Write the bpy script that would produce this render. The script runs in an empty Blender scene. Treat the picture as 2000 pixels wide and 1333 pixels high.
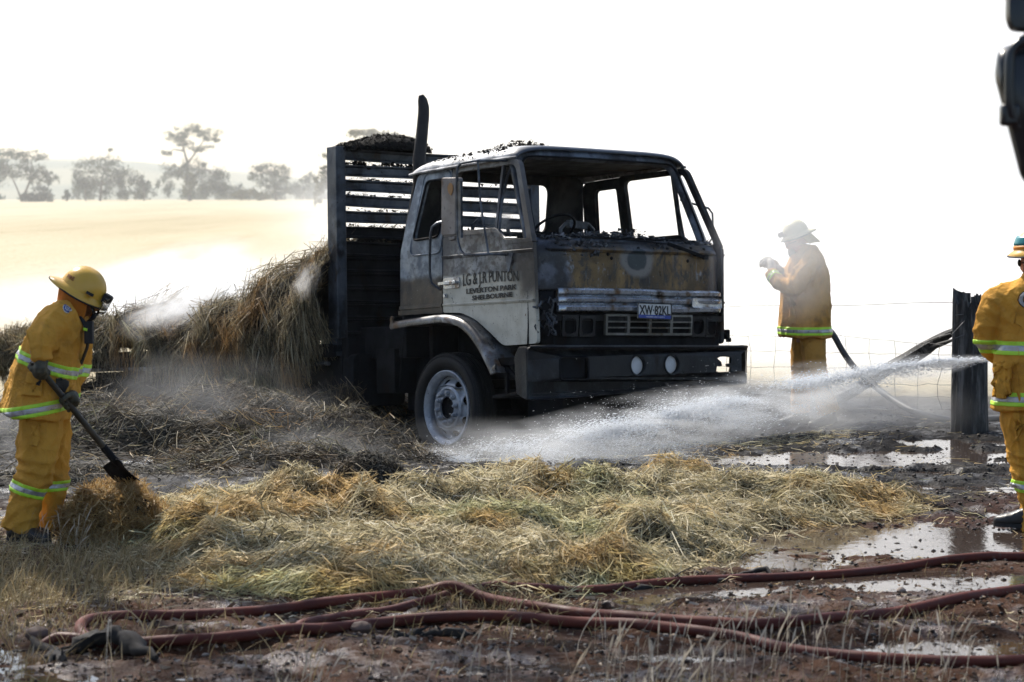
import bpy, bmesh, math, random
import numpy as np
from mathutils import Vector, Matrix
from mathutils.bvhtree import BVHTree

random.seed(7)
rng = np.random.default_rng(7)
S = bpy.context.scene
COL = S.collection
PI = math.pi

# ------------------------------------------------------------------ camera, sky, sun, exposure
FPX, CX, CY, CAM_H, HOR = 4722.0, 1000.0, 666.5, 2.1, 380.0
PITCH = math.atan((CY - HOR) / FPX)
cam_d = bpy.data.cameras.new("camera")
cam = bpy.data.objects.new("camera", cam_d)
COL.objects.link(cam)
cam.location = (0, 0, CAM_H)
cam.rotation_euler = (PI / 2 - PITCH, 0, 0)
cam_d.sensor_width = 36
cam_d.lens = FPX * 36 / 2000
cam_d.clip_start = 0.5
cam_d.clip_end = 12000
cam_d.dof.use_dof = True
cam_d.dof.focus_distance = 18.2
cam_d.dof.aperture_fstop = 4.2
S.camera = cam

SUN_AZ = math.radians(-33)      # measured from +Y (away from the camera), negative = towards the left
SUN_EL = math.radians(47)
world = bpy.data.worlds.new("World")
S.world = world
world.use_nodes = True
wn = world.node_tree
sky = wn.nodes.new("ShaderNodeTexSky")
sky.sky_type = 'NISHITA'
sky.sun_disc = False
sky.sun_elevation = SUN_EL
sky.sun_rotation = SUN_AZ
sky.air_density = 1.0
sky.dust_density = 2.0
wn.links.new(sky.outputs[0], wn.nodes["Background"].inputs[0])
wn.nodes["Background"].inputs[1].default_value = 0.14
sun_d = bpy.data.lights.new("sun", 'SUN')
sun_d.energy = 5.0
sun_d.angle = math.radians(0.5)
sun_d.color = (1.0, 0.94, 0.84)
sun = bpy.data.objects.new("sun", sun_d)
COL.objects.link(sun)
SUN_DIR = Vector((math.sin(SUN_AZ) * math.cos(SUN_EL), math.cos(SUN_AZ) * math.cos(SUN_EL), math.sin(SUN_EL)))
sun.rotation_euler = SUN_DIR.to_track_quat('Z', 'Y').to_euler()
sun.location = (-20, 40, 40)

S.render.engine = 'CYCLES'
S.view_settings.view_transform = 'Standard'
S.view_settings.look = 'None'
S.view_settings.gamma = 1.0
S.view_settings.use_curve_mapping = False
S.view_settings.exposure = 0.45
cy = S.cycles
cy.use_denoising = True
cy.max_bounces = 10
cy.diffuse_bounces = 3
cy.glossy_bounces = 3
cy.transmission_bounces = 4
cy.volume_bounces = 6
cy.transparent_max_bounces = 8
cy.volume_step_rate = 2.0
cy.volume_max_steps = 48
cy.use_adaptive_sampling = True
cy.adaptive_threshold = 0.02
cy.caustics_reflective = False
cy.caustics_refractive = False
cy.sample_clamp_indirect = 8.0

# ------------------------------------------------------------------ measuring helpers
_fw = np.array([0, math.cos(PITCH), -math.sin(PITCH)])
_rt = np.array([1.0, 0, 0])
_up = np.array([0, math.sin(PITCH), math.cos(PITCH)])
_C = np.array([0, 0, CAM_H])


def at(x, y, Y):
    """world point that lies at distance Y along the line of sight through photo pixel (x, y)"""
    r = _fw + _rt * (x - CX) / FPX - _up * (y - CY) / FPX
    return _C + r * (Y / r[1])


def flat(x, y, z=0.0):
    """world point of photo pixel (x, y) on level ground z"""
    r = _fw + _rt * (x - CX) / FPX - _up * (y - CY) / FPX
    return _C + r * ((z - CAM_H) / r[2])


# pose of the truck, solved from the photograph: X forward, Y to the truck's left, Z up; origin on the ground under the middle of the cab front
TORG = np.array([1.1208, 21.3253, -0.2715])
TM = np.array([[0.6179, 0.78614, -0.01347], [-0.78305, 0.61684, 0.07966], [0.07093, -0.03868, 0.99673]])


def tw(p):
    return TORG + TM @ np.asarray(p, float)


# ------------------------------------------------------------------ numpy noise
def _h(ix, iy, iz, s):
    n = (ix * 374761393 + iy * 668265263 + iz * 1274126177 + s * 974711) & 0x7fffffff
    n = ((n ^ (n >> 13)) * 1274126177) & 0x7fffffff
    n = (n ^ (n >> 16)) & 0xffff
    return n / 32767.5 - 1.0


def vn(x, y, z=0.0, s=0):
    x = np.asarray(x, float); y = np.asarray(y, float); z = np.asarray(z, float) + np.zeros_like(x)
    xi = np.floor(x).astype(np.int64); yi = np.floor(y).astype(np.int64); zi = np.floor(z).astype(np.int64)
    fx = x - xi; fy = y - yi; fz = z - zi
    fx = fx * fx * (3 - 2 * fx); fy = fy * fy * (3 - 2 * fy); fz = fz * fz * (3 - 2 * fz)
    def L(a, b, t): return a + (b - a) * t
    c = lambda i, j, k: _h(xi + i, yi + j, zi + k, s)
    return L(L(L(c(0, 0, 0), c(1, 0, 0), fx), L(c(0, 1, 0), c(1, 1, 0), fx), fy),
             L(L(c(0, 0, 1), c(1, 0, 1), fx), L(c(0, 1, 1), c(1, 1, 1), fx), fy), fz)


def fbm(x, y, z=0.0, s=0, o=4, g=0.5):
    r = 0; a = 1; t = 0
    x = np.asarray(x, float); y = np.asarray(y, float); z = np.asarray(z, float)
    for k in range(o):
        r = r + a * vn(x * 2 ** k, y * 2 ** k, z * 2 ** k, s + k); t += a; a *= g
    return r / t


def sst(a, b, x):
    t = np.clip((np.asarray(x, float) - a) / (b - a), 0, 1)
    return t * t * (3 - 2 * t)


# ------------------------------------------------------------------ mesh building
class MB:
    def __init__(s): s.v = []; s.f = []; s.mi = []
    def add(s, V, F, mi=0):
        o = len(s.v); s.v += [tuple(map(float, p)) for p in V]
        s.f += [tuple(i + o for i in f) for f in F]; s.mi += [mi] * len(F); return s
    def box(s, c, d, R=None, mi=0, taper=1.0):
        P = []
        for k in (-.5, .5):
            t = taper if k > 0 else 1.0
            for (i, j) in ((-.5, -.5), (.5, -.5), (.5, .5), (-.5, .5)):
                P.append(np.array((i * d[0] * t, j * d[1] * t, k * d[2])))
        if R is not None: P = [np.asarray(R) @ p for p in P]
        P = [p + np.asarray(c, float) for p in P]
        return s.add(P, [(3, 2, 1, 0), (4, 5, 6, 7), (0, 1, 5, 4), (1, 2, 6, 5), (2, 3, 7, 6), (3, 0, 4, 7)], mi)
    def bar(s, a, b, w, h=None, upv=(0, 0, 1), mi=0):
        a = np.asarray(a, float); b = np.asarray(b, float); h = h or w
        d = b - a; L = np.linalg.norm(d); d /= L
        u = np.asarray(upv, float); u = u - d * (u @ d)
        if np.linalg.norm(u) < 1e-3: u = np.array((1.0, 0, 0)) - d * d[0]
        u /= np.linalg.norm(u); r = np.cross(d, u)
        return s.box((a + b) / 2, (L, w, h), np.array((d, r, u)).T, mi)
    def tube(s, path, r, n=8, closed=False, caps=True, mi=0, flat=1.0):
        P = [np.asarray(p, float) for p in path]; m = len(P)
        rr = [r] * m if np.isscalar(r) else list(r)
        T = []
        for i in range(m):
            if closed: t = P[(i + 1) % m] - P[i - 1]
            else: t = P[min(i + 1, m - 1)] - P[max(i - 1, 0)]
            T.append(t / (np.linalg.norm(t) + 1e-12))
        u = np.array((0, 0, 1.0)); u = u - T[0] * (u @ T[0])
        if np.linalg.norm(u) < .05: u = np.array((1.0, 0, 0)) - T[0] * T[0][0]
        V = []
        for i in range(m):
            u = u - T[i] * (u @ T[i]); u /= np.linalg.norm(u) + 1e-12
            w = np.cross(T[i], u)
            for k in range(n):
                a = 2 * PI * k / n
                V.append(P[i] + rr[i] * (math.cos(a) * w + flat * math.sin(a) * u))
        F = []
        for i in range(m if closed else m - 1):
            j = (i + 1) % m
            for k in range(n):
                F.append((i * n + k, i * n + (k + 1) % n, j * n + (k + 1) % n, j * n + k))
        if caps and not closed:
            F.append(tuple(range(n - 1, -1, -1))); F.append(tuple((m - 1) * n + k for k in range(n)))
        return s.add(V, F, mi)
    def loft(s, rings, caps=True, mi=0):
        """rings: list of equally long lists of points"""
        n = len(rings[0]); V = [p for r in rings for p in r]; F = []
        for i in range(len(rings) - 1):
            for k in range(n):
                F.append((i * n + k, i * n + (k + 1) % n, (i + 1) * n + (k + 1) % n, (i + 1) * n + k))
        if caps:
            F.append(tuple(range(n - 1, -1, -1))); F.append(tuple((len(rings) - 1) * n + k for k in range(n)))
        return s.add(V, F, mi)
    def lathe(s, prof, c, ax, n=32, mi=0):
        """prof: (radius, height along ax)"""
        ax = np.asarray(ax, float); ax /= np.linalg.norm(ax)
        u = np.cross(ax, (0.31, 0.2, 1.0)); u /= np.linalg.norm(u); w = np.cross(ax, u); c = np.asarray(c, float)
        V = []
        for (r, h) in prof:
            for k in range(n):
                a = 2 * PI * k / n; V.append(c + ax * h + r * (math.cos(a) * u + math.sin(a) * w))
        F = [(i * n + k, i * n + (k + 1) % n, (i + 1) * n + (k + 1) % n, (i + 1) * n + k) for i in range(len(prof) - 1) for k in range(n)]
        return s.add(V, F, mi)
    def grid(s, fn, us, vs, mi=0):
        V = [fn(u, v) for v in vs for u in us]; n = len(us)
        F = [(j * n + i, j * n + i + 1, (j + 1) * n + i + 1, (j + 1) * n + i) for j in range(len(vs) - 1) for i in range(n - 1)]
        return s.add(V, F, mi)
    def prism(s, poly, mp, d0, d1, mi=0):
        n = len(poly); V = [mp(a, b, d0) for a, b in poly] + [mp(a, b, d1) for a, b in poly]
        F = [tuple(range(n - 1, -1, -1)), tuple(range(n, 2 * n))] + [(i, (i + 1) % n, n + (i + 1) % n, n + i) for i in range(n)]
        return s.add(V, F, mi)
    def build(s, name, mats, parent=None, smooth=40, bevel=0, solid=0, seg=2, subsurf=0):
        me = bpy.data.meshes.new(name); me.from_pydata(s.v, [], s.f)
        if not isinstance(mats, (list, tuple)): mats = [mats]
        for m in mats: me.materials.append(m)
        if len(mats) > 1: me.polygons.foreach_set('material_index', s.mi)
        return fin(name, me, parent, smooth, bevel, solid, seg, subsurf)


def fin(name, me, parent=None, smooth=40, bevel=0, solid=0, seg=2, subsurf=0):
    bm = bmesh.new(); bm.from_mesh(me); bmesh.ops.recalc_face_normals(bm, faces=bm.faces[:]); bm.to_mesh(me); bm.free()
    if smooth:
        me.polygons.foreach_set('use_smooth', [True] * len(me.polygons))
        if smooth < 180: me.set_sharp_from_angle(angle=math.radians(smooth))
    o = bpy.data.objects.new(name, me); COL.objects.link(o)
    if parent is not None: o.parent = parent
    if solid:
        m = o.modifiers.new('s', 'SOLIDIFY'); m.thickness = solid; m.offset = -1
    if subsurf:
        m = o.modifiers.new('u', 'SUBSURF'); m.levels = subsurf; m.render_levels = subsurf
    if bevel:
        m = o.modifiers.new('b', 'BEVEL'); m.width = bevel; m.segments = seg; m.limit_method = 'ANGLE'; m.angle_limit = math.radians(35)
    return o


def npmesh(name, V, F, mat, parent=None, smooth=False, k=4):
    """big mesh from arrays: V (n,3), F (m,k)"""
    me = bpy.data.meshes.new(name); V = np.ascontiguousarray(V, np.float32); F = np.ascontiguousarray(F, np.int32)
    me.vertices.add(len(V)); me.vertices.foreach_set('co', V.ravel())
    m, k = F.shape
    me.loops.add(m * k); me.loops.foreach_set('vertex_index', F.ravel())
    me.polygons.add(m); me.polygons.foreach_set('loop_start', np.arange(0, m * k, k, dtype=np.int32))
    if smooth: me.polygons.foreach_set('use_smooth', np.ones(m, bool))
    me.update(calc_edges=True); me.validate()
    for x in (mat if isinstance(mat, (list, tuple)) else [mat]): me.materials.append(x)
    o = bpy.data.objects.new(name, me); COL.objects.link(o)
    if parent is not None: o.parent = parent
    return o


def rounded(poly, r, n=4):
    out = []; m = len(poly)
    rs = [r] * m if np.isscalar(r) else r
    for i in range(m):
        p = np.array(poly[i], float); a = np.array(poly[i - 1], float); b = np.array(poly[(i + 1) % m], float)
        if rs[i] <= 0: out.append(tuple(p)); continue
        da = (a - p); db = (b - p); la = np.linalg.norm(da); lb = np.linalg.norm(db)
        q = min(rs[i], la * .45, lb * .45); s0 = p + da / la * q; s1 = p + db / lb * q
        for k in range(n + 1):
            t = k / n; out.append(tuple((1 - t) ** 2 * s0 + 2 * t * (1 - t) * p + t * t * s1))
    return out


def panel(outline, holes, thick, mp, bev=0.0):
    """flat sheet with openings; mp maps (a, b, depth) to 3-D. Returns (V, F)"""
    cu = bpy.data.curves.new('c', 'CURVE'); cu.dimensions = '2D'; cu.fill_mode = 'BOTH'; cu.extrude = thick / 2
    cu.bevel_depth = bev; cu.bevel_resolution = 1
    for pl in [outline] + list(holes):
        sp = cu.splines.new('POLY'); sp.points.add(len(pl) - 1); sp.use_cyclic_u = True
        for i, (a, b) in enumerate(pl): sp.points[i].co = (a, b, 0, 1)
    ob = bpy.data.objects.new('c', cu); me = bpy.data.meshes.new_from_object(ob)
    bm = bmesh.new(); bm.from_mesh(me); bmesh.ops.remove_doubles(bm, verts=bm.verts[:], dist=1e-5)
    bm.verts.index_update()
    V = [mp(v.co.x, v.co.y, v.co.z) for v in bm.verts]; F = [tuple(v.index for v in f.verts) for f in bm.faces]
    bm.free(); bpy.data.objects.remove(ob); bpy.data.curves.remove(cu); bpy.data.meshes.remove(me)
    return V, F


def text_mesh(body, size, mp, depth=0.003, offset=0.0, sx=1.0, align='LEFT', spacing=1.0):
    cu = bpy.data.curves.new('t', 'FONT'); cu.body = body; cu.size = size; cu.extrude = depth / 2; cu.offset = offset
    cu.align_x = align; cu.resolution_u = 3; cu.space_character = spacing
    ob = bpy.data.objects.new('t', cu); me = bpy.data.meshes.new_from_object(ob)
    V = [mp(v.co.x * sx, v.co.y, v.co.z) for v in me.vertices]; F = [tuple(p.vertices) for p in me.polygons]
    bpy.data.objects.remove(ob); bpy.data.curves.remove(cu); bpy.data.meshes.remove(me)
    return V, F


def empty(name, loc, label, cat, group=None, kind=None, rot=None):
    o = bpy.data.objects.new(name, None); COL.objects.link(o); o.location = loc
    if rot is not None: o.rotation_euler = rot
    return tag(o, label, cat, group, kind)


def tag(o, label=None, cat=None, group=None, kind=None):
    if label: o['label'] = label
    if cat: o['category'] = cat
    if group: o['group'] = group
    if kind: o['kind'] = kind
    return o


def applied(o):
    """replace an object's mesh by its evaluated mesh"""
    dg = bpy.context.evaluated_depsgraph_get(); dg.update()
    me = bpy.data.meshes.new_from_object(o.evaluated_get(dg)); o.modifiers.clear(); o.data = me; return o


# ------------------------------------------------------------------ material building
class MT:
    def __init__(s, name):
        s.m = bpy.data.materials.new(name); s.m.use_nodes = True; s.t = s.m.node_tree
        s.b = s.t.nodes['Principled BSDF']; s.out = s.t.nodes['Material Output']
        s.tc = None
    def n(s, typ, **kw):
        x = s.t.nodes.new(typ)
        for k, v in kw.items(): setattr(x, k, v)
        return x
    def l(s, a, b):
        if hasattr(a, 'is_output') or hasattr(a, 'links'): s.t.links.new(a, b)
        else: b.default_value = a
        return s
    def co(s):
        if s.tc is None: s.tc = s.n('ShaderNodeTexCoord')
        return s.tc.outputs['Object']
    def map(s, scale=(1, 1, 1), rot=(0, 0, 0)):
        m = s.n('ShaderNodeMapping'); m.inputs['Scale'].default_value = scale; m.inputs['Rotation'].default_value = rot
        s.l(s.co(), m.inputs['Vector']); return m.outputs[0]
    def noise(s, scale, det=5, rough=.55, vec=None, dist=0.0, dim='3D'):
        x = s.n('ShaderNodeTexNoise'); x.inputs['Scale'].default_value = scale; x.inputs['Detail'].default_value = det
        x.inputs['Roughness'].default_value = rough; x.inputs['Distortion'].default_value = dist
        s.l(vec if vec is not None else s.co(), x.inputs['Vector']); return x.outputs['Fac']
    def vor(s, scale, vec=None, feat='F1', out='Distance'):
        x = s.n('ShaderNodeTexVoronoi', feature=feat); x.inputs['Scale'].default_value = scale
        s.l(vec if vec is not None else s.co(), x.inputs['Vector']); return x.outputs[out]
    def ss(s, v, a, b, c=0.0, d=1.0):
        x = s.n('ShaderNodeMapRange', interpolation_type='SMOOTHSTEP')
        s.l(v, x.inputs[0]); x.inputs[1].default_value = a; x.inputs[2].default_value = b
        x.inputs[3].default_value = c; x.inputs[4].default_value = d; return x.outputs[0]
    def ma(s, op, a, b=0.0, c=None, clamp=False):
        x = s.n('ShaderNodeMath', operation=op, use_clamp=clamp); s.l(a, x.inputs[0]); s.l(b, x.inputs[1])
        if c is not None: s.l(c, x.inputs[2])
        return x.outputs[0]
    def mix(s, f, a, b, mode='MIX'):
        x = s.n('ShaderNodeMix', data_type='RGBA', blend_type=mode)
        s.l(f, x.inputs['Factor'])
        for v, k in ((a, 6), (b, 7)):
            if isinstance(v, (tuple, list)): x.inputs[k].default_value = (*v[:3], 1)
            else: s.l(v, x.inputs[k])
        return x.outputs[2]
    def sep(s, v=None):
        x = s.n('ShaderNodeSeparateXYZ'); s.l(v if v is not None else s.co(), x.inputs[0]); return x.outputs
    def bump(s, h, strength=.5, dist=.01, nrm=None):
        x = s.n('ShaderNodeBump'); x.inputs['Strength'].default_value = strength; x.inputs['Distance'].default_value = dist
        s.l(h, x.inputs['Height'])
        if nrm is not None: s.l(nrm, x.inputs['Normal'])
        return x.outputs[0]
    def set(s, col=None, rough=None, metal=None, nrm=None, spec=None, **kw):
        I = s.b.inputs
        for v, k in ((col, 'Base Color'), (rough, 'Roughness'), (metal, 'Metallic'), (nrm, 'Normal'), (spec, 'Specular IOR Level')):
            if v is None: continue
            if isinstance(v, (tuple, list)): I[k].default_value = (*v[:3], 1)
            else: s.l(v, I[k])
        for k, v in kw.items(): s.l(v, I[k.replace('_', ' ')])
        return s.m


def simple(name, col, rough=.6, metal=0.0, var=.25, sc=6.0, bump=0.0, bsc=60.0, spec=None):
    t = MT(name); n = t.noise(sc, 6)
    c2 = tuple(min(1, c * (1 + var)) for c in col); c1 = tuple(c * (1 - var) for c in col)
    return t.set(t.mix(t.ss(n, .3, .7), c1, c2), t.ss(n, .2, .8, max(.02, rough - .1), min(1, rough + .1)), metal,
                 t.bump(t.noise(bsc, 4), bump, .004) if bump else None, spec)

# ================================================================== GROUND
F2 = np.array([0.6197, -0.7849])       # truck forward, on the ground plane
L2 = np.array([0.7849, 0.6197])        # truck left


def truck_st(x, y):
    dx = np.asarray(x, float) - TORG[0]; dy = np.asarray(y, float) - TORG[1]
    return -(dx * F2[0] + dy * F2[1]), dx * L2[0] + dy * L2[1]


def base_z(x, y):
    s, t = truck_st(x, y)
    dip = sst(-1.9, 1.0, s) * (0.28 + 0.071 * np.clip(s, 0, 8.5)) * (1 - sst(1.5, 3.2, t)) * sst(-5.2, -1.3, t)
    z = -dip * (1 - sst(9, 16, s))
    z = z - 0.10 * sst(22.5, 25, y) * (1 - sst(40, 70, y)) * sst(0, 2, x)
    yy = np.asarray(y, float)
    z = z + 0.0028 * np.clip(yy - 35, 0, 395) - 6.0 * sst(460, 800, yy)
    return z


PUD = []
for (a, b, rx, ry) in [(1700, 903, 260, 15), (1480, 906, 100, 9), (1850, 870, 110, 8), (1900, 890, 90, 12), (1740, 1062, 290, 26),
                       (1520, 1060, 120, 16), (1930, 1010, 40, 5), (1300, 1166, 190, 20), (1760, 1140, 280, 18), (1600, 1138, 180, 13),
                       (1380, 1158, 130, 16), (1450, 1105, 190, 14), (1940, 1152, 90, 12), (1760, 1285, 240, 26), (1900, 1262, 100, 14),
                       (1580, 1262, 80, 8), (1270, 1198, 70, 8), (500, 1277, 50, 8), (930, 1202, 60, 6), (770, 1205, 50, 6), (1150, 1200, 90, 8),
                       (1960, 1215, 60, 8), (1250, 890, 60, 8)]:
    p = flat(a, b); PUD.append((p[0], p[1], rx * p[1] / FPX, ry * p[1] ** 2 / (FPX * CAM_H)))


def puddle(x, y):
    w = 0.35 * fbm(x * 3.1, y * 1.6, 0, 31, 4)
    m = np.full(np.shape(x), -9.0)
    for (px, py, rx, ry) in PUD:
        m = np.maximum(m, 1.0 - np.sqrt(((x - px) / rx) ** 2 + ((y - py) / ry) ** 2))
    return sst(-.55, .5, np.maximum(m, (fbm(x * 1.1, y * 3.6, 0, 35, 3) * 2.1 - 1.05) * sst(.2, 1.2, x) + -9 * (x < .2) - 9 * sst(20.5, 21.5, y)) + w + .40 * fbm(x * 7, y * 5, 0, 33, 2))


def ground_z(x, y):
    x = np.asarray(x, float); y = np.asarray(y, float)
    near = (1 - sst(24, 34, y)) * (1 - sst(5, 9, np.abs(x)))
    micro = 0.018 * fbm(x * 5, y * 5, 0, 3, 3) + 0.019 * fbm(x * 16, y * 16, 0, 5, 2) + 0.03 * fbm(x * 1.3, y * 1.3, 0, 9, 2)
    rut = 0.020 * vn(x * .6, y * 3.4, 0, 17)
    return base_z(x, y) + near * (0.030 + micro + rut - 0.074 * puddle(x, y))


def axis(lo, hi, step, far_lo, far_hi, g=1.16):
    c = list(np.arange(lo, hi + 1e-9, step)); a, d = lo, step
    left = []
    while a > far_lo: d *= g; a -= d; left.append(a)
    right = []; a, d = hi, step
    while a < far_hi: d *= g; a += d; right.append(a)
    return np.array(left[::-1] + c + right)


gx = axis(-4.6, 5.2, 0.028, -3500, 3500)
gy = axis(9.6, 26.0, 0.026, -400, 5200)
GX, GY = np.meshgrid(gx, gy)
GZ = ground_z(GX, GY)
nx, ny = len(gx), len(gy)
ii = np.arange(nx * ny).reshape(ny, nx)
GF = np.stack([ii[:-1, :-1], ii[:-1, 1:], ii[1:, 1:], ii[1:, :-1]], -1).reshape(-1, 4)

t = MT('earth')
P = t.co(); sx, sy_, sz = t.sep()
red = t.mix(t.ss(t.noise(3.0, 6), .35, .65), (.034, .0145, .0075), (.062, .030, .017))
red = t.mix(t.ss(t.noise(38, 4), .55, .75), red, (.10, .078, .066))
grey = t.mix(t.ss(t.noise(4.0, 6), .35, .65), (.014, .0135, .014), (.036, .033, .031))
grey = t.mix(t.ss(t.noise(60, 3), .58, .74), grey, (.10, .095, .09))
ysel = t.ma('ADD', sy_, t.ma('MULTIPLY', t.ma('SUBTRACT', t.noise(.9, 4), .5), 5.0))
near = t.mix(t.ss(ysel, 14.0, 16.6), red, grey)
redstrip = t.ma('MULTIPLY', t.ss(ysel, 14.6, 15.4), t.ma('MULTIPLY', t.ss(ysel, 17.0, 16.0), t.ss(sx, 1.6, 2.6)))
near = t.mix(t.ma('MULTIPLY', redstrip, .6), near, (.055, .023, .015))
straw = t.mix(t.ss(t.noise(.05, 6, vec=t.map((1, .18, 1))), .35, .65), (.44, .385, .26), (.54, .475, .34))  # dry grass, paled to put the smoke haze into its colour
straw = t.mix(t.ma('MULTIPLY', t.ss(t.noise(.35, 6, .65, vec=t.map((1, .10, 1))), .50, .68), .35), straw, (.32, .265, .165))
straw = t.mix(t.ss(t.noise(7, 5), .45, .8), straw, (.27, .21, .12))
col = t.mix(t.ss(t.ma('ADD', sy_, t.ma('MULTIPLY', t.noise(.5, 4), 3.0)), 25.5, 29.5), near, straw)
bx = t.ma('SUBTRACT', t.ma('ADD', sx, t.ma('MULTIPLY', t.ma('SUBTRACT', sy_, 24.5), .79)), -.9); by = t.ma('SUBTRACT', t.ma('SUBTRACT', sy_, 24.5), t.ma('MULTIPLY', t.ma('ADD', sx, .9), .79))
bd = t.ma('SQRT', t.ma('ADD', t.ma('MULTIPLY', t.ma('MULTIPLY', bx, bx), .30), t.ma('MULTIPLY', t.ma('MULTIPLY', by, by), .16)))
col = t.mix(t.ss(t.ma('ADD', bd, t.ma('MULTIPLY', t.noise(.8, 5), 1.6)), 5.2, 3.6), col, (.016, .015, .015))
wet = t.ss(t.noise(1.4, 5), .38, .62)
rough = t.ma('ADD', t.ma('MULTIPLY', wet, .45), .38)
rough = t.mix(t.ss(sy_, 24, 28), rough, (.95, .95, .95))
bp = t.bump(t.noise(75, 6, .65), .7, .012)
bp = t.bump(t.vor(48), .45, .010, bp)
M_EARTH = t.set(col, t.mix(t.ma('MULTIPLY', t.ss(t.noise(2.3, 6, .65), .50, .64), t.ss(sy_, 24, 20)), rough, (.24, .24, .24)), 0.0, bp, t.mix(t.ma('MULTIPLY', t.ss(t.noise(2.3, 6, .65), .50, .64), t.ss(sy_, 24, 20)), (.04, .04, .04), (.34, .34, .34)))
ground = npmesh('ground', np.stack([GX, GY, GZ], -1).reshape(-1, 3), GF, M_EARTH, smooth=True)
tag(ground, kind='structure')


def gz(x, y): return float(ground_z(np.array([x]), np.array([y]))[0])


# standing water: one level sheet that shows wherever the ground dips below it
t = MT('muddy_water')
M_WATER = t.set((.045, .032, .025), .045, 0.0, t.bump(t.noise(14, 5, vec=t.map((1, .5, 1))), .09, .02), .5, IOR=1.33)
wx = np.arange(-2.6, 5.2, .12); wy = np.arange(10.0, 21.2, .12)
WX, WY = np.meshgrid(wx, wy)
WZ = 0.007 + np.minimum(base_z(WX, WY), 0) - 0.05 * sst(-.02, -.1, base_z(WX, WY))
jj = np.arange(WX.size).reshape(WX.shape)
WF = np.stack([jj[:-1, :-1], jj[:-1, 1:], jj[1:, 1:], jj[1:, :-1]], -1).reshape(-1, 4)
water = npmesh('puddle_water', np.stack([WX, WY, WZ], -1).reshape(-1, 3), WF, M_WATER, smooth=True)
tag(water, kind='structure')

# stones and clods, uncountable
def ico():
    bm = bmesh.new(); bmesh.ops.create_icosphere(bm, subdivisions=1, radius=1)
    V = np.array([v.co[:] for v in bm.verts]); F = np.array([[v.index for v in f.verts] for f in bm.faces]); bm.free(); return V, F


ICO_V, ICO_F = ico()


def scatter_lumps(name, n, xr, yr, size, mat, keep=None, sink=.35, squash=.65, zfun=None):
    x = rng.uniform(*xr, n); y = yr[0] + (yr[1] - yr[0]) * rng.random(n) ** 1.3
    if keep is not None:
        k = keep(x, y); x, y = x[k], y[k]
    n = len(x); r = size[0] + (size[1] - size[0]) * rng.random(n) ** 3.5
    z = (zfun or ground_z)(x, y)
    V = ICO_V[None] * (1 + .35 * rng.standard_normal((n, 12, 1)).clip(-1.2, 1.2))
    V = V * np.stack([np.ones(n), rng.uniform(.6, 1, n), rng.uniform(.4, .8, n) * squash * 1.4], -1)[:, None]
    a = rng.uniform(0, 6.28, n); ca, sa = np.cos(a)[:, None], np.sin(a)[:, None]
    V = np.stack([V[..., 0] * ca - V[..., 1] * sa, V[..., 0] * sa + V[..., 1] * ca, V[..., 2]], -1) * r[:, None, None]
    V += np.stack([x, y, z + r * (squash - sink)], -1)[:, None]
    F = ICO_F[None] + 12 * np.arange(n)[:, None, None]
    o = npmesh(name, V.reshape(-1, 3), F.reshape(-1, 3), mat)
    return tag(o, kind='stuff')


def island_mat(name, cols, rough=.8, spec=.3, trans=0.0, posn=None):
    """material whose colour changes from piece to piece"""
    t = MT(name); g = t.n('ShaderNodeNewGeometry')
    cr = t.n('ShaderNodeValToRGB'); cr.color_ramp.interpolation = 'LINEAR'
    while len(cr.color_ramp.elements) < len(cols): cr.color_ramp.elements.new(.5)
    for i, c in enumerate(cols):
        cr.color_ramp.elements[i].position = i / max(1, len(cols) - 1); cr.color_ramp.elements[i].color = (*c, 1)
    t.l(g.outputs['Random Per Island'], cr.inputs[0])
    c = cr.outputs[0]
    if posn is not None: c = posn(t, c)
    t.set(c, rough, 0.0, None, spec)
    if trans:
        tr = t.n('ShaderNodeBsdfTranslucent'); t.l(c, tr.inputs['Color'])
        mx = t.n('ShaderNodeMixShader'); mx.inputs[0].default_value = trans
        t.l(t.b.outputs[0], mx.inputs[1]); t.l(tr.outputs[0], mx.inputs[2]); t.l(mx.outputs[0], t.out.inputs[0])
    return t.m


M_STONE = island_mat('gravel_stone', [(.035, .026, .022), (.08, .05, .037), (.06, .055, .05), (.14, .115, .10), (.04, .033, .03), (.26, .23, .20)], .75, .1)
M_CLOD = island_mat('mud_clod', [(.018, .015, .014), (.034, .025, .02), (.024, .022, .022), (.06, .055, .05)], .6, .25)
scatter_lumps('gravel', 16000, (-3.2, 4.4), (10.2, 17), (.003, .016), M_STONE)
scatter_lumps('gravel', 14000, (-1.2, 5.0), (14.5, 23.5), (.005, .018), M_CLOD)
scatter_lumps('mud_clods', 30000, (-.5, 4.6), (10.4, 20), (.003, .015), M_CLOD, keep=lambda x, y: puddle(x, y) > .25, sink=.1,
              zfun=lambda x, y: np.maximum(ground_z(x, y), -.002))

# ================================================================== FAR HILLS AND TREES
t = MT('hill_scrub')
M_HILL = t.set(t.mix(t.ss(t.noise(.004, 6), .4, .6), (.07, .085, .05), (.16, .15, .085)), .95)
hx = np.linspace(-2200, 1800, 90); hy = np.linspace(2100, 3600, 16)
HX, HY = np.meshgrid(hx, hy)
HZ = 52 * np.clip(fbm(HX / 520, HY / 900, 0, 41, 4) * .9 + .55 - sst(-600, 700, HX) * .45, 0, 2) * np.sin(np.clip((HY - 2100) / 1500, 0, 1) * PI) - 8
jj = np.arange(HX.size).reshape(HX.shape)
hills = npmesh('hills', np.stack([HX, HY, HZ], -1).reshape(-1, 3), np.stack([jj[:-1, :-1], jj[:-1, 1:], jj[1:, 1:], jj[1:, :-1]], -1).reshape(-1, 4), M_HILL, smooth=True)
tag(hills, kind='structure')

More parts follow.
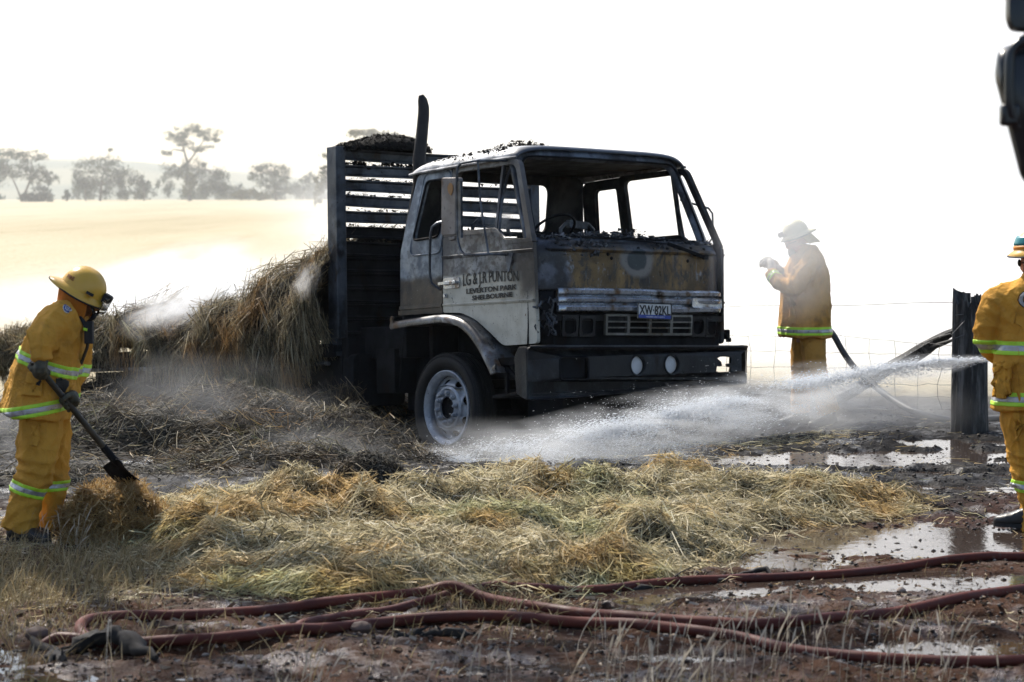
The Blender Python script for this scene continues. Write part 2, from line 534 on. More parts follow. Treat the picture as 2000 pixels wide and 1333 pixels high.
M_LEAF = island_mat('gum_leaf', [(.020, .038, .026), (.050, .078, .048), (.032, .056, .036), (.10, .12, .07)], .5, .4, .25)
M_LEAF2 = island_mat('olive_leaf', [(.075, .080, .038), (.11, .115, .05), (.06, .07, .035)], .55, .4, .25)
M_BARK = simple('gum_bark', (.16, .14, .12), .85, sc=1.5)


def leaf_cloud(clusters, size, dens, r):
    """leaf sized faces through lumpy clusters; cluster = (centre, (rx, ry, rz))"""
    C, N = [], []
    for (c, rad) in clusters:
        rad = np.array(rad); n = int(20 * dens * (rad[0] * rad[2]) / size ** 2) + 30
        # sub-clumps inside the cluster
        k = max(6, int(n / 55)); d = r.standard_normal((k, 3)); d /= np.linalg.norm(d, axis=1)[:, None]
        d[:, 2] = d[:, 2] * .9 + .12
        sub = np.array(c) + d * rad * (.35 + .65 * r.random((k, 1)) ** .6)
        i = r.integers(0, k, n)
        p = sub[i] + r.standard_normal((n, 3)) * rad * np.array([.17, .17, .16]) * r.uniform(.5, 1.6, (k, 1))[i]
        p[:, 2] -= np.abs(r.standard_normal(n)) * rad[2] * .12
        C.append(p)
    C = np.concatenate(C); n = len(C)
    a = r.standard_normal((n, 3)); a[:, 2] -= .7; a /= np.linalg.norm(a, axis=1)[:, None]
    b = r.standard_normal((n, 3)); b -= a * (a * b).sum(1)[:, None]; b /= np.linalg.norm(b, axis=1)[:, None]
    l = size * r.uniform(.6, 1.5, n)[:, None]; w = l * r.uniform(.3, .55, n)[:, None]
    V = np.stack([C - a * l * .5, C + b * w * .5, C + a * l * .5, C - b * w * .5], 1)
    return V.reshape(-1, 3), np.arange(4 * n).reshape(n, 4)


def gum(name, label, Y, cl, limbs, size, dens=2.2, mat=None, cat='tree', seed=1, thick=.28, depth=.8, group='trees along the far edge of the paddock'):
    r = np.random.default_rng(seed)
    bx = limbs[0][0] if limbs else (cl[0][0], 392)
    root = at(*bx, Y); root[2] = base_z(root[0], root[1]) - .1
    o = empty(name, root, label, cat, group)
    k = Y / FPX; clusters = []
    for (cx, cy_, rx, ry) in cl:
        p = at(cx, cy_, Y + r.uniform(-1, 1) * depth * rx * k) - root
        clusters.append((p, (rx * k, max(rx, ry) * k * .9, ry * k)))
    V, F = leaf_cloud(clusters, size, dens, r)
    npmesh('crown', V, F, mat or M_LEAF, o)
    mb = MB()
    for li, lm in enumerate(limbs):
        P = [at(*q, Y + (0 if li == 0 else r.uniform(-.5, .5)) * (i > 0)) - root for i, q in enumerate(lm)]
        if li == 0: P[0][2] = -.2
        t0 = thick * (1 if li == 0 else .6)
        mb.tube(P, [t0 * (1 - .65 * i / (len(P) - 1)) for i in range(len(P))], 7)
    # twigs from the limbs to each cluster
    ends = [at(*lm[-1], Y) - root for lm in limbs] + [at(*lm[len(lm) // 2], Y) - root for lm in limbs]
    for (c, rad) in clusters:
        e = min(ends, key=lambda q: np.linalg.norm(q - c)) if ends else None
        if e is not None and np.linalg.norm(e - c) > .3:
            m = (e + c) / 2 + r.standard_normal(3) * .15 * np.linalg.norm(e - c)
            mb.tube([e, m, c], [thick * .3, thick * .22, thick * .1], 5)
    if mb.v: mb.build('trunk', M_BARK, o)
    return o


gum('gum_tree', 'big spreading gum tree at the left edge of the photo with forked pale limbs', 380,
    [(20, 303, 32, 14), (60, 308, 30, 14), (86, 335, 22, 17), (-2, 330, 28, 26), (40, 332, 32, 17), (100, 350, 13, 13), (72, 350, 20, 14), (-22, 345, 30, 32)],
    [[(44, 398), (50, 375), (60, 350), (62, 318)], [(44, 396), (34, 370), (18, 335), (10, 310)], [(56, 356), (75, 345), (92, 338)]], .30, 1.5, seed=3)
gum('shrub', 'dark rounded shrub just right of the big left gum tree', 375, [(72, 380, 30, 17), (90, 385, 16, 12), (58, 388, 20, 10)], [[(75, 400), (75, 380)]], .38, 3.2, cat='shrub', seed=4, thick=.12)
gum('shrub', 'small lone upright shrub standing in the gap between the left trees', 385, [(131, 384, 8, 9), (131, 376, 5, 6)], [[(131, 394), (131, 380)]], .35, 4, cat='shrub', seed=5, thick=.1)
gum('gum_tree', 'wide hazy gum tree with a rounded crown, second tree from the left', 400,
    [(195, 322, 45, 17), (168, 345, 26, 20), (215, 346, 40, 20), (246, 352, 20, 20), (190, 368, 38, 20), (162, 366, 20, 20), (232, 372, 28, 16), (216, 293, 8, 3)],
    [[(195, 395), (198, 360), (205, 330)], [(198, 365), (175, 345)], [(200, 360), (235, 345)], [(168, 396), (166, 370)]], .32, 1.5, seed=6)
gum('gum_tree', 'small bushy gum tree between the wide hazy tree and the tall two-tier tree', 405, [(281, 354, 17, 14), (276, 374, 20, 13)], [[(282, 394), (281, 360)]], .4, 2.6, seed=7, thick=.16)
gum('gum_tree', 'tallest gum tree with an open upper tier of foliage above a dense lower crown', 400,
    [(345, 264, 24, 14), (376, 257, 30, 14), (407, 264, 24, 13), (362, 280, 22, 10), (330, 298, 15, 8), (395, 291, 26, 8), (422, 274, 10, 7),
     (340, 335, 24, 18), (375, 335, 30, 24), (410, 340, 28, 22), (431, 357, 22, 22), (324, 362, 18, 22), (400, 370, 32, 18), (440, 372, 16, 14)],
    [[(372, 393), (368, 350), (366, 318), (358, 290), (350, 268)], [(366, 320), (384, 296), (402, 268)], [(358, 295), (338, 292)], [(370, 345), (400, 330)]], .30, 1.5, seed=8, thick=.32)
gum('shrub', 'pale olive upright sapling in front of the tallest gum tree', 392, [(368, 350, 13, 14), (368, 370, 15, 18)], [[(368, 393), (368, 355)]], .4, 3, M_LEAF2, 'shrub', seed=9, thick=.12)
gum('gum_tree', 'dark domed gum tree standing left of the truck headboard', 410,
    [(526, 330, 27, 17), (551, 338, 18, 16), (505, 343, 18, 11), (530, 356, 34, 20), (545, 374, 28, 12)],
    [[(540, 392), (536, 360), (528, 335)], [(537, 362), (510, 346)]], .30, 1.6, seed=10)
gum('shrub', 'low spreading olive shrub at the foot of the domed gum tree', 405, [(486, 376, 30, 12), (470, 382, 18, 9), (510, 384, 20, 8)], [[(487, 392), (487, 378)]], .4, 2.6, M_LEAF2, 'shrub', seed=11, thick=.12)
gum('gum_tree', 'faint distant gum tree between the domed tree and the headboard', 520, [(590, 364, 24, 18), (602, 349, 14, 11), (574, 374, 20, 11)], [[(592, 388), (592, 360)]], .6, 2, seed=12)
gum('gum_tree', 'nearer gum tree rising behind the headboard with drooping olive foliage at its left', 190,
    [(632, 332, 17, 10), (628, 352, 18, 20), (622, 384, 12, 18), (700, 262, 22, 11), (730, 262, 24, 12), (760, 266, 20, 11), (788, 275, 18, 10), (722, 282, 30, 10), (660, 300, 26, 14)],
    [[(715, 410), (712, 350), (705, 300), (725, 270)], [(710, 340), (670, 315), (640, 335)], [(706, 300), (760, 275)]], .22, 2.0, M_LEAF2, seed=13, thick=.22)
gum('gum_tree', 'faint gum tree whose top just clears the cab roof', 430, [(980, 275, 14, 7), (985, 296, 26, 16), (965, 300, 18, 14)], [[(985, 394), (984, 340), (981, 285)]], .45, 2, seed=14)
# unseen gum added past the left edge, crown laid out to shade the foreground
sg = empty('gum_tree', (-5.6, 17.7, -.2), 'leaning gum added out of view past the left edge to shade the foreground dirt', 'tree')
r_ = np.random.default_rng(77); cl = []
for (x, y, z, a, b, c) in ((-6.9, 18.4, 8.6, 1.3, 1.2, .8), (-5.6, 18.2, 9.3, 1.5, 1.2, .8), (-4.2, 18.3, 8.9, 1.3, 1.1, .7), (-2.9, 18.2, 8.8, 1.2, 1.0, .65), (-1.7, 18.2, 9.2, 1.1, .9, .6), (-7.6, 17.4, 8.0, 1.2, 1.1, .8), (-6.2, 17.0, 8.2, 1.3, .9, .7), (-4.8, 16.8, 8.3, 1.1, .9, .6), (-3.4, 16.9, 8.5, 1.0, .8, .5), (-.6, 18.6, 9.4, 1.0, .8, .5)):
    cl.append((np.array((x + 5.6, y - 18.6, z + .2)), (a, b, c)))
V, F = leaf_cloud(cl, .13, .55, r_); npmesh('crown', V, F, M_LEAF, sg)
mb = MB(); mb.tube([(0, 0, -.2), (-.2, .1, 2.2), (.1, .1, 4.6), (.0, 0, 7.0)], [.30, .25, .22, .14], 10)
for (c, _) in cl: mb.tube([(.05, .05, 5.0 + .2 * c[0] % 1), np.array((.05, .05, 5.2)) * .45 + c * .55 + np.array((0, 0, -.35)), c], [.11, .07, .03], 6)
mb.build('trunk', M_BARK, sg)
# far wood that reads as one mass
r_ = np.random.default_rng(21); cl = []
for k in range(60):
    X = r_.uniform(-150, 75); Y = r_.uniform(640, 760); h = r_.uniform(2.5, 8)
    cl.append(((X, Y, -3 + h * .6), (r_.uniform(2.5, 5), 4, h * .5)))
V, F = leaf_cloud(cl, .8, 1.6, r_)
tag(npmesh('distant_woodland', V, F, M_LEAF), kind='stuff')

# ================================================================== THE BURNT TRUCK
HW = 1.12                                   # half width of the cab
truck = empty('burnt_truck', TORG, 'burnt-out cab-over flatbed truck with no glass, sooty cream door and dark headboard', 'truck')
truck.rotation_euler = Matrix(TM.tolist()).to_euler()


def burnt(name, base, ash=(.16, .18, .21), rust=(.10, .055, .02), soot=(.012, .012, .014), a=(.42, .6), r=(.55, .7), s=(.45, .62),
          sc=2.2, rough=.5, metal=.35, bump=.35, special=None, spec=.5):
    t = MT(name)
    n1 = t.noise(sc, 8, .62, dist=.4); n2 = t.noise(sc * 2.7, 7, .6, vec=t.map((1, 1, .6), (0, 0, .4))); n3 = t.noise(sc * 1.4, 8, .65, vec=t.map((1, 1.2, .8), (.3, .7, 1.1)))
    c = t.mix(t.ss(n1, *a), base, ash)
    c = t.mix(t.ss(n2, *r), c, rust)
    c = t.mix(t.ss(n3, *s), c, soot)
    if special: c = special(t, c)
    fine = t.noise(70, 5, .7)
    c = t.mix(t.ss(fine, .62, .75), c, tuple(min(1, 1.8 * q + .03) for q in ash))
    c = t.mix(t.ss(t.noise(38, 3), .66, .72), c, soot)
    return t.set(c, t.ss(n2, .3, .8, rough - .15, rough + .3), metal, t.bump(fine, bump, .004, t.bump(n1, .25, .02)), spec)


# ---- finishes
def door_soot(t, c):
    x, y, z = t.sep()
    n = t.noise(3.5, 7, .6); nn = t.ma('SUBTRACT', n, .5)
    clean = t.mix(t.ss(t.noise(9, 6), .4, .75), (.58, .555, .475), (.46, .43, .35))
    streak = t.noise(6, 6, vec=t.map((6, 1, .5)))
    clean = t.mix(t.ss(streak, .6, .8), clean, (.20, .17, .13))
    clean = t.mix(t.ss(t.noise(45, 3), .66, .74), clean, (.16, .07, .03))
    up = t.mix(t.ss(n, .40, .62), (.085, .09, .098), (.38, .39, .39))       # scorched grey above the paint line
    up = t.mix(t.ss(t.noise(16, 5), .45, .62), up, (.075, .07, .068)); up = t.mix(t.ss(t.noise(60, 3), .60, .68), up, (.05, .04, .035))
    c = t.mix(t.ss(t.ma('ADD', z, t.ma('MULTIPLY', nn, .10)), 1.67, 1.70), clean, up)
    # brown soot along the leading edge, between the folds
    e = t.ma('ADD', x, t.ma('MULTIPLY', nn, .5))
    edge = t.ma('MULTIPLY', t.ss(e, -.52, -.18), t.ss(t.ma('ADD', z, t.ma('MULTIPLY', nn, .3)), 1.36, 1.56))
    c = t.mix(t.ma('MULTIPLY', edge, .92), c, (.035, .026, .02))
    blot = t.ma('MULTIPLY', t.ss(t.ma('ADD', x, t.ma('MULTIPLY', nn, .25)), -1.05, -1.28), t.ss(z, 1.62, 1.75))
    c = t.mix(t.ma('MULTIPLY', blot, .75), c, (.05, .05, .055))
    low = t.ss(t.ma('ADD', z, t.ma('MULTIPLY', nn, .35)), 1.93, 2.02)
    c = t.mix(t.ma('MULTIPLY', low, .55), c, (.10, .085, .07))
    rim = t.ma('MULTIPLY', t.ss(x, -.10, -.03), t.ss(t.ma('ADD', z, t.ma('MULTIPLY', nn, .5)), 1.15, 1.4))
    return t.mix(t.ma('MULTIPLY', rim, .8), c, (.05, .04, .03))


M_DOOR = burnt('sooty_cream_paint', (.4, .4, .4), rough=.48, metal=0.0, bump=.15, special=door_soot)


def quarter(t, c):
    x, y, z = t.sep(); nn = t.ma('SUBTRACT', t.noise(4, 7, .62), .5)
    up = t.mix(t.ss(t.noise(5, 8, .65), .40, .62), (.07, .09, .12), (.25, .29, .33))
    dk = t.mix(t.ss(t.noise(4, 6), .42, .66), (.028, .026, .026), (.075, .058, .042))
    return t.mix(t.ss(t.ma('ADD', z, t.ma('MULTIPLY', nn, .16)), 1.66, 1.72), dk, up)


M_QUARTER = burnt('heat_blued_panel', (.2, .22, .25), rough=.45, metal=.25, special=quarter, s=(.6, .75))


def frontal(t, c):
    x, y, z = t.sep(); nn = t.ma('SUBTRACT', t.noise(3.2, 8, .62), .5)
    br = t.mix(t.ss(t.noise(3, 7, .6, dist=.6), .36, .66), (.06, .038, .016), (.215, .135, .05))
    br = t.mix(t.ss(t.noise(7, 7, .65, vec=t.map((1, 1, .5))), .52, .66), br, (.045, .04, .038))
    pale = t.ma('MULTIPLY', t.ss(t.noise(4.2, 9, .7, vec=t.map((1, 1.2, .8), (.9, .2, .1))), .56, .66), t.ss(t.noise(22, 6), .35, .6))
    br = t.mix(pale, br, (.26, .30, .35))
    blk = t.ma('MULTIPLY', t.ss(t.noise(6, 9, .72, vec=t.map((1, 1.3, .7), (.2, 1.2, .5)), dist=.8), .50, .60), .85); br = t.mix(blk, br, (.020, .020, .022))
    drp = t.noise(9, 6, .6, vec=t.map((1, 3.2, .35))); br = t.mix(t.ma('MULTIPLY', t.ss(drp, .60, .70), .7), br, (.20, .22, .25))
    # bare ring where a badge burnt away
    dy = t.ma('SUBTRACT', y, .02); dz = t.ma('SUBTRACT', z, 1.80)
    d = t.ma('SQRT', t.ma('ADD', t.ma('MULTIPLY', dy, dy), t.ma('MULTIPLY', t.ma('MULTIPLY', dz, dz), 1.7)))
    d = t.ma('ADD', d, t.ma('MULTIPLY', nn, .12))
    br = t.mix(t.ss(d, .23, .17), br, (.17, .16, .15)); br = t.mix(t.ss(d, .14, .11), br, (.03, .04, .045))
    top = t.ss(t.ma('ADD', z, t.ma('MULTIPLY', nn, .30)), 1.84, 1.94)
    br = t.mix(t.ma('MULTIPLY', top, .85), br, (.022, .024, .028))
    side = t.ss(t.ma('ADD', y, t.ma('MULTIPLY', nn, .35)), -.72, -.86)
    br = t.mix(side, br, t.mix(t.ss(t.noise(5, 6), .45, .65), (.022, .022, .026), (.09, .10, .13)))
    lf = t.ss(t.ma('ADD', y, t.ma('MULTIPLY', nn, .3)), .84, .98)
    return t.mix(t.ma('MULTIPLY', lf, .7), br, (.09, .10, .12))


M_FRONT = burnt('rusted_front_paint', (.1, .07, .03), rough=.42, metal=.3, bump=.5, special=frontal, r=(.6, .8), s=(.64, .78), a=(.6, .75))


def roofy(t, c):
    x, y, z = t.sep()
    g = t.mix(t.ss(t.noise(6, 8, .65), .36, .62), (.20, .205, .21), (.62, .62, .62))  # ash grey, pale tone raised further to hold sunlight on the roof
    g = t.mix(t.ss(t.noise(11, 6), .56, .70), g, (.05, .05, .055))
    return t.mix(t.ss(x, -.62, -.40), g, (.055, .066, .085))


M_ROOF = burnt('ashy_roof', (.3, .3, .3), rough=.42, metal=.15, special=roofy, r=(.75, .9), s=(.66, .8), a=(.7, .85))
M_FRAME = burnt('charred_frame', (.040, .046, .056), ash=(.13, .15, .18), rough=.45, metal=.35, s=(.46, .64), r=(.62, .78))
M_INNER = burnt('charred_lining', (.018, .018, .018), ash=(.050, .050, .050), rust=(.065, .042, .025), rough=.75, spec=.2, metal=.0, s=(.42, .62))
M_BLACK = burnt('soot_black_steel', (.004, .004, .0045), ash=(.012, .0135, .016), rust=(.014, .009, .006), rough=.75, spec=.12, metal=.0, s=(.40, .6))
M_BUMPER = burnt('blackened_bumper_steel', (.010, .012, .014), ash=(.034, .040, .047), rust=(.022, .015, .011), rough=.42, metal=.4, s=(.38, .56), bump=.9)
M_FENDER = burnt('scorched_fender', (.10, .095, .09), ash=(.26, .27, .29), rust=(.11, .065, .035), rough=.34, metal=.45, s=(.48, .66), a=(.44, .62))
M_TRIM = burnt('scorched_bright_trim', (.34, .36, .40), ash=(.52, .55, .60), rust=(.17, .11, .06), soot=(.03, .025, .02), rough=.28, metal=.75, bump=.2, s=(.58, .72), r=(.53, .68))
M_GRILLE = burnt('grille_metal', (.16, .15, .13), ash=(.26, .26, .25), rust=(.12, .09, .05), rough=.5, metal=.5, s=(.58, .74))
M_TYRE = simple('scorched_rubber', (.009, .009, .010), .68, 0, .5, 9, .4, 90, .3)
M_RIM = burnt('grey_rim_paint', (.27, .295, .335), ash=(.38, .41, .46), rust=(.16, .13, .10), soot=(.05, .05, .055), rough=.42, metal=.25, bump=.12, s=(.64, .78), r=(.66, .8), sc=6)
M_HB = burnt('headboard_steel', (.032, .039, .050), ash=(.095, .112, .135), rust=(.05, .038, .028), rough=.5, metal=.3, s=(.50, .66), a=(.40, .62))
M_CHAR = simple('loose_char', (.009, .0085, .008), .85, 0, .5, 14, .8, 40, .15)
M_ASHFLAKE = island_mat('ash_flakes', [(.02, .02, .02), (.05, .055, .06), (.14, .15, .17), (.03, .03, .032), (.30, .31, .33)], .6)
M_LETTER = MT('black_lettering').set((.014, .013, .012), .6)
M_LETTER_F = MT('scorched_lettering').set((.040, .032, .026), .6)


def side_y(z, s=-1):
    """outer skin of the cab side at height z: upright below the belt, leaning in above it"""
    return s * (HW - .020 * sst(1.5, 1.05, z) - .115 * sst(1.92, 2.75, z))


def smap(s, off=0.0):
    return lambda a, b, c: (a, float(side_y(b, s)) - s * (off + c) * -1 if False else float(side_y(b, s)) + s * (off + c), b)


def part(mb, name, mat, parent=truck, **k): return mb.build(name, mat, parent, **k)


def split_ring(out, inn, mp_o, mp_i):
    """frame between two loops of equal length, closed solid of two skins"""
    n = len(out); V = [mp_o(*p) for p in out] + [mp_o(*p) for p in inn] + [mp_i(*p) for p in out] + [mp_i(*p) for p in inn]
    F = []
    for i in range(n):
        j = (i + 1) % n
        F += [(i, j, n + j, n + i), (2 * n + j, 2 * n + i, 3 * n + i, 3 * n + j), (j, i, 2 * n + i, 2 * n + j), (n + i, n + j, 3 * n + j, 3 * n + i)]
    return V, F


DOOR_R = -1.372
for s in (-1, 1):
    # ---- door: lower skin, fold lines, window frame
    low = rounded([(DOOR_R, 1.362), (-1.10, 1.352), (-.90, 1.29), (-.70, 1.165), (-.52, 1.045), (-.040, 1.055), (-.050, 1.93), (-.44, 1.935), (-.50, 1.99), (-.56, 2.045), (DOOR_R + .01, 2.045)],
                  [.02, .05, .1, .1, .06, .04, .02, .05, .04, .05, .03], 4)
    mb = MB(); V, F = panel(low, [], .035, smap(s, -.018)); mb.add(V, F)
    for (z0, h, d) in ((1.872, .030, .016), (1.436, .022, .012)):
        y0 = side_y(z0, s)
        mb.prism([(-.0, z0 - h), (d, z0 - h * .2), (d, z0), (0, z0 + .006)], lambda a, b, c: (c, y0 + s * (a - .002), b), DOOR_R + .004, -.052)
    win_o = rounded([(DOOR_R + .01, 2.045), (-.56, 2.045), (-.50, 1.99), (-.44, 1.935), (-.055, 1.93), (-.385, 2.688), (-1.33, 2.682)], [.02, .05, .04, .05, .02, .08, .04], 4)
    win_i = rounded([(DOOR_R + .085, 2.085), (-.585, 2.085), (-.515, 2.02), (-.45, 1.975), (-.135, 1.965), (-.425, 2.640), (-1.265, 2.630)], [.03, .05, .04, .05, .03, .07, .06], 4)
    V, F = split_ring(win_o, win_i, lambda a, b: (a, float(side_y(b, s)) + s * .004, b), lambda a, b: (a, float(side_y(b, s)) - s * .045, b))
    mb.add(V, F)
    door = part(mb, 'door', M_DOOR if s < 0 else M_INNER, smooth=35, bevel=.004)
    if s > 0: door['label'] = 'far door burnt dark inside'
    # quarter-light bar with the slim vent frame
    mb = MB(); y = lambda z: float(side_y(z, s)) - s * .02
    vent = [(-.475, y(2.655), 2.64), (-.555, y(2.63), 2.55), (-.575, y(2.3), 2.30), (-.56, y(2.05), 2.06), (-.47, y(1.98), 1.985), (-.30, y(1.985), 1.975)]
    mb.tube(vent, .013, 6); mb.bar((-.60, y(2.62), 2.67), (-.60, y(2.06), 2.05), .028, .03)
    mb.build('vent_frame', M_FRAME, door)
    if s < 0:
        mb = MB(); yy = -HW - .012
        V, F = panel(rounded([(-1.352, 1.575), (-1.11, 1.575), (-1.11, 1.675), (-1.352, 1.675)], .03), [], .012, lambda a, b, c: (a, yy + .008 + c * .3, b)); mb.add(V, F)
        mb.bar((-1.372, yy - .03, 1.622), (-1.115, yy - .03, 1.629), .020, .028)
        mb.bar((-1.36, yy - .03, 1.622), (-1.36, yy + .02, 1.622), .022); mb.bar((-1.125, yy - .03, 1.628), (-1.125, yy + .02, 1.628), .022)
        mb.build('handle', M_TRIM, door, bevel=.004)
        mb = MB(); mb.lathe([(0, .016), (.014, .016), (.018, .008), (.018, -.01)], (-1.315, yy, 1.512), (0, -1, 0), 14); mb.build('door_lock', M_TRIM, door)
        # sign writing
        for body, zb, x0, x1, size, slope, mat_, split in (("I.G & J.R PUNTON", 1.590, -1.058, -.265, .125, .006, M_LETTER, 0), ("LEVERTON PARK", 1.520, -1.010, -.285, .062, .006, M_LETTER, 0), ("SHELBOURNE", 1.458, -.925, -.35, .058, .006, M_LETTER, 0)):
            V, F = text_mesh(body, size, lambda a, b, c: (a, b, c), .003, .0015 if size < .1 else .001)
            V = np.array(V); w = V[:, 0].max() - V[:, 0].min(); V[:, 0] = (V[:, 0] - V[:, 0].min()) / w
            arch = .012 * np.sin(V[:, 0] * PI) if size > .1 else 0
            X = x0 + V[:, 0] * (x1 - x0)
            if size > .1: V[:, 1] *= 1.0 + .25 * (1 - V[:, 0])
            Z = zb + V[:, 1] + slope * V[:, 0] * 2 + arch
            W_ = np.stack([X, [float(side_y(q, -1)) - .0035 for q in Z] + V[:, 2], Z], -1)
            mb = MB(); mb.add(W_, F); o_ = mb.build('lettering', mat_, door, smooth=0)
            if size < .1: o_['kind'] = 'stuff'
    # ---- rear quarter panel with its window
    q_o = rounded([(-2.035, 1.385), (DOOR_R - .012, 1.38), (DOOR_R - .012, 2.05), (-1.345, 2.672), (-1.885, 2.655), (-1.95, 2.285), (-2.02, 1.91)], [.02, .01, .02, .05, .07, .02, .05], 4)
    w_i = rounded([(-1.815, 2.04), (-1.43, 2.055), (-1.40, 2.585), (-1.725, 2.58)], .055, 5)
    mb = MB(); V, F = panel(q_o, [w_i], .03, smap(s, -.016)); mb.add(V, F)
    yq = lambda z, o=0: float(side_y(z, s)) + s * o
    gro = rounded([(-1.87, 1.90), (DOOR_R - .02, 1.905), (-1.36, 2.655), (-1.775, 2.655)], .08, 5)
    mb.tube([(a, yq(b, -.001), b) for a, b in gro], .008, 6, closed=True)
    mb.bar((-2.035, yq(1.42, .004), 1.425), (DOOR_R - .012, yq(1.42, .004), 1.43), .014, .03)
    mb.prism([(-2.06, 1.36), (DOOR_R, 1.36), (DOOR_R, 1.40), (-2.06, 1.40)], lambda a, b, c: (a, yq(b, c), b), -.05, .006)
    qp = part(mb, 'rear_quarter_panel', M_QUARTER if s < 0 else M_INNER, smooth=35, bevel=.003)
    mb = MB(); mb.tube([(a, yq(b, .006), b) for a, b in w_i], .012, 6, closed=True); mb.build('window_seal', M_BLACK, qp)

# ---- rear wall with one wide window
mb = MB(); xr = lambda z: -2.03 + .11 * float(sst(1.95, 2.75, z))
V, F = panel(rounded([(-1.09, 1.30), (1.09, 1.30), (1.09, 1.95), (1.0, 2.72), (-1.0, 2.72), (-1.09, 1.95)], .05), [rounded([(-.62, 2.17), (.60, 2.17), (.58, 2.62), (-.60, 2.62)], .09, 5)], .03, lambda a, b, c: (xr(b) + c, a, b)); mb.add(V, F)
part(mb, 'rear_wall', M_INNER, bevel=.004)

# ---- windscreen frame (A pillars, header, cowl)
def ws(u, v, d=0.0):
    """u across -1..1, v from cowl to header"""
    hw = 1.085 - .100 * v
    bulge = .10 * abs(u) ** 5 + .05 * abs(u) ** 2
    return np.array((-.05 - .335 * v - .03 * v * v - bulge - d * .9, u * hw * (1 - d * .35), 1.945 + .845 * v - d * .3))


ro = rounded([(-1, 0), (1, 0), (1, 1.0), (-1, 1.0)], [.03, .03, .12, .12], 8)
def resample(P, n):
    P = np.array(P + [P[0]]); L = np.r_[0, np.cumsum(np.linalg.norm(np.diff(P, axis=0), axis=1))]
    q = np.linspace(0, L[-1], n, endpoint=False); return np.stack([np.interp(q, L, P[:, k]) for k in (0, 1)], -1)


RO = resample(rounded([(-1, -.02), (1, -.02), (1, 1.0), (-1, 1.0)], [.02, .02, .16, .16], 8), 120)
RI = resample(rounded([(-.905, .055), (.905, .055), (.90, .905), (-.90, .905)], [.05, .05, .12, .12], 8), 120)
rings = []
for k, (tt, d) in enumerate(((0, .05), (0, 0.012), (.12, 0), (.5, -.004), (.86, 0), (1, .012), (1, .06))):
    rings.append([ws(*(RO[i] * (1 - tt) + RI[i] * tt), d) for i in range(120)])
mb = MB(); mb.loft(rings, caps=False)
part(mb, 'windscreen_frame', M_FRAME, smooth=60)
mb = MB(); mb.tube([ws(*(RI[i] * 1.015 + np.array((0, -.006))), -.004) for i in range(120)], .010, 6, closed=True); part(mb, 'windscreen_seal', M_BLACK)

# ---- roof
def roof_pt(u, v, up=0.0):
    """u along -1 (rear)..1 (front), v across"""
    x = -1.19 + .80 * u; hw = 1.035
    z0 = 2.672 + .036 * (u + 1) / 2 + .075 * float(sst(.72, .98, u)) * (1 - abs(v) ** 8); z = z0 + (2.842 + .012 * u - z0) * (1 - abs(u) ** 6) ** .5 * (1 - abs(v) ** 5) ** .5
    return (x - .035 * u ** 8 * abs(v) ** 3 + .0, v * hw * (1 - .05 * abs(u) ** 8), z + up)


us = np.sin(np.linspace(-1, 1, 31) * PI / 2); vs = np.sin(np.linspace(-1, 1, 31) * PI / 2)
mb = MB(); mb.grid(lambda u, v: roof_pt(u, v), us, vs); roof = part(mb, 'roof', M_ROOF, smooth=80, solid=.03)
mb = MB()
edge = [roof_pt(u, -1) for u in np.linspace(-1, 1, 14)]
mb.tube([(p[0], p[1] - .012, p[2] - .008) for p in edge], .014, 6)
mb.tube([(p[0], -p[1] + .012, p[2] - .008) for p in edge], .014, 6)
mb.build('gutter', M_ROOF, roof)
mb = MB(); mb.box((-1.2, 0, 2.715), (1.35, 1.80, .02)); part(mb, 'headlining', M_INNER)

# ---- front panel: rounded corners in plan
def fx(y, z):
    a = abs(y) / HW
    return .0 - .13 * max(0.0, a - .80) ** 2 / .04 - .018 * a * a - .05 * float(sst(1.86, 1.96, z)) - .02 * float(sst(1.3, 1.0, z))


ys = np.linspace(-1.112, 1.112, 41)
mb = MB(); mb.grid(lambda y, z: (fx(y, z), y, z), ys, [1.515, 1.53, 1.58, 1.66, 1.74, 1.82, 1.87, 1.90, 1.93, 1.955])
mb.tube([(fx(y, 1.86) + .004, y, 1.875) for y in ys[2:-2]], .007, 6)
fp = part(mb, 'front_panel', M_FRONT, smooth=50, solid=.03)
mb = MB()
for y, z in ((.55, 1.918), (.70, 1.917), (.86, 1.912), (-.32, 1.84), (-.28, 1.805), (.05, 1.90), (.63, 1.80), (.40, 1.905)):
    mb = MB(); mb.lathe([(0, 0.006), (.012, .006), (.016, .001), (.016, -.01)], (fx(y, z) + .002, y, z), (1, 0, .15), 10); mb.build('bolt', M_BLACK, fp)
# corner pieces below the panel, right one scorched open
mb = MB(); mb.grid(lambda y, z: (fx(y, z) - .012, y, z), np.linspace(-1.112, -.915, 8), [1.04, 1.2, 1.36, 1.512]); part(mb, 'corner_panel', M_BLACK, solid=.03)
mb = MB(); mb.grid(lambda y, z: (fx(y, z) - .012, y, z), np.linspace(1.04, 1.112, 5), [1.04, 1.2, 1.36, 1.512]); part(mb, 'corner_panel', M_BLACK, solid=.03)
# molten wiring and drips in the open corner
mb = MB(); r_ = np.random.default_rng(5)
for k in range(16):
    y = r_.uniform(-1.04, -.92); z = r_.uniform(1.12, 1.46); p = np.array((fx(y, z) + .01, y, z)); P = [p]
    for j in range(5): P.append(P[-1] + np.array((r_.uniform(-.012, .016), r_.uniform(-.04, .04), r_.uniform(-.06, .03))))
    mb.tube(P, [.006 + .006 * r_.random() for _ in P], 5)
part(mb, 'melted_wiring', M_FRAME)
# black recess behind trim and grille
mb = MB(); mb.box((-.13, .06, 1.29), (.12, 2.0, .50)); part(mb, 'nose_recess', M_BLACK)
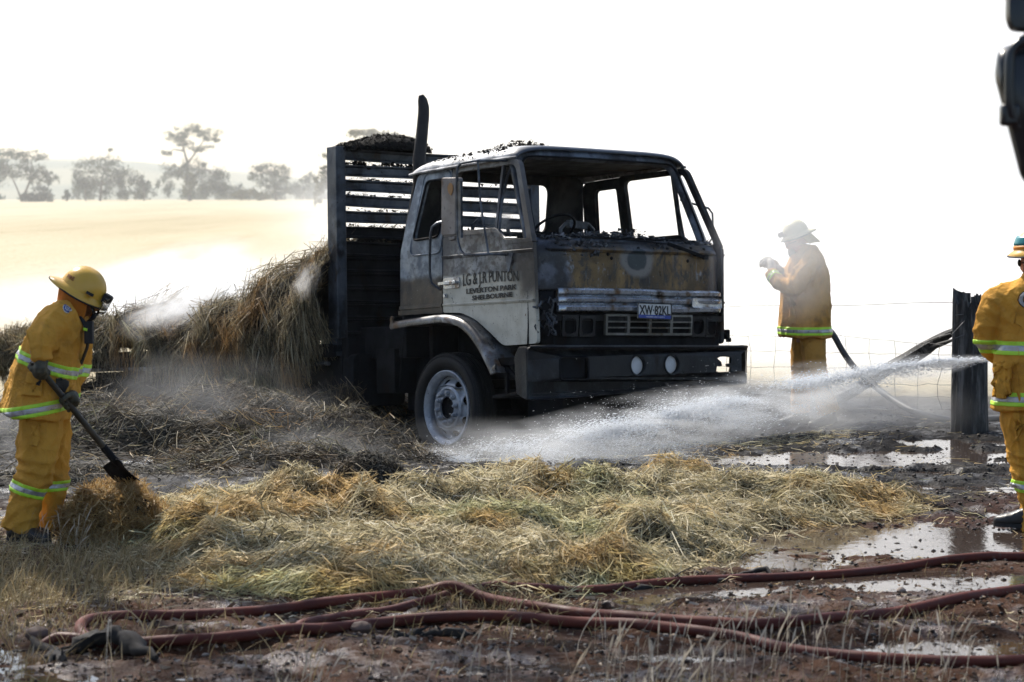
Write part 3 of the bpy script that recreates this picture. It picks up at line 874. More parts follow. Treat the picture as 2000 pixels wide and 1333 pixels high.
# ---- bright trim: three pressed ribs
mb = MB(); prof = []
for (z0, z1) in ((1.535, 1.470), (1.462, 1.402), (1.392, 1.326)):
    prof += [(.010, z0), (.048, z0 - .008), (.062, z0 - .022), (.056, z1 + .014), (.014, z1)]
y0, y1 = -.89, 1.085; rings = []
for i, y in enumerate(np.linspace(y0, y1, 60)):
    e = min(1.0, min(y - y0 + .008, y1 - y + .008) / .055)
    dent = .012 * float(fbm(np.array([y * 3.0]), np.array([.3]), 0, 77, 3)[0])
    rings.append([(fx(y, 1.45) - .004 + a * (.25 + .75 * e) + dent * (a / .06), y, z + .006 * float(vn(np.array([y * 2.2]), np.array([z * 4]), 0, 78)[0])) for a, z in prof] +
                 [(fx(y, 1.45) - .02, y, 1.33), (fx(y, 1.45) - .02, y, 1.53)])
mb.loft(rings); trim = part(mb, 'grille_trim', M_TRIM, smooth=30)
mb = MB()
V, F = panel(rounded([(.62, 1.375), (1.05, 1.375), (1.05, 1.465), (.62, 1.465)], .02), [], .01, lambda a, b, c: (fx(a, b) + .062 + c, a, b)); mb.add(V, F)
mb.build('mounting_plate', M_TRIM, trim, bevel=.003)
# ---- number plate
mb = MB(); V, F = panel(rounded([(-.060, 1.272), (.345, 1.262), (.347, 1.408), (-.058, 1.413)], .012), [], .006, lambda a, b, c: (.082 + c, a, b)); mb.add(V, F)
M_PLATE = simple('plate_silver', (.50, .51, .52), .4, .2, .15, 12)
plate = part(mb, 'number_plate', M_PLATE, bevel=.001)
mb = MB(); V, F = panel(rounded([(-.060, 1.272), (.345, 1.262), (.347, 1.408), (-.058, 1.413)], .012), [rounded([(-.050, 1.280), (.336, 1.271), (.338, 1.400), (-.049, 1.405)], .01)], .004, lambda a, b, c: (.0865 + c, a, b)); mb.add(V, F)
mb.build('plate_border', M_LETTER, plate, smooth=0)
V, F = text_mesh("XW·82KL", .125, lambda a, b, c: (a, b, c), .002, .003)
V = np.array(V); V[:, 0] = (V[:, 0] - V[:, 0].min()) / np.ptp(V[:, 0]); V[:, 1] *= .083 / V[:, 1].max()
mb = MB(); mb.add([(.0868 + q[2], -.040 + q[0] * .370, 1.311 + q[1] - .008 * q[0]) for q in V], F); mb.build('plate_characters', M_LETTER, plate, smooth=0)
mb = MB(); mb.prism([(-.051, 1.280), (.337, 1.271), (.337, 1.301), (-.051, 1.309)], lambda a, b, c: (c, a, b), .0835, .0862)
mb.build('blue_strip', MT('plate_blue').set((.02, .05, .30), .4), plate, smooth=0)
V, F = text_mesh("NATIONAL HEAVY VEHICLE", .02, lambda a, b, c: (a, b, c), .001)
V = np.array(V); V[:, 0] = (V[:, 0] - V[:, 0].min()) / np.ptp(V[:, 0])
mb = MB(); mb.add([(.0868 + q[2], .04 + q[0] * .22, 1.284 + q[1] * .9 - .004 * q[0]) for q in V], F); mb.build('strip_lettering', MT('plate_white').set((.6, .62, .66), .5), plate, smooth=0)
# ---- grille: 4 x 3 openings
mb = MB(); holes = []
for i in range(4):
    for j in range(3):
        a0 = -.357 + .022 + i * .2555; b0 = 1.132 + .016 + j * .0525
        holes.append([(a0, b0), (a0 + .225, b0), (a0 + .225, b0 + .040), (a0, b0 + .040)])
V, F = panel(rounded([(-.357, 1.128), (.672, 1.126), (.672, 1.312), (-.357, 1.314)], .01), holes, .03, lambda a, b, c: (fx(a, b) - .005 + c, a, b)); mb.add(V, F)
part(mb, 'grille', M_GRILLE, smooth=30, bevel=.003)
# burnt-out headlamp housings, two on each side
for cyy in (-.745, -.555, .765, .945):
    mb = MB(); V, F = panel(rounded([(cyy - .088, 1.115), (cyy + .088, 1.115), (cyy + .088, 1.30), (cyy - .088, 1.30)], .02), [rounded([(cyy - .064, 1.14), (cyy + .064, 1.14), (cyy + .064, 1.275), (cyy - .064, 1.275)], .045, 5)], .025, lambda a, b, c: (fx(a, b) - .015 + c, a, b)); mb.add(V, F)
    part(mb, 'headlamp_housing', M_BUMPER, bevel=.003)
mb = MB(); V, F = panel(rounded([(-.92, 1.02), (1.0, 1.02), (1.0, 1.115), (-.92, 1.115)], .02), [], .02, lambda a, b, c: (fx(a, b) - .03 + c, a, b)); mb.add(V, F); part(mb, 'lower_valance', M_BLACK, bevel=.003)

# ---- bumper: deep pressed beam with cut-outs
BT, BB = 1.025, .565
def bx_(y, z):
    a = abs(y) / 1.28
    return .155 - .11 * max(0, a - .86) ** 2 / .02 - .03 * float(sst(.72, .55, z)) + .012 * float(sst(.97, 1.0, z))


def clip_poly(c, r, n=20): return [(c[0] + r[0] * math.cos(2 * PI * k / n), c[1] + r[1] * math.sin(2 * PI * k / n)) for k in range(n)]


mb = MB()
cut = [clip_poly((-.138, .858), (.088, .088)), clip_poly((.262, .864), (.088, .088)),
       [(.800, .800), (.830, .792), (.975, .795), (.985, .835), (.945, .84), (.938, .866), (.982, .872), (.985, .925), (.93, .932), (.85, .930), (.815, .917), (.862, .885), (.872, .85), (.85, .842), (.81, .85)],
       [(1.115, .80), (1.175, .785), (1.175, .985), (1.115, .955)],
       rounded([(-1.02, .74), (-.70, .74), (-.70, .93), (-1.02, .93)], .03)]
bout = rounded([(-1.285, BB), (1.27, BB + .12), (1.27, BT), (-1.285, BT)], [.06, .06, .03, .03])
# densify so the plan curve follows
def dens(P, m=.09):
    out = []
    for i in range(len(P)):
        a = np.array(P[i]); b = np.array(P[(i + 1) % len(P)]); k = max(1, int(np.linalg.norm(b - a) / m))
        out += [tuple(a + (b - a) * j / k) for j in range(k)]
    return out


V, F = panel(dens(bout), cut, .03, lambda a, b, c: (bx_(a, b) + c, a, b)); mb.add(V, F)
lip = lambda z, d: [(bx_(y, z) + .004, y, z) for y in np.linspace(-1.27, 1.26, 40)]
mb.tube(lip(BT - .004, 0), .016, 6)
mb.grid(lambda y, k: (bx_(y, BT) - k, y, BT - .004 - .012 * k + .004 * float(vn(np.array([y * 3.0]), np.array([k * 9]), 0, 12)[0])), np.linspace(-1.26, 1.24, 40), [.0, .05, .11, .16])
# end caps that wrap back
mb.prism(rounded([(-.10, BB + .06), (.045, BB), (.045, BT), (-.06, BT), (-.12, BT - .08)], .03), lambda a, b, c: (a, -1.275 + c, b), -.015, .015)
mb.bar((.04, 1.262, BB + .15), (.04, 1.262, BT), .03, .03); mb.bar((.04, 1.262, BT), (-.2, 1.18, BT - .01), .03)
bump_ = part(mb, 'bumper', M_BUMPER, smooth=40, bevel=.004)
mb = MB(); V, F = panel(rounded([(-1.00, .755), (-.72, .755), (-.72, .915), (-1.00, .915)], .03), [], .02, lambda a, b, c: (bx_(a, b) - .035 + c, a, b)); mb.add(V, F)
mb.tube([(bx_(y, .74) + .012, y, z) for y, z in dens(rounded([(-1.02, .74), (-.70, .74), (-.70, .93), (-1.02, .93)], .03))], .010, 5, closed=True); mb.build('lamp_pocket', M_BLACK, bump_)
t = MT('fog_lamp_glass'); w = t.n('ShaderNodeTexWave'); w.wave_type = 'BANDS'; w.bands_direction = 'Z'; w.inputs['Scale'].default_value = 42; w.inputs['Distortion'].default_value = 1.5
t.l(t.map((1, 1, 1), (.35, 0, 0)), w.inputs['Vector'])
M_FOG = t.set(t.mix(w.outputs['Fac'], (.62, .63, .64), (.92, .92, .92)), .25, .12, t.bump(w.outputs['Fac'], .5, .006))
for c in ((-.138, .858), (.262, .864)):
    mb = MB(); mb.lathe([(0, -.004), (.05, -.007), (.078, -.018), (.084, -.03)], (bx_(*c) + .004, c[0], c[1]), (1, 0, 0), 28)
    fl = mb.build('fog_lamp', M_FOG, truck)
    mb = MB(); mb.lathe([(.080, -.01), (.084, .010), (.094, .012), (.098, .0), (.098, -.03)], (bx_(*c) + .014, c[0], c[1]), (1, 0, 0), 28); mb.build('lamp_bezel', M_BUMPER, fl)

# ---- wheel-arch fender (near side and its twin)
def fender(s):
    path = [(-2.09, 1.298), (-1.75, 1.325), (-1.35, 1.345), (-1.15, 1.342), (-.95, 1.30), (-.80, 1.22), (-.66, 1.10), (-.55, .97), (-.47, .86), (-.43, .80)]
    path = rounded(path, .09, 4); mb = MB(); P = np.array(path); n = len(P); rings = []
    T = np.gradient(P, axis=0); T /= np.linalg.norm(T, axis=1)[:, None]; N = np.stack([-T[:, 1], T[:, 0]], -1)
    prof = [(-.86, -.004), (-1.10, .0), (-1.19, -.002), (-1.235, -.014), (-1.25, -.04), (-1.245, -.075), (-1.225, -.075), (-1.228, -.045), (-1.215, -.03), (-1.10, -.02), (-.86, -.022)]
    for i in range(n): rings.append([(P[i, 0] + N[i, 0] * d, -s * yy * -1 if False else s * abs(yy), P[i, 1] + N[i, 1] * d) for yy, d in prof])
    mb.loft(rings); return mb.build('fender', M_FENDER, truck, smooth=50)


fender(-1); fender(1)
mb = MB(); mb.bar((-.56, -1.13, .90), (-.06, -1.13, .92), .05, .07); mb.bar((-.50, -1.12, .90), (-.10, -1.12, .60), .03); mb.bar((-.48, -1.2, .60), (-.14, -1.2, .62), .10, .03); mb.bar((-.44, -1.12, .88), (-.44, -1.12, .60), .03); mb.bar((-.16, -1.12, .88), (-.16, -1.12, .62), .03)
part(mb, 'cab_step', M_BLACK, bevel=.004)

# ---- wheels
AX, RAD = -1.368, .503
def wheel(name_at, s, parent):
    """s = -1: outer face to the truck's right"""
    w = bpy.data.objects.new('wheel', None); COL.objects.link(w); w.parent = parent; w.location = name_at
    ax = np.array((0, s, 0.0)); mb = MB()
    prof = [(.325, -.12), (.345, .075), (.37, .108), (.41, .122), (.445, .120), (.462, .112), (.466, .104), (.474, .108), (.490, .098), (.499, .086), (.503, .07), (.503, .046), (.490, .044), (.490, .034), (.5035, .032), (.5035, .006), (.491, .004), (.491, -.006), (.5035, -.008), (.5035, -.034), (.491, -.036), (.491, -.046), (.503, -.05), (.499, -.09), (.46, -.115), (.40, -.125), (.325, -.12)]
    mb.lathe(prof, (0, 0, 0), ax, 72)
    for k in range(72):        # shoulder lugs
        a = 2 * PI * (k + .5) / 72; d = np.array((math.cos(a), 0, math.sin(a)))
        mb.bar(d * .492 + ax * .096, d * .500 + ax * .080, .024, .012, upv=d)
    mb.build('tyre', M_TYRE, w, smooth=45)
    mb = MB(); mb.lathe([(.300, .01), (.290, .040), (.288, .075), (.300, .088), (.318, .094), (.332, .104), (.340, .100), (.342, .085), (.330, -.10)], (0, 0, 0), ax, 64)
    def dish(a, b, c):
        r = math.hypot(a, b); h = .072 * float(sst(.275, .185, r)) + .012; return tuple(np.array((a, 0, b)) + ax * (h + c))
    def ring(r, n=64): return [(r * math.cos(2 * PI * k / n), r * math.sin(2 * PI * k / n)) for k in range(n)]
    hol = [ring(.098, 40)]
    for k in range(8):
        a = 2 * PI * (k + .35) / 8; ca, sa = math.cos(a), math.sin(a)
        hol.append([(.240 * ca + .024 * math.cos(q) * ca - .042 * math.sin(q) * sa, .240 * sa + .024 * math.cos(q) * sa + .042 * math.sin(q) * ca) for q in np.linspace(0, 2 * PI, 18, endpoint=False)])
    V, F = panel(ring(.292, 72), hol, .012, dish); mb.add(V, F)
    # inner rings give the dish its step
    mb.lathe([(.170, .088), (.176, .0905), (.186, .086), (.196, .074)], (0, 0, 0), ax, 56)
    rim = mb.build('rim', M_RIM, w, smooth=50)
    mb = MB(); mb.lathe([(.0, .045), (.05, .05), (.06, .03), (.085, .035), (.0975, .05), (.097, .07), (.102, .092), (.099, .02), (.099, -.05)], (0, 0, 0), ax, 40); mb.build('hub', M_BLACK, w)
    for k in range(10):
        a = 2 * PI * (k + .2) / 10; d = np.array((math.cos(a), 0, math.sin(a))) * .135
        mb = MB(); mb.lathe([(0, .128), (.010, .128), (.012, .118), (.0185, .116), (.0195, .096), (.023, .094), (.023, .084)], d, ax, 6); mb.build('wheel_nut', M_RIM, rim, smooth=25)
    return w


wheel((AX, -1.0, RAD), -1, truck)
wl = wheel((AX, .98, RAD), 1, truck)
mb = MB(); mb.tube([(AX, -.95, .45), (AX, -.5, .42), (AX, .5, .42), (AX, .95, .45)], .06, 8); part(mb, 'front_axle', M_BLACK)

# ---- chassis, tank, tray
mb = MB()
for y in (-.42, .42): mb.box((-4.6, y, .80), (9.0, .09, .24))
for x in (-.6, -2.2, -3.4, -4.8, -6.2, -7.6): mb.box((x, 0, .80), (.12, .76, .18))
part(mb, 'chassis_rails', M_BLACK, bevel=.006)
mb = MB(); mb.box((-.9, 0, 1.0), (1.5, 1.5, .5)); mb.box((-.9, 0, 1.36), (1.3, 1.0, .22)); mb.box((-.6, 0, .62), (.7, .6, .4)); part(mb, 'engine_block', M_BLACK, bevel=.02)
mb = MB(); mb.box((-1.0, 0, 1.28), (1.95, 2.12, .05)); part(mb, 'cab_floor', M_INNER)
mb = MB(); mb.box((-1.72, -.0, .98), (.05, 2.0, .60)); mb.box((-.18, 0, 1.15), (.04, 2.0, .5)); part(mb, 'mud_shield', M_BLACK)
mb = MB(); V = rounded([(-.30, .52), (.30, .52), (.30, 1.02), (-.30, 1.02)], .09, 5); mb.prism(V, lambda a, b, c: (c, -.86 + a, b), -3.75, -2.75)
for x in (-3.55, -2.95): mb.prism(rounded([(-.315, .505), (.315, .505), (.315, 1.035), (-.315, 1.035)], .09, 5), lambda a, b, c: (c, -.86 + a, b), x - .02, x + .02)
part(mb, 'fuel_tank', M_BLACK, bevel=.006)
mb = MB(); mb.box((-2.58, 0, 1.12), (.80, 1.9, .30)); mb.box((-2.3, 0, .72), (.3, 1.5, .5)); mb.box((-2.0, 0, .55), (.25, 1.3, .6)); mb.box((-3.0, 0, 1.08), (.3, 2.3, .2)); part(mb, 'cab_rear_crossbeam', M_BLACK, bevel=.01)
mb = MB(); mb.box((-.5, 0, .48), (.5, 1.3, .34)); mb.box((-1.1, 0, .42), (.8, .5, .34)); mb.bar((-.35, -.62, .62), (-2.2, -.62, .62), .08, .09); mb.bar((-.35, .62, .62), (-2.2, .62, .62), .08, .09); part(mb, 'front_springs', M_BLACK, bevel=.01)
mb = MB(); mb.box((-2.45, -.75, .85), (.30, .5, .42)); mb.bar((-2.2, -1.02, .7), (-2.2, -.95, 1.28), .012); part(mb, 'battery_box', M_BLACK, bevel=.01)
mb = MB(); mb.box((-6.6, 0, 1.075), (7.3, 2.44, .07)); tray = part(mb, 'tray_floor', M_BLACK, bevel=.004)
for x in np.arange(-3.4, -10, -.75):
    mb = MB(); mb.box((x, 0, .985), (.08, 2.42, .10)); mb.build('tray_cross_member', M_BLACK, truck)
for s in (-1, 1):
    mb = MB(); mb.box((-6.6, s * 1.235, 1.05), (7.3, .03, .12)); mb.tube([(-2.96, s * 1.26, 1.105), (-10.2, s * 1.26, 1.105)], .018, 6); part(mb, 'tray_edge', M_BLACK, bevel=.004)
    mb = MB(); mb.tube([(-3.0, s * 1.27, .93), (-10.2, s * 1.27, .93)], .022, 6); part(mb, 'rope_rail', M_TRIM if False else M_FENDER)
    for x in np.arange(-3.35, -10, -.75):
        mb = MB(); mb.bar((x, s * 1.265, 1.08), (x, s * 1.268, .92), .05, .02); mb.build('rail_bracket', M_FENDER if s < 0 else M_BLACK, truck)
# side stakes leaning out of the hay
mb = MB(); mb.bar((-5.15, -1.3, .93), (-4.85, -1.36, .45), .05, .03); part(mb, 'hanging_strut', M_BLACK)

# ---- headboard: posts and slats
HX_ = -2.95
for y in (-1.172, 1.20):
    mb = MB(); mb.prism(rounded([(-.055, 1.17), (.055, 1.17), (.055, 3.0), (-.055, 3.0)], .008), lambda a, b, c: (HX_ + c, y + a, b), -.11, .05)
    mb.prism([(-.055, 1.0), (.055, 1.0), (.055, 1.20), (-.055, 1.20)], lambda a, b, c: (HX_ + c - .02, y * .99 + a, b), -.22, .02)
    part(mb, 'headboard_post', M_HB, bevel=.006)
zt = 2.985; r_ = np.random.default_rng(11)
sl_mesh = None
for k in range(12):
    z0 = zt - k * .1485
    if z0 < 1.15: break
    mb = MB(); d = r_.uniform(-.004, .004); h = .114 if k < 6 else .137
    pr = [(.0, z0), (.040, z0 - .004), (.040, z0 - .016), (.016, z0 - .030), (.016, z0 - h + .026), (.040, z0 - h + .012), (.040, z0 - h), (.0, z0 - h)]
    rings = [[(HX_ + a + .006 * math.sin(y * 2 + k), y, b + d * y + .004 * math.sin(3 * y + 2 * k)) for a, b in pr] for y in np.linspace(-1.119, 1.147, 14)]
    mb.loft(rings); sl = part(mb, 'headboard_slat', M_HB if k < 5 else M_BLACK, smooth=30)
mb = MB(); mb.box((HX_ - .03, 0, 1.62), (.02, 2.28, .92)); part(mb, 'headboard_sheet', M_BLACK)

# ---- exhaust stack
mb = MB(); path = [(-2.40, -.60, 1.1), (-2.40, -.612, 2.3), (-2.40, -.615, 2.86), (-2.40, -.580, 3.08), (-2.40, -.555, 3.28), (-2.40, -.552, 3.36), (-2.40, -.566, 3.43), (-2.40, -.582, 3.475)]
rr = [.062, .062, .062, .058, .056, .054, .046, .024]
mb.tube(path, rr, 14); part(mb, 'exhaust_stack', simple('charred_pipe', (.018, .018, .019), .75, .2, .5, 10, .9, 30))

# ---- interior: wheel, seats, dash
mb = MB(); c = np.array((-.52, -.52, 2.07)); nrm = np.array((-.62, 0, .78)); nrm /= np.linalg.norm(nrm); u = np.array((0, 1, 0.)); w_ = np.cross(nrm, u)
mb.tube([c + .215 * (math.cos(a) * u + math.sin(a) * w_) for a in np.linspace(0, 2 * PI, 40, endpoint=False)], .0125, 8, closed=True)
for a in (0.1, PI - .1, 1.6): mb.tube([c - nrm * .03, c + .21 * (math.cos(a) * u + math.sin(a) * w_)], .008, 6)
mb.tube([c - nrm * .03, c - nrm * .75], .022, 8); part(mb, 'steering_wheel', M_BLACK)
for y in (-.52, .52):
    mb = MB(); b = [(-1.34, y - .22, 1.55), (-1.42, y - .22, 2.06), (-1.43, y - .20, 2.17), (-1.43, y - .14, 2.22), (-1.43, y + .14, 2.22), (-1.43, y + .20, 2.17), (-1.42, y + .22, 2.06), (-1.34, y + .22, 1.55)]
    mb.tube(b, .018, 7)
    for z in (1.72, 1.9, 2.06): mb.bar((-1.39, y - .22, z), (-1.39, y + .22, z), .02, .03)
    mb.bar((-1.43, y - .11, 2.22), (-1.43, y + .11, 2.205), .05, .07); mb.box((-1.15, y, 1.52), (.5, .46, .05)); mb.box((-1.15, y, 1.42), (.4, .36, .18))
    part(mb, 'seat_frame', M_FRAME)
mb = MB(); mb.grid(lambda y, k: (-.10 - k, y, 1.93 - .10 * (k - .1) + .045 * float(fbm(np.array([y * 5.0]), np.array([k * 9.0]), 0, 61, 4)[0])), np.linspace(-1.04, 1.04, 70), np.linspace(0, .42, 16)); part(mb, 'collapsed_dashboard', M_CHAR, smooth=30)
# ash and debris along the cowl
def flakes(name, n, fn, size, mat, parent, r, flat=.35):
    P = np.array([fn(r) for _ in range(n)]); s_ = size * (.4 + 1.6 * r.random(n) ** 2.2)
    V = r.standard_normal((n, 4, 3)) * np.array([1, 1, flat]); V *= s_[:, None, None] * .6; V += P[:, None]
    F = np.array([[0, 1, 2], [0, 2, 3], [0, 3, 1], [1, 3, 2]])[None] + 4 * np.arange(n)[:, None, None]
    o = npmesh(name, V.reshape(-1, 3), F.reshape(-1, 3), mat, parent); o['kind'] = 'stuff'; return o


r_ = np.random.default_rng(31)
def cowl(r):
    y = r.uniform(-1.0, 1.0); h = .075 * max(0, 1 - abs(y + .25) / .75) + .02 + (.05 if abs(y - .12) < .1 else 0)
    return (-.06 - .26 * r.random(), y, 1.955 + h * r.random() ** 1.3 + .01)
flakes('cowl_ash', 1500, cowl, .024, M_ASHFLAKE, truck, r_, .6)
def drip(r):
    y = r.choice([-.62, -.5, -.38, -.8, .3]) + r.normal() * .05; z = 1.95 - abs(r.normal()) * .06; return (fx(y, z) + .012, y, z)
flakes('cowl_ash', 220, drip, .02, M_ASHFLAKE, truck, r_, .8)
def rooftop(r):
    k = r.random(); x = -1.95 + .78 * k; y = r.normal() * .30 + .1; y = max(-.85, min(.95, y))
    h = .17 * math.sin(PI * min(1, k * .95 + .12)) * math.exp(-((y - .05) / .42) ** 2)
    u = (x + 1.19) / .80; return (x, y, roof_pt(u, y / 1.035)[2] + h * r.random() + .004)
flakes('roof_debris', 5200, rooftop, .015, M_CHAR, truck, r_, .7)
def roofbits(r):
    x = r.uniform(-1.7, -.6); y = -.96 + r.normal() * .03; u = (x + 1.19) / .80; return (x, y, roof_pt(u, max(-.99, y / 1.035))[2] + .01 * r.random())
flakes('roof_debris', 160, roofbits, .016, M_CHAR, truck, r_, .6)
# charred hay lump caught on top of the headboard
mb = MB()
def lump(y, k):
    q = (y + .60) / .53; pr = max(0, 1 - abs(q) ** 2.2); n = float(fbm(np.array([y * 7.0]), np.array([k * 3.0]), 0, 51, 4)[0])
    base = .04 + .135 * pr ** .7 * (1 + .25 * n) * (.6 + .4 * math.cos((q - .25) * 2)); a = PI * k
    return (HX_ - .03 + .20 * math.cos(a) * (.4 + pr), y, 2.975 + base * math.sin(a))
mb.grid(lump, np.linspace(-1.12, -.12, 60), np.linspace(0, 1, 14)); part(mb, 'charred_hay_lump', M_CHAR, smooth=0)['kind'] = 'stuff'
def lumpf(r):
    y = r.uniform(-1.13, -.14); return np.array(lump(y, r.random())) + r.normal(size=3) * .008
flakes('charred_hay_lump', 4200, lumpf, .011, M_CHAR, truck, r_, 1)
def slatbits(r):
    k = r.integers(1, 7); return (HX_ + r.uniform(0, .04), r.uniform(-1.1, -.2) if r.random() < .7 else r.uniform(-.2, 1.1), zt - k * .1485 + .012 * abs(r.normal()))
flakes('slat_debris', 900, slatbits, .016, M_CHAR, truck, r_, .6)
def underbits(r):
    y = r.choice([-.95, -.85, -.55, -.42, -.3]) + r.normal() * .05; return (HX_ - .05 + r.normal() * .03, y, zt - .11 - .035 * abs(r.normal()))
flakes('slat_debris', 260, underbits, .02, M_CHAR, truck, r_, 1)

# ---- mirrors, rails, wiper
mb = MB(); Y = -1.34
mb.tube(rounded([(-.53, Y + .22, 2.672), (-.55, Y, 2.66), (-.80, Y, 2.655), (-.835, Y, 2.60), (-.84, Y, 2.06), (-.835, Y, 1.95), (-.74, Y, 1.845), (-.41, Y + .02, 1.836), (-.395, Y + .21, 1.836)], .06, 4) if False else
        [(-.53, -1.02, 2.675), (-.55, Y + .03, 2.662), (-.60, Y, 2.66), (-.78, Y, 2.655), (-.825, Y, 2.63), (-.838, Y, 2.58), (-.842, Y, 2.06), (-.835, Y, 1.97), (-.80, Y, 1.89), (-.74, Y, 1.848), (-.45, Y, 1.838), (-.41, Y + .03, 1.838), (-.395, -1.11, 1.838)], .012, 7)
mb.tube([(-.535, Y, 2.662), (-.505, Y, 2.3), (-.40, Y, 1.84)], .010, 6)
mb.prism([(-.875, 2.0), (-.835, 2.0), (-.835, 2.5), (-.875, 2.5)], lambda a, b, c: (a + .06, Y + c, b), -.012, .012)
mb.prism([(-.43, 1.845), (-.31, 1.85), (-.37, 1.69), (-.385, 1.69)], lambda a, b, c: (a, -1.132 - c, b), -.002, .008)
marm = part(mb, 'mirror_bracket', M_FRAME, smooth=50)
mb = MB(); bk = rounded([(-1.055, 2.035), (-.845, 2.03), (-.83, 2.535), (-1.04, 2.55)], .02, 3)
mb.prism(bk, lambda a, b, c: (a + .3 * c, Y + .02 + c, b), -.035, .035)
mb.prism([(-.99, 2.02), (-.88, 2.02), (-.90, 1.985), (-.93, 1.99), (-.96, 1.98)], lambda a, b, c: (a, Y + .02 + c, b), -.02, .02)
mh = mb.build('mirror', burnt('mirror_back', (.15, .125, .11), ash=(.22, .20, .19), rough=.55, metal=.1, s=(.62, .76)), truck, bevel=.008)
mb = MB(); mb.prism(rounded([(-.955, 2.46), (-.915, 2.50), (-.872, 2.47), (-.872, 2.42), (-.905, 2.375), (-.945, 2.41)], .02), lambda a, b, c: (a, Y - .018 + c, b), -.004, .0)
mb.build('exposed_backing', MT('raw_amber').set((.30, .15, .045), .6), mh, smooth=0)
mb = MB(); mb.tube([(-.50, 1.0, 2.40), (-.44, 1.30, 2.33), (-.42, 1.33, 2.28), (-.38, 1.30, 2.06), (-.36, 1.22, 2.0), (-.30, 1.08, 2.0)], .010, 6); part(mb, 'mirror_bracket', M_FRAME)
mb = MB(); g = [(-1.335, -1.10, 2.19), (-1.39, -1.155, 2.175), (-1.44, -1.175, 2.14), (-1.468, -1.175, 2.08), (-1.484, -1.175, 1.9), (-1.486, -1.175, 1.70), (-1.47, -1.165, 1.63), (-1.41, -1.12, 1.575)]
mb.tube(g, .012, 7); part(mb, 'grab_rail', M_FRAME)
mb = MB(); mb.bar((fx(.88, 1.86) + .045, .80, 1.835), (fx(.4, 1.93) + .03, .40, 1.952), .022, .03); mb.bar((fx(.3, 1.93) + .03, .42, 1.948), (-.05, -.35, 1.99), .012); mb.box((fx(.84, 1.84) + .045, .81, 1.835), (.03, .05, .04)); part(mb, 'wiper_arm', M_BLACK)
mb = MB(); mb.tube([(-.10, 1.10, 1.16), (-.10, 1.17, 1.15), (-.10, 1.19, 1.10)], .012, 5); mb.box((-.10, 1.185, 1.14), (.05, .045, .09)); mb.box((-.09, 1.20, 1.09), (.04, .04, .04)); part(mb, 'melted_indicator', M_BLACK, bevel=.008)

# ================================================================== HAY
def unit(v): return v / (np.linalg.norm(v, axis=1, keepdims=True) + 1e-9)


def straw_arrays(P, D, L, W, bend=.08, r=rng, sag=None):
    """ribbons: centre P, direction D, length L, width W; each has two faces with a kink"""
    n = len(P); D = unit(D); a = unit(np.cross(D, r.standard_normal((n, 3)))); b = np.cross(D, a)
    mid = P + a * (L * bend * r.standard_normal(n))[:, None]
    if sag is not None: mid = mid + np.array((0, 0, 1.0)) * (L * sag)[:, None]
    e0 = P - D * (L / 2)[:, None]; e1 = P + D * (L / 2)[:, None]
    w = b * (W / 2)[:, None]; w2 = (b * .75 + a * .66) * (W / 2)[:, None]
    V = np.stack([e0 - w * .8, e0 + w * .8, mid + w2, mid - w2, e1 + w * .5, e1 - w * .5], 1)
    F = np.array([[0, 1, 2, 3], [3, 2, 4, 5]])[None] + 6 * np.arange(n)[:, None, None]
    return V.reshape(-1, 3), F.reshape(-1, 4)


def straw_obj(name, P, D, L, W, mat, parent=None, **k):
    V, F = straw_arrays(P, D, L, W, **k); return npmesh(name, V, F, mat, parent)


def poly_sd(x, y, P):
    """signed distance (inside positive) to polygon P"""
    P = np.asarray(P); ins = np.zeros(x.shape, bool); d = np.full(x.shape, 1e9)
    for i in range(len(P)):
        ax, ay = P[i - 1]; bx, by = P[i]
        c = ((ay > y) != (by > y)) & (x < (bx - ax) * (y - ay) / (by - ay + 1e-12) + ax); ins ^= c
        ex, ey = bx - ax, by - ay; tt = np.clip(((x - ax) * ex + (y - ay) * ey) / (ex * ex + ey * ey + 1e-12), 0, 1)
        d = np.minimum(d, np.hypot(x - ax - tt * ex, y - ay - tt * ey))
    return np.where(ins, d, -d)


def field_straws(hfun, cover, xr, yr, n, L, W, flow, spread, lift, r, raise_=.012, e=.03):
    """straws lying on the height field hfun, combed along flow(x, y)"""
    x = r.uniform(*xr, n * 3); y = r.uniform(*yr, n * 3); k = r.random(n * 3) < cover(x, y); x, y = x[k][:n], y[k][:n]; n = len(x)
    z = hfun(x, y); gx_ = (hfun(x + e, y) - hfun(x - e, y)) / (2 * e); gy_ = (hfun(x, y + e) - hfun(x, y - e)) / (2 * e)
    gx_ = np.clip(gx_, -1.5, 1.5); gy_ = np.clip(gy_, -1.5, 1.5)
    a = flow(x, y) + spread * r.standard_normal(n); dx, dy = np.cos(a), np.sin(a)
    D = np.stack([dx, dy, gx_ * dx + gy_ * dy + lift * r.standard_normal(n)], -1)
    l = L[0] + (L[1] - L[0]) * r.random(n) ** 1.5; w = r.uniform(W[0], W[1], n)
    return np.stack([x, y, z + raise_ * r.random(n) * 2.2], -1), D, l, w


def hayhue(green, gold, sc):
    def f(t, c):
        g = t.ss(t.noise(sc, 4, .6), .50, .66); o = t.ss(t.noise(sc * 1.3, 4, .6, vec=t.map((1, 1, 1), (.7, .3, 1.2))), .50, .64)
        c = t.mix(t.ma('MULTIPLY', g, .8), c, green, 'MULTIPLY')
        return t.mix(t.ma('MULTIPLY', o, .85), c, gold, 'MULTIPLY')
    return f


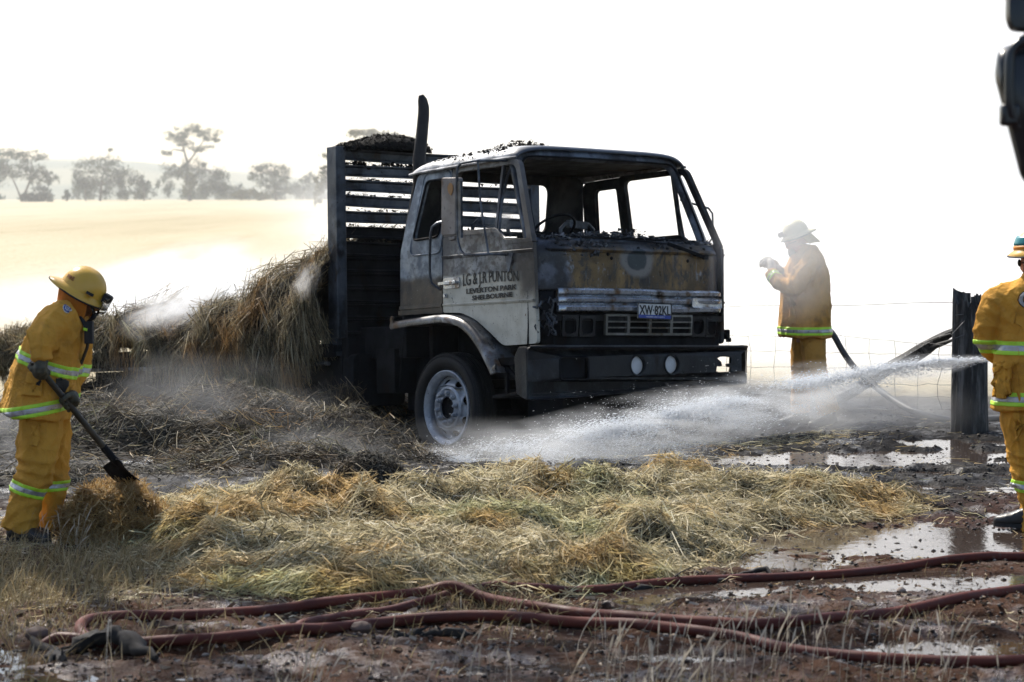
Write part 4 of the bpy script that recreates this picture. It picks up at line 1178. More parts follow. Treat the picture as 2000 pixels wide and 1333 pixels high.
M_HAY = island_mat('fresh_hay', [(.58, .49, .29), (.23, .19, .105), (.78, .70, .49), (.36, .32, .18), (.06, .048, .028), (.66, .55, .33), (.90, .84, .67)], .6, .2, .45, hayhue((.74, .86, .72), (1.0, .80, .55), 1.1))  # pale straw tones raised to put sun highlights into the colour
M_GOLD = island_mat('golden_hay', [(.42, .26, .09), (.28, .16, .05), (.54, .38, .17), (.20, .11, .035), (.60, .46, .26), (.34, .20, .065)], .6, .35, .35)
M_CHARHAY = island_mat('scorched_hay', [(.045, .040, .032), (.016, .015, .014), (.13, .115, .09), (.030, .027, .022), (.012, .0115, .011), (.29, .27, .22), (.075, .056, .032), (.018, .017, .016)], .65, .3, .2, hayhue((.85, .9, .85), (1.1, .85, .6), .9))
M_LOADHAY = island_mat('smoked_hay', [(.28, .23, .14), (.07, .056, .035), (.44, .38, .25), (.14, .12, .075), (.03, .026, .02), (.30, .22, .12), (.54, .49, .36)], .62, .35, .3, hayhue((.62, .80, .60), (1.05, .72, .42), 1.0))
M_BURNT = island_mat('black_hay', [(.03, .026, .022), (.05, .042, .034), (.018, .016, .015), (.09, .075, .055)], .7, .25, .1)
M_UNDER = simple('hay_underlayer', (.030, .022, .012), .95, 0, .5, 9, .9, 60)  # darkened so the shade between the straws sits in the colour
M_UNDERD = simple('charred_underlayer', (.026, .023, .020), .95, 0, .5, 9, .9, 60)

# ---- spread of fresh hay across the ground in front of the truck
SP = np.array([flat(a, b)[:2] for a, b in [(255, 1075), (300, 1010), (400, 990), (560, 985), (680, 995), (790, 1010), (900, 992), (1080, 980), (1290, 972), (1460, 968), (1620, 975), (1790, 985), (1800, 1005),
      (1640, 1025), (1490, 1042), (1420, 1062), (1440, 1085), (1380, 1108), (1310, 1142), (1160, 1162), (1000, 1172), (850, 1180), (640, 1196), (470, 1180), (350, 1140), (280, 1110)]])
MOUND = [(480, 1075, .27, .50, .42), (600, 1050, .30, .48, .40), (700, 1060, .33, .42, .45), (390, 1050, .22, .40, .35), (560, 1110, .16, .6, .3), (880, 1030, .16, .5, .3), (1010, 1010, .20, .50, .35), (1150, 1005, .19, .45, .3),
         (1300, 990, .24, .35, .28), (1440, 1000, .19, .45, .3), (1590, 1000, .17, .5, .28), (1700, 985, .10, .4, .2), (1000, 1075, .16, .6, .25), (1250, 1090, .22, .42, .20), (1120, 1060, .15, .5, .25), (820, 1120, .13, .6, .3), (1050, 1130, .11, .7, .25),
         (1330, 1050, .12, .5, .2), (900, 1085, .15, .4, .22), (690, 1150, .10, .6, .25)]
MP = [(*flat(a, b)[:2], h, rx, ry) for a, b, h, rx, ry in MOUND]


def spread_h(x, y):
    sd = poly_sd(x, y, SP) + .16 * fbm(x * 2.2, y * 2.2, 0, 70, 3)
    h = np.zeros_like(x)
    for (mx, my, hh, rx, ry) in MP:
        wx_ = x + .18 * vn(x * 2.6, y * 2.6, 0, 71); wy_ = y + .18 * vn(x * 2.6, y * 2.6, 0, 72)
        h = np.maximum(h, hh * np.exp(-(((wx_ - mx) / rx) ** 2 + ((wy_ - my) / ry) ** 2)))
    fold = 1 - np.abs(vn(x * 1.7 + .9 * y, y * 2.6, 0, 74))
    h = h * (.74 + .50 * fbm(x * 3, y * 4, 0, 73, 3)) + .022 + .055 * fold ** 3 + .045 * fbm(x * 6, y * 6, 0, 75, 2) + .03 * np.abs(fbm(x * 3.5, y * 3.5, 0, 77, 2))
    return ground_z(x, y) * 1.0 + (h + .0) * sst(-.02, .30, sd) - .03 * sst(.05, -.1, sd)


def flow_a(x, y): return 1.1 * fbm(x * .8, y * .8, 0, 81, 2) * 3.2 + .15


def sheet(name, fn, xr, yr, step, mat, parent=None, keep=None):
    X, Y = np.meshgrid(np.arange(*xr, step), np.arange(*yr, step)); Z = fn(X, Y); q = np.arange(X.size).reshape(X.shape)
    F = np.stack([q[:-1, :-1], q[:-1, 1:], q[1:, 1:], q[1:, :-1]], -1).reshape(-1, 4); V = np.stack([X, Y, Z], -1).reshape(-1, 3)
    if keep is not None:
        m = keep(X, Y).reshape(-1); F = F[m[F].all(1)]
        u = np.unique(F); mp = -np.ones(len(V), int); mp[u] = np.arange(len(u)); V = V[u]; F = mp[F]
    return npmesh(name, V, F, mat, parent, smooth=True)


r_ = np.random.default_rng(101)
XR, YR = (-2.6, 3.1), (12.2, 17.9)
hay = sheet('spread_hay', lambda x, y: spread_h(x, y) - .018, XR, YR, .035, M_UNDER, keep=lambda x, y: poly_sd(x, y, SP) > -.04)
tag(hay, kind='stuff')
cov = lambda x, y: sst(-.22, .12, poly_sd(x, y, SP) + .2 * fbm(x * 2.4, y * 2.4, 0, 76, 3))
P, D, L, W = field_straws(spread_h, cov, XR, YR, 52000, (.07, .28), (.0040, .0085), flow_a, .62, .17, r_, .022)
straw_obj('spread_hay', P, D, L, W, M_HAY)['kind'] = 'stuff'
P, D, L, W = field_straws(spread_h, cov, XR, YR, 14000, (.06, .22), (.0035, .0075), flow_a, 1.3, .5, r_, .04)
straw_obj('spread_hay', P, D, L, W, M_HAY)['kind'] = 'stuff'
# loose litter: thin on the dirt at left and right
cov2 = lambda x, y: np.clip(.9 * sst(.1, .5, fbm(x * 1.2, y * 1.2, 0, 90, 3) + .25) * np.maximum(1.6 * sst(.2, -.9, x) * sst(17.5, 15, y) * sst(11.6, 12.4, y), .55 * sst(17, 20, y) * sst(.4, 1.2, x) * sst(3.4, 2.4, x)) + .04 + .30 * sst(-.7, 0, poly_sd(x, y, SP)), 0, 1)
P, D, L, W = field_straws(lambda x, y: ground_z(x, y), cov2, (-3.4, 4.0), (11.2, 22.5), 17000, (.04, .20), (.003, .006), flow_a, 1.4, .10, r_, .010)
straw_obj('hay_litter', P, D, L, W, M_HAY)['kind'] = 'stuff'

# ---- golden clump the shovel has lifted
cp = at(212, 985, 14.45); cp[2] = gz(cp[0], cp[1])
clump = empty('hay_clump', cp, 'rounded golden-brown clump of hay at the tip of the shovel beside the bending firefighter', 'hay clump')
def ball(fn_r, n, r, L, W, outward=.25, down=.5, c=(0, 0, 0), flat_=1.0):
    d = unit(r.standard_normal((n, 3))); d[:, 2] = np.abs(d[:, 2]) * 1.1 - .15; d = unit(d)
    p = d * fn_r(d)[:, None]
    tg = unit(np.cross(d, r.standard_normal((n, 3)))); tg = unit(tg + np.stack([.0 * d[:, 0], 0 * d[:, 0], -down * np.sign(tg[:, 2]) * 0 - down * 0 * d[:, 2]], -1) + outward * r.standard_normal(n)[:, None] * d)
    return p + np.array(c), tg, r.uniform(*L, n), r.uniform(*W, n)


def crad(d): return .01 + .30 / np.sqrt((d[:, 0] / 1.08) ** 2 + (d[:, 1] / .9) ** 2 + (d[:, 2] / .92) ** 2) * (1 + .42 * fbm(d[:, 0] * 2.6 + 5, d[:, 1] * 2.6, d[:, 2] * 2.6, 111, 4)) * (1 + .12 * d[:, 0])
mb = MB(); us = np.linspace(0, 2 * PI, 40); vs = np.linspace(-.25, 1, 16)
def cb(u, v):
    d = np.array([[math.cos(u) * math.cos(v * PI / 2), math.sin(u) * math.cos(v * PI / 2), math.sin(v * PI / 2)]]); return d[0] * crad(d)[0] * .95
mb.grid(cb, us, vs); mb.build('packed_core', M_UNDERD, clump)
P, D, L, W = ball(crad, 10000, r_, (.05, .19), (.0035, .0075), .6); o = straw_obj('loose_straw', P, D, L, W, M_GOLD, clump); o['kind'] = 'stuff'

# ---- scorched heap lying along the truck
HEAP = [(36, 905, 17.23, 0.6, 0.47), (140, 902, 17.79, 0.61, 0.35), (250, 921, 17.47, 0.46, 0.46), (366, 901, 17.72, 0.67, 0.47), (439, 921, 17.77, 0.58, 0.5), (560, 928, 17.32, 0.54, 0.39), (624, 924, 17.54, 0.46, 0.39), (-20, 880, 18.88, 0.51, 0.62), (105, 885, 18.55, 0.67, 0.66), (188, 887, 18.67, 0.53, 0.51), (324, 889, 18.83, 0.65, 0.54), (422, 872, 18.8, 0.61, 0.53), (556, 861, 18.49, 0.7, 0.58), (649, 890, 18.69, 0.63, 0.65), (691, 889, 18.83, 0.54, 0.64), (0, 795, 20.14, 0.5, 0.63), (135, 782, 20.12, 0.71, 0.65), (256, 799, 19.96, 0.56, 0.64), (345, 801, 20.12, 0.61, 0.64), (477, 809, 19.84, 0.78, 0.55), (555, 790, 20.22, 0.64, 0.52), (640, 806, 19.99, 0.78, 0.62), (-33, 768, 21.13, 0.55, 0.68), (100, 761, 21.1, 0.68, 0.81), (221, 763, 21.56, 0.69, 0.76), (310, 778, 21.41, 0.73, 0.64), (414, 759, 21.19, 0.61, 0.69), (529, 749, 21.21, 0.66, 0.67), (609, 782, 21.31, 0.84, 0.59)]
HP = []
for lx in np.arange(-3.2, -10, -.9):
    p = tw((lx, -.75, 1.04 + .15 * math.sin(lx * 2.3))); HP.append((p[0], p[1], p[2] - float(base_z(p[0], p[1])), .75, .75))
for a, b, Y, rx, ry in HEAP:
    p = at(a, b, Y); HP.append((p[0], p[1], p[2] - float(base_z(p[0], p[1])), rx, ry))


def heap_top(x, y):
    h = np.zeros_like(x); wx_ = x + .22 * vn(x * 1.9, y * 1.9, 0, 121); wy_ = y + .22 * vn(x * 1.9, y * 1.9, 0, 122)
    for (mx, my, hh, rx, ry) in HP: h = np.maximum(h, hh * np.exp(-.8 * (((wx_ - mx) / rx) ** 2 + ((wy_ - my) / ry) ** 2)))
    return h


def heap_h(x, y):
    h = heap_top(x, y); return base_z(x, y) + h * (.92 + .28 * fbm(x * 2.4, y * 2.4, 0, 123, 4)) + .05 * fbm(x * 6, y * 6, 0, 124, 2) - .05


HXR, HYR = (-6.4, .1), (16.9, 29)
tag(sheet('scorched_hay_heap', lambda x, y: heap_h(x, y) - .02, HXR, HYR, .05, M_UNDERD, keep=lambda x, y: heap_top(x, y) > .06), kind='stuff')
covh = lambda x, y: sst(.05, .22, heap_top(x, y)) * np.where(y > 23.6, .25, 1.0)
flow_b = lambda x, y: 2.6 * fbm(x * .7, y * .7, 0, 131, 2) - .5
P, D, L, W = field_straws(heap_h, covh, HXR, HYR, 62000, (.08, .36), (.0040, .0080), flow_b, .75, .22, r_, .02)
straw_obj('scorched_hay_heap', P, D, L, W, M_CHARHAY)['kind'] = 'stuff'
P, D, L, W = field_straws(heap_h, covh, HXR, HYR, 6500, (.08, .30), (.004, .008), flow_b, 1.2, .6, r_, .05)
straw_obj('scorched_hay_heap', P, D, L, W, M_LOADHAY)['kind'] = 'stuff'

# ---- small black heap standing at the back edge of the spread
bp_ = at(722, 975, 17.0); bp_[2] = gz(bp_[0], bp_[1]) - .02
bh = empty('burnt_hay_heap', bp_, 'small blackened heap of burnt hay between the front wheel and the fresh hay', 'hay heap')
def brad(d): return .21 / np.sqrt((d[:, 0] / 1.15) ** 2 + (d[:, 1] / .9) ** 2 + (d[:, 2] / 1.15) ** 2) * (1 + .25 * fbm(d[:, 0] * 2 + 1, d[:, 1] * 2, d[:, 2] * 2, 141, 3))
mb = MB()
def bb(u, v):
    d = np.array([[math.cos(u) * math.cos(v * PI / 2), math.sin(u) * math.cos(v * PI / 2), math.sin(v * PI / 2)]]); return d[0] * brad(d)[0] * .95
mb.grid(bb, us, vs); mb.build('packed_core', M_UNDERD, bh)
P, D, L, W = ball(brad, 4200, r_, (.06, .19), (.003, .0065), .3); straw_obj('loose_straw', P, D, L, W, M_CHARHAY, bh)['kind'] = 'stuff'

# ---- load of hay left on the tray, hanging over its near edge (truck coordinates)
TX = [-10.6, -9.5, -8.1, -7.2, -6.7, -6.2, -5.9, -5.5, -5.1, -4.7, -4.35, -3.95, -3.4, -2.98]
BX0 = 0
TZ = [1.32, 1.42, 1.46, 1.60, 1.60, 1.46, 1.40, 1.46, 1.58, 1.68, 1.82, 1.98, 2.14, 2.26]
BX = [-10.6, -8.0, -7.5, -6.7, -6.3, -5.9, -5.5, -5.1, -4.85, -4.6, -4.40, -4.1, -3.8, -3.5, -3.2, -2.98]
BZ = [1.10, 1.12, 1.12, 1.10, 1.06, 1.02, .90, .98, 1.02, .92, .72, .58, .62, .82, 1.0, 1.20]


def load_pt(x, u, d=0.0):
    """u: 0 hanging tip ... .4 tray edge shoulder ... 1 far side"""
    x = np.asarray(x, float); u = np.asarray(u, float)
    T = np.interp(x, TX, TZ) * 1.0; B = np.interp(x, BX, BZ)
    n = fbm(x * 2.6, u * 5, 0, 151, 4); c = fbm(x * 4.5, u * 1.2, 0, 152, 3)
    T = T + .17 * n + .07 * c - .03; B = B + .26 * fbm(x * 5, 0 * x, 0, 153, 3)
    uu = [0, .30, .45, .58, .75, 1.0]
    y = np.interp(u, uu, [-1.345, -1.36, -1.22, -.95, -.45, 1.05])
    f = np.interp(u, uu, [0, .52, .82, .96, 1.0, .86])
    z = B + (T - B) * f
    y = y - (.20 * c + .15 * n + .05 * fbm(x * 11, u * 6, 0, 155, 2)) * (u < .6) - .14 * np.clip(T - 1.45, 0, 1) * np.sin(np.clip(u / .6, 0, 1) * PI) - d
    return np.stack([x, y, z + d * (u > .4)], -1)


load_root = empty('hay_load', TORG, 'smoking load of hay heaped on the truck tray and hanging over its near edge', 'hay load')
load_root.rotation_euler = truck.rotation_euler
X, U = np.meshgrid(np.linspace(-10.5, -2.99, 150), np.linspace(.06, 1, 34)); V = load_pt(X, U, -.03).reshape(-1, 3); q = np.arange(X.size).reshape(X.shape)
npmesh('packed_core', V, np.stack([q[:-1, :-1], q[:-1, 1:], q[1:, 1:], q[1:, :-1]], -1).reshape(-1, 4), M_UNDERD, load_root, smooth=True)


def load_straws(n, xr, L, W, r, ulo=0.0, uhi=.9, up=1.6, mess=.5, push=.03):
    x = xr[0] + (xr[1] - xr[0]) * r.random(n); u = ulo + (uhi - ulo) * r.random(n) ** up; e = .015
    k = r.random(n) < np.clip(.12 + 1.3 * sst(-.22, .18, fbm(x * 1.9, u * 2.6, 0, 171, 3)), 0, 1); x, u = x[k], u[k]; n = len(x)
    p = load_pt(x, u); du = unit(load_pt(x, np.clip(u - e, 0, 1)) - load_pt(x, np.clip(u + e, 0, 1))); dx = unit(load_pt(x + .03, u) - load_pt(x - .03, u))
    a = np.where(u < .42, .0, 1.0) * r.standard_normal(n) * .8 + mess * r.standard_normal(n) + .35 * fbm(x * 1.6, u * 3, 0, 161, 2)
    nr = unit(np.cross(dx, du)); nr = nr * np.sign(-nr[:, 1:2] + .4 * nr[:, 2:3] + 1e-6)
    D = du * np.cos(a)[:, None] + dx * np.sin(a)[:, None] + nr * (.16 * r.standard_normal(n))[:, None]
    D[:, 2] -= .5 * (u < .2)
    return p + nr * (push * (r.random(n) * 1.6 - .2))[:, None], D, r.uniform(*L, n), r.uniform(*W, n)


P, D, L, W = load_straws(36000, (-10.4, -3.0), (.14, .50), (.005, .0095), r_); straw_obj('loose_straw', P, D, L, W, M_LOADHAY, load_root, bend=.06)['kind'] = 'stuff'
P, D, L, W = load_straws(13000, (-5.4, -3.15), (.18, .60), (.005, .0095), r_, 0, .6, 1.3, .28, .08); straw_obj('loose_straw', P, D, L, W, M_LOADHAY, load_root, bend=.06)['kind'] = 'stuff'
P, D, L, W = load_straws(6500, (-7.5, -3.0), (.10, .35), (.005, .009), r_, .3, 1, 1.0, .7, .06); straw_obj('loose_straw', P, D, L, W, M_BURNT, load_root)['kind'] = 'stuff'
P, D, L, W = load_straws(2600, (-10.4, -3.0), (.12, .40), (.004, .008), r_, .3, .95, 1.0, 1.4, .12); D[:, 2] += .4 * np.abs(r_.standard_normal(len(D))); straw_obj('loose_straw', P, D, L, W, M_LOADHAY, load_root)['kind'] = 'stuff'
# long wisps dangling below
n = 900; x = np.concatenate([r_.normal(-4.05, .28, 420), r_.uniform(-8, -3.2, n - 420)]); zb = np.interp(x, BX, BZ)
P = np.stack([x, -1.36 - .06 * r_.random(n), zb - .02 - .14 * r_.random(n) ** 2], -1); D = np.stack([.16 * r_.standard_normal(n), .10 * r_.standard_normal(n), -np.ones(n)], -1)
straw_obj('loose_straw', P, D, r_.uniform(.15, .5, n), r_.uniform(.004, .007, n), M_LOADHAY, load_root, bend=.08)['kind'] = 'stuff'
# stray tuft standing up on the load
n = 700; P = np.stack([-6.65 + .32 * r_.standard_normal(n).clip(-1.6, 1.6), -.7 + .2 * r_.standard_normal(n), np.zeros(n)], -1); P[:, 2] = 1.56 + .24 * np.exp(-((P[:, 0] + 6.5) / .25) ** 2) * r_.random(n)
D = np.stack([.9 + .2 * r_.standard_normal(n), .3 * r_.standard_normal(n), .42 + .15 * r_.standard_normal(n)], -1); straw_obj('loose_straw', P, D, r_.uniform(.2, .6, n), r_.uniform(.004, .008, n), M_LOADHAY, load_root)['kind'] = 'stuff'
# hay caught between chassis and ground right of the curtain
n = 1500; x = r_.uniform(-3.9, -2.6, n); P = np.stack([x, -1.15 - .1 * r_.random(n), .25 + .45 * r_.random(n) ** 1.5], -1); D = np.stack([.8 * r_.standard_normal(n), .3 * r_.standard_normal(n), -.7 + .4 * r_.standard_normal(n)], -1)
straw_obj('loose_straw', P, D, r_.uniform(.1, .35, n), r_.uniform(.004, .007, n), M_CHARHAY, load_root)['kind'] = 'stuff'

# ================================================================== FIREFIGHTERS
def cloth_mat(name, col, dirt=(.10, .05, .02), dirt_amt=.35):
    t = MT(name)
    c = t.mix(t.ss(t.noise(4, 6), .3, .7), tuple(q * .86 for q in col), tuple(min(1, q * 1.10) for q in col))
    c = t.mix(t.ma('MULTIPLY', t.ss(t.noise(7, 8, .68), .52, .74), dirt_amt), c, dirt)
    c = t.mix(t.ma('MULTIPLY', t.ss(t.noise(2.2, 8, .7, dist=.5), .54, .70), dirt_amt), c, (.035, .024, .014))
    weave = t.noise(420, 2)
    b = t.bump(t.noise(17, 6, .62, dist=1.6), .7, .02, t.bump(weave, .12, .002))
    t.set(c, .82, 0.0, b, .25)
    tr = t.n('ShaderNodeBsdfTranslucent'); t.l(c, tr.inputs['Color'])
    mx = t.n('ShaderNodeMixShader'); mx.inputs[0].default_value = .12
    t.l(t.b.outputs[0], mx.inputs[1]); t.l(tr.outputs[0], mx.inputs[2]); t.l(mx.outputs[0], t.out.inputs[0])
    return t.m


M_AMBER = cloth_mat('amber_turnout_cloth', (.66, .335, .050))
M_AMBER_D = cloth_mat('deep_amber_turnout_cloth', (.68, .335, .045))
M_ORANGE = cloth_mat('faded_orange_turnout_cloth', (.62, .32, .070), (.16, .09, .05), .5)
M_FLAP = cloth_mat('rust_orange_flap', (.46, .155, .018))
M_PALEFLAP = cloth_mat('pale_yellow_flap', (.52, .44, .20))
M_LIME = simple('lime_reflective', (.46, .80, .045), .5, 0, .06, 9)
M_SILVER = simple('silver_reflective', (.42, .42, .44), .32, .35, .12, 20)
M_BLKCLOTH = simple('black_webbing', (.012, .012, .013), .7, 0, .3, 20, .3, 200)
M_GLOVE = simple('worn_leather_glove', (.062, .058, .038), .75, 0, .45, 22, .6, 120)
M_PALEGLOVE = simple('pale_glove', (.42, .40, .36), .75, 0, .2, 22)
M_BOOT = simple('black_boot_leather', (.014, .014, .015), .42, 0, .3, 14, .3, 60)
M_SKIN = simple('weathered_skin', (.40, .20, .13), .55, 0, .12, 18, .15, 160)
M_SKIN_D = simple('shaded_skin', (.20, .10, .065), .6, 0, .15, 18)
M_BEARD = simple('dark_beard', (.022, .017, .014), .8, 0, .4, 60)
M_HELM = simple('yellow_helmet_shell', (.62, .36, .045), .28, 0, .06, 4, .06, 30)
M_HELM_P = simple('cream_helmet_shell', (.66, .60, .36), .35, 0, .05, 4)
M_TEAL = simple('teal_helmet_shell', (.02, .20, .22), .28, 0, .08, 4)
M_BAND = simple('orange_helmet_band', (.75, .26, .02), .4, 0, .06, 9)
M_RED = simple('dull_red_print', (.30, .035, .02), .6)
M_REDCLOTH = cloth_mat('red_collar_cloth', (.45, .06, .03))
M_BLUE = simple('badge_blue', (.015, .055, .30), .55)
M_WHITE = simple('badge_white', (.72, .72, .70), .55)


def nrm(v):
    v = np.asarray(v, float); return v / (np.linalg.norm(v) + 1e-12)


def ell(c, u, v, ru, rv, n=28, p=2.3):
    out = []
    for k in range(n):
        a = 2 * PI * k / n; ca, sa = math.cos(a), math.sin(a)
        r = (abs(ca) ** p + abs(sa) ** p) ** (-1 / p)
        out.append(c + u * ru * ca * r + v * rv * sa * r)
    return out


def limb(mb, pts, rad, n=18, ends=True):
    """tapered limb: spheres-of-revolution cross-sections along a path (radius or (ru, rv) with u seen sideways)"""
    P = [np.asarray(p, float) for p in pts]; m = len(P)
    # smooth the path
    S_ = []; R_ = []
    for i in range(m - 1):
        p0, p1, p2, p3 = P[max(i - 1, 0)], P[i], P[i + 1], P[min(i + 2, m - 1)]
        for k in range(5):
            t = k / 5; S_.append(.5 * ((2 * p1) + (-p0 + p2) * t + (2 * p0 - 5 * p1 + 4 * p2 - p3) * t * t + (-p0 + 3 * p1 - 3 * p2 + p3) * t ** 3))
            R_.append(rad[i] + (rad[i + 1] - rad[i]) * (t * t * (3 - 2 * t)))
    S_.append(P[-1]); R_.append(rad[-1])
    mb.tube(S_, R_, n, caps=True)
    if ends: sphere(mb, P[0], (rad[0],) * 3)
    return mb


def sphere(mb, c, r, n=14, R=None, shape=None):
    R = np.eye(3) if R is None else np.asarray(R)
    V = []
    for j in range(n + 1):
        th = PI * j / n
        for k in range(2 * n):
            d = np.array((math.sin(th) * math.cos(PI * k / n), math.sin(th) * math.sin(PI * k / n), math.cos(th)))
            q = d * np.asarray(r) * (shape(d) if shape else 1.0); V.append(np.asarray(c) + R @ q)
    F = [(j * 2 * n + k, j * 2 * n + (k + 1) % (2 * n), (j + 1) * 2 * n + (k + 1) % (2 * n), (j + 1) * 2 * n + k) for j in range(n) for k in range(2 * n)]
    return mb.add(V, F)


def fuse(mb, name, mat, parent, voxel, wrinkle=None, smooth_it=2):
    """one continuous skin from overlapping volumes, then folds"""
    me = bpy.data.meshes.new(name); me.from_pydata(mb.v, [], mb.f)
    bm = bmesh.new(); bm.from_mesh(me); bmesh.ops.remove_doubles(bm, verts=bm.verts[:], dist=1e-5); bmesh.ops.recalc_face_normals(bm, faces=bm.faces[:]); bm.to_mesh(me); bm.free()
    o = bpy.data.objects.new(name, me); COL.objects.link(o); o.parent = parent
    m = o.modifiers.new('r', 'REMESH'); m.mode = 'VOXEL'; m.voxel_size = voxel
    if smooth_it:
        m = o.modifiers.new('s', 'SMOOTH'); m.iterations = smooth_it; m.factor = .5
    applied(o); me = o.data
    if wrinkle is not None:
        n = len(me.vertices); co = np.empty(n * 3, np.float32); me.vertices.foreach_get('co', co); co = co.reshape(-1, 3).astype(float)
        no = np.empty(n * 3, np.float32); me.vertices.foreach_get('normal', no); no = no.reshape(-1, 3)
        co = co + no * wrinkle(co)[:, None]; me.vertices.foreach_set('co', co.astype(np.float32).ravel()); me.update()
    me.materials.clear(); me.materials.append(mat); me.polygons.foreach_set('use_smooth', [True] * len(me.polygons))
    return o


def folds(seed, amp, sc=(7, 7, 4), spots=(), axis_tilt=.35):
    """cloth folds: drape ridges over all, tight creases near the listed (point, radius, amplitude, direction) spots"""
    def f(co):
        x, y, z = co[:, 0] * sc[0], co[:, 1] * sc[1], co[:, 2] * sc[2]
        w = .6 * vn(x * .6, y * .6, z * .6, seed + 9)
        a = 1 - np.abs(vn(x + w + z * axis_tilt, y + w, z + w, seed)); b = 1 - np.abs(vn(x * 2.1 + w, y * 2.1, z * 1.7 - x * .5, seed + 3))
        d = amp * (1.1 * a ** 4 + .6 * b ** 4 - .6)
        for (p, r, am, dr) in spots:
            q = co - np.asarray(p); m = np.exp(-(q ** 2).sum(1) / r ** 2); dr = nrm(dr)
            t = q @ dr; l = q - t[:, None] * dr; ln = np.linalg.norm(l, axis=1)
            ph = t * 6.0 / r + 2.6 * vn(co[:, 0] * 6, co[:, 1] * 6, co[:, 2] * 6, seed + 5) + ln * 9
            d += am * m * ((1 - np.abs(np.sin(ph))) ** 1.5 * 1.5 - .5)
        return d
    return f


def band(src, name, p, n, w, parent, pick=None, lift=.004, mats=None):
    """reflective tape: slab of the cloth between two planes, lifted off it; lime, silver, lime"""
    p = np.asarray(p, float); n = nrm(n); mats = mats or ((M_LIME, .30), (M_SILVER, .40), (M_LIME, .30)); objs = []; s0 = -w / 2
    holder = None
    for i, (mt_, fr) in enumerate(mats):
        s1 = s0 + w * fr
        bm = bmesh.new(); bm.from_mesh(src.data)
        for s_, sg in ((s0, 1), (s1, -1)):
            bmesh.ops.bisect_plane(bm, geom=bm.verts[:] + bm.edges[:] + bm.faces[:], plane_co=Vector(p + n * s_), plane_no=Vector(n * sg), clear_inner=True)
        if pick is not None:
            seen = set(); kill = []
            for f in bm.faces:
                if f in seen: continue
                st = [f]; isl = []; seen.add(f)
                while st:
                    g = st.pop(); isl.append(g)
                    for e in g.edges:
                        for h in e.link_faces:
                            if h not in seen: seen.add(h); st.append(h)
                c = np.mean([q.calc_center_median()[:] for q in isl], axis=0)
                if not pick(c): kill += isl
            bmesh.ops.delete(bm, geom=kill, context='FACES')
        bm.normal_update()
        for v in bm.verts: v.co += v.normal * lift
        me = bpy.data.meshes.new(name); bm.to_mesh(me); bm.free(); me.materials.clear(); me.materials.append(mt_)
        me.polygons.foreach_set('use_smooth', [True] * len(me.polygons))
        o = bpy.data.objects.new(name, me); COL.objects.link(o); o.parent = src
        m = o.modifiers.new('s', 'SOLIDIFY'); m.thickness = lift * .9; m.offset = -1
        s0 = s1
    return


def bvh_of(o): return BVHTree.FromPolygons([v.co[:] for v in o.data.vertices], [tuple(p.vertices) for p in o.data.polygons])


def patch(src, name, V, F, mat, lift, parent=None):
    """lay flat geometry on the surface of src"""
    t = bvh_of(src); W = []
    for v in V:
        c, n_, i, d = t.find_nearest(Vector(v)); W.append(tuple(c + n_ * lift))
    mb = MB(); mb.add(W, F); o = mb.build(name, mat, parent or src, smooth=180)
    m = o.modifiers.new('s', 'SOLIDIFY'); m.thickness = .004; m.offset = 1
    return o


def quadgrid(a, b, c, d, nu=10, nv=10):
    """bilinear patch between corner points a b c d"""
    a, b, c, d = map(np.asarray, (a, b, c, d)); V = []
    for j in range(nv + 1):
        for i in range(nu + 1):
            u, v = i / nu, j / nv; V.append((1 - u) * (1 - v) * a + u * (1 - v) * b + u * v * c + (1 - u) * v * d)
    F = [(j * (nu + 1) + i, j * (nu + 1) + i + 1, (j + 1) * (nu + 1) + i + 1, (j + 1) * (nu + 1) + i) for j in range(nv) for i in range(nu)]
    return V, F


def head_into(mb, c, f, u, s=1.0):
    """head with face: f = facing direction, u = up"""
    f = nrm(f); u = nrm(np.asarray(u) - f * (np.asarray(u) @ f)); l = np.cross(u, f)
    def shp(d):
        side, fr, up = d[0], d[1], d[2]; k = 1.0
        k *= 1 - .16 * max(0, -up) * abs(side) - .10 * max(0, -up - .3)                       # jaw narrows
        k += .17 * math.exp(-((side / .16) ** 2 + ((up + .12) / .20) ** 2)) * (fr > 0)         # nose
        k += .045 * math.exp(-((side / .5) ** 2 + ((up - .22) / .10) ** 2)) * (fr > 0)         # brow
        for q in (-1, 1): k -= .07 * math.exp(-(((side - q * .33) / .15) ** 2 + ((up - .06) / .10) ** 2)) * (fr > 0)
        k -= .035 * math.exp(-((side / .26) ** 2 + ((up + .47) / .05) ** 2)) * (fr > 0)        # mouth
        k += .05 * math.exp(-((side / .25) ** 2 + ((up + .72) / .16) ** 2)) * (fr > 0)         # chin
        return k
    R = np.stack([l, f, u], 1)
    sphere(mb, c, np.array((.078, .098, .122)) * s, 26, R, shp)
    for q in (-1, 1): sphere(mb, np.asarray(c) + l * q * .080 * s - f * .008 * s - u * .005, np.array((.012, .022, .034)) * s, 8, R)
    return l


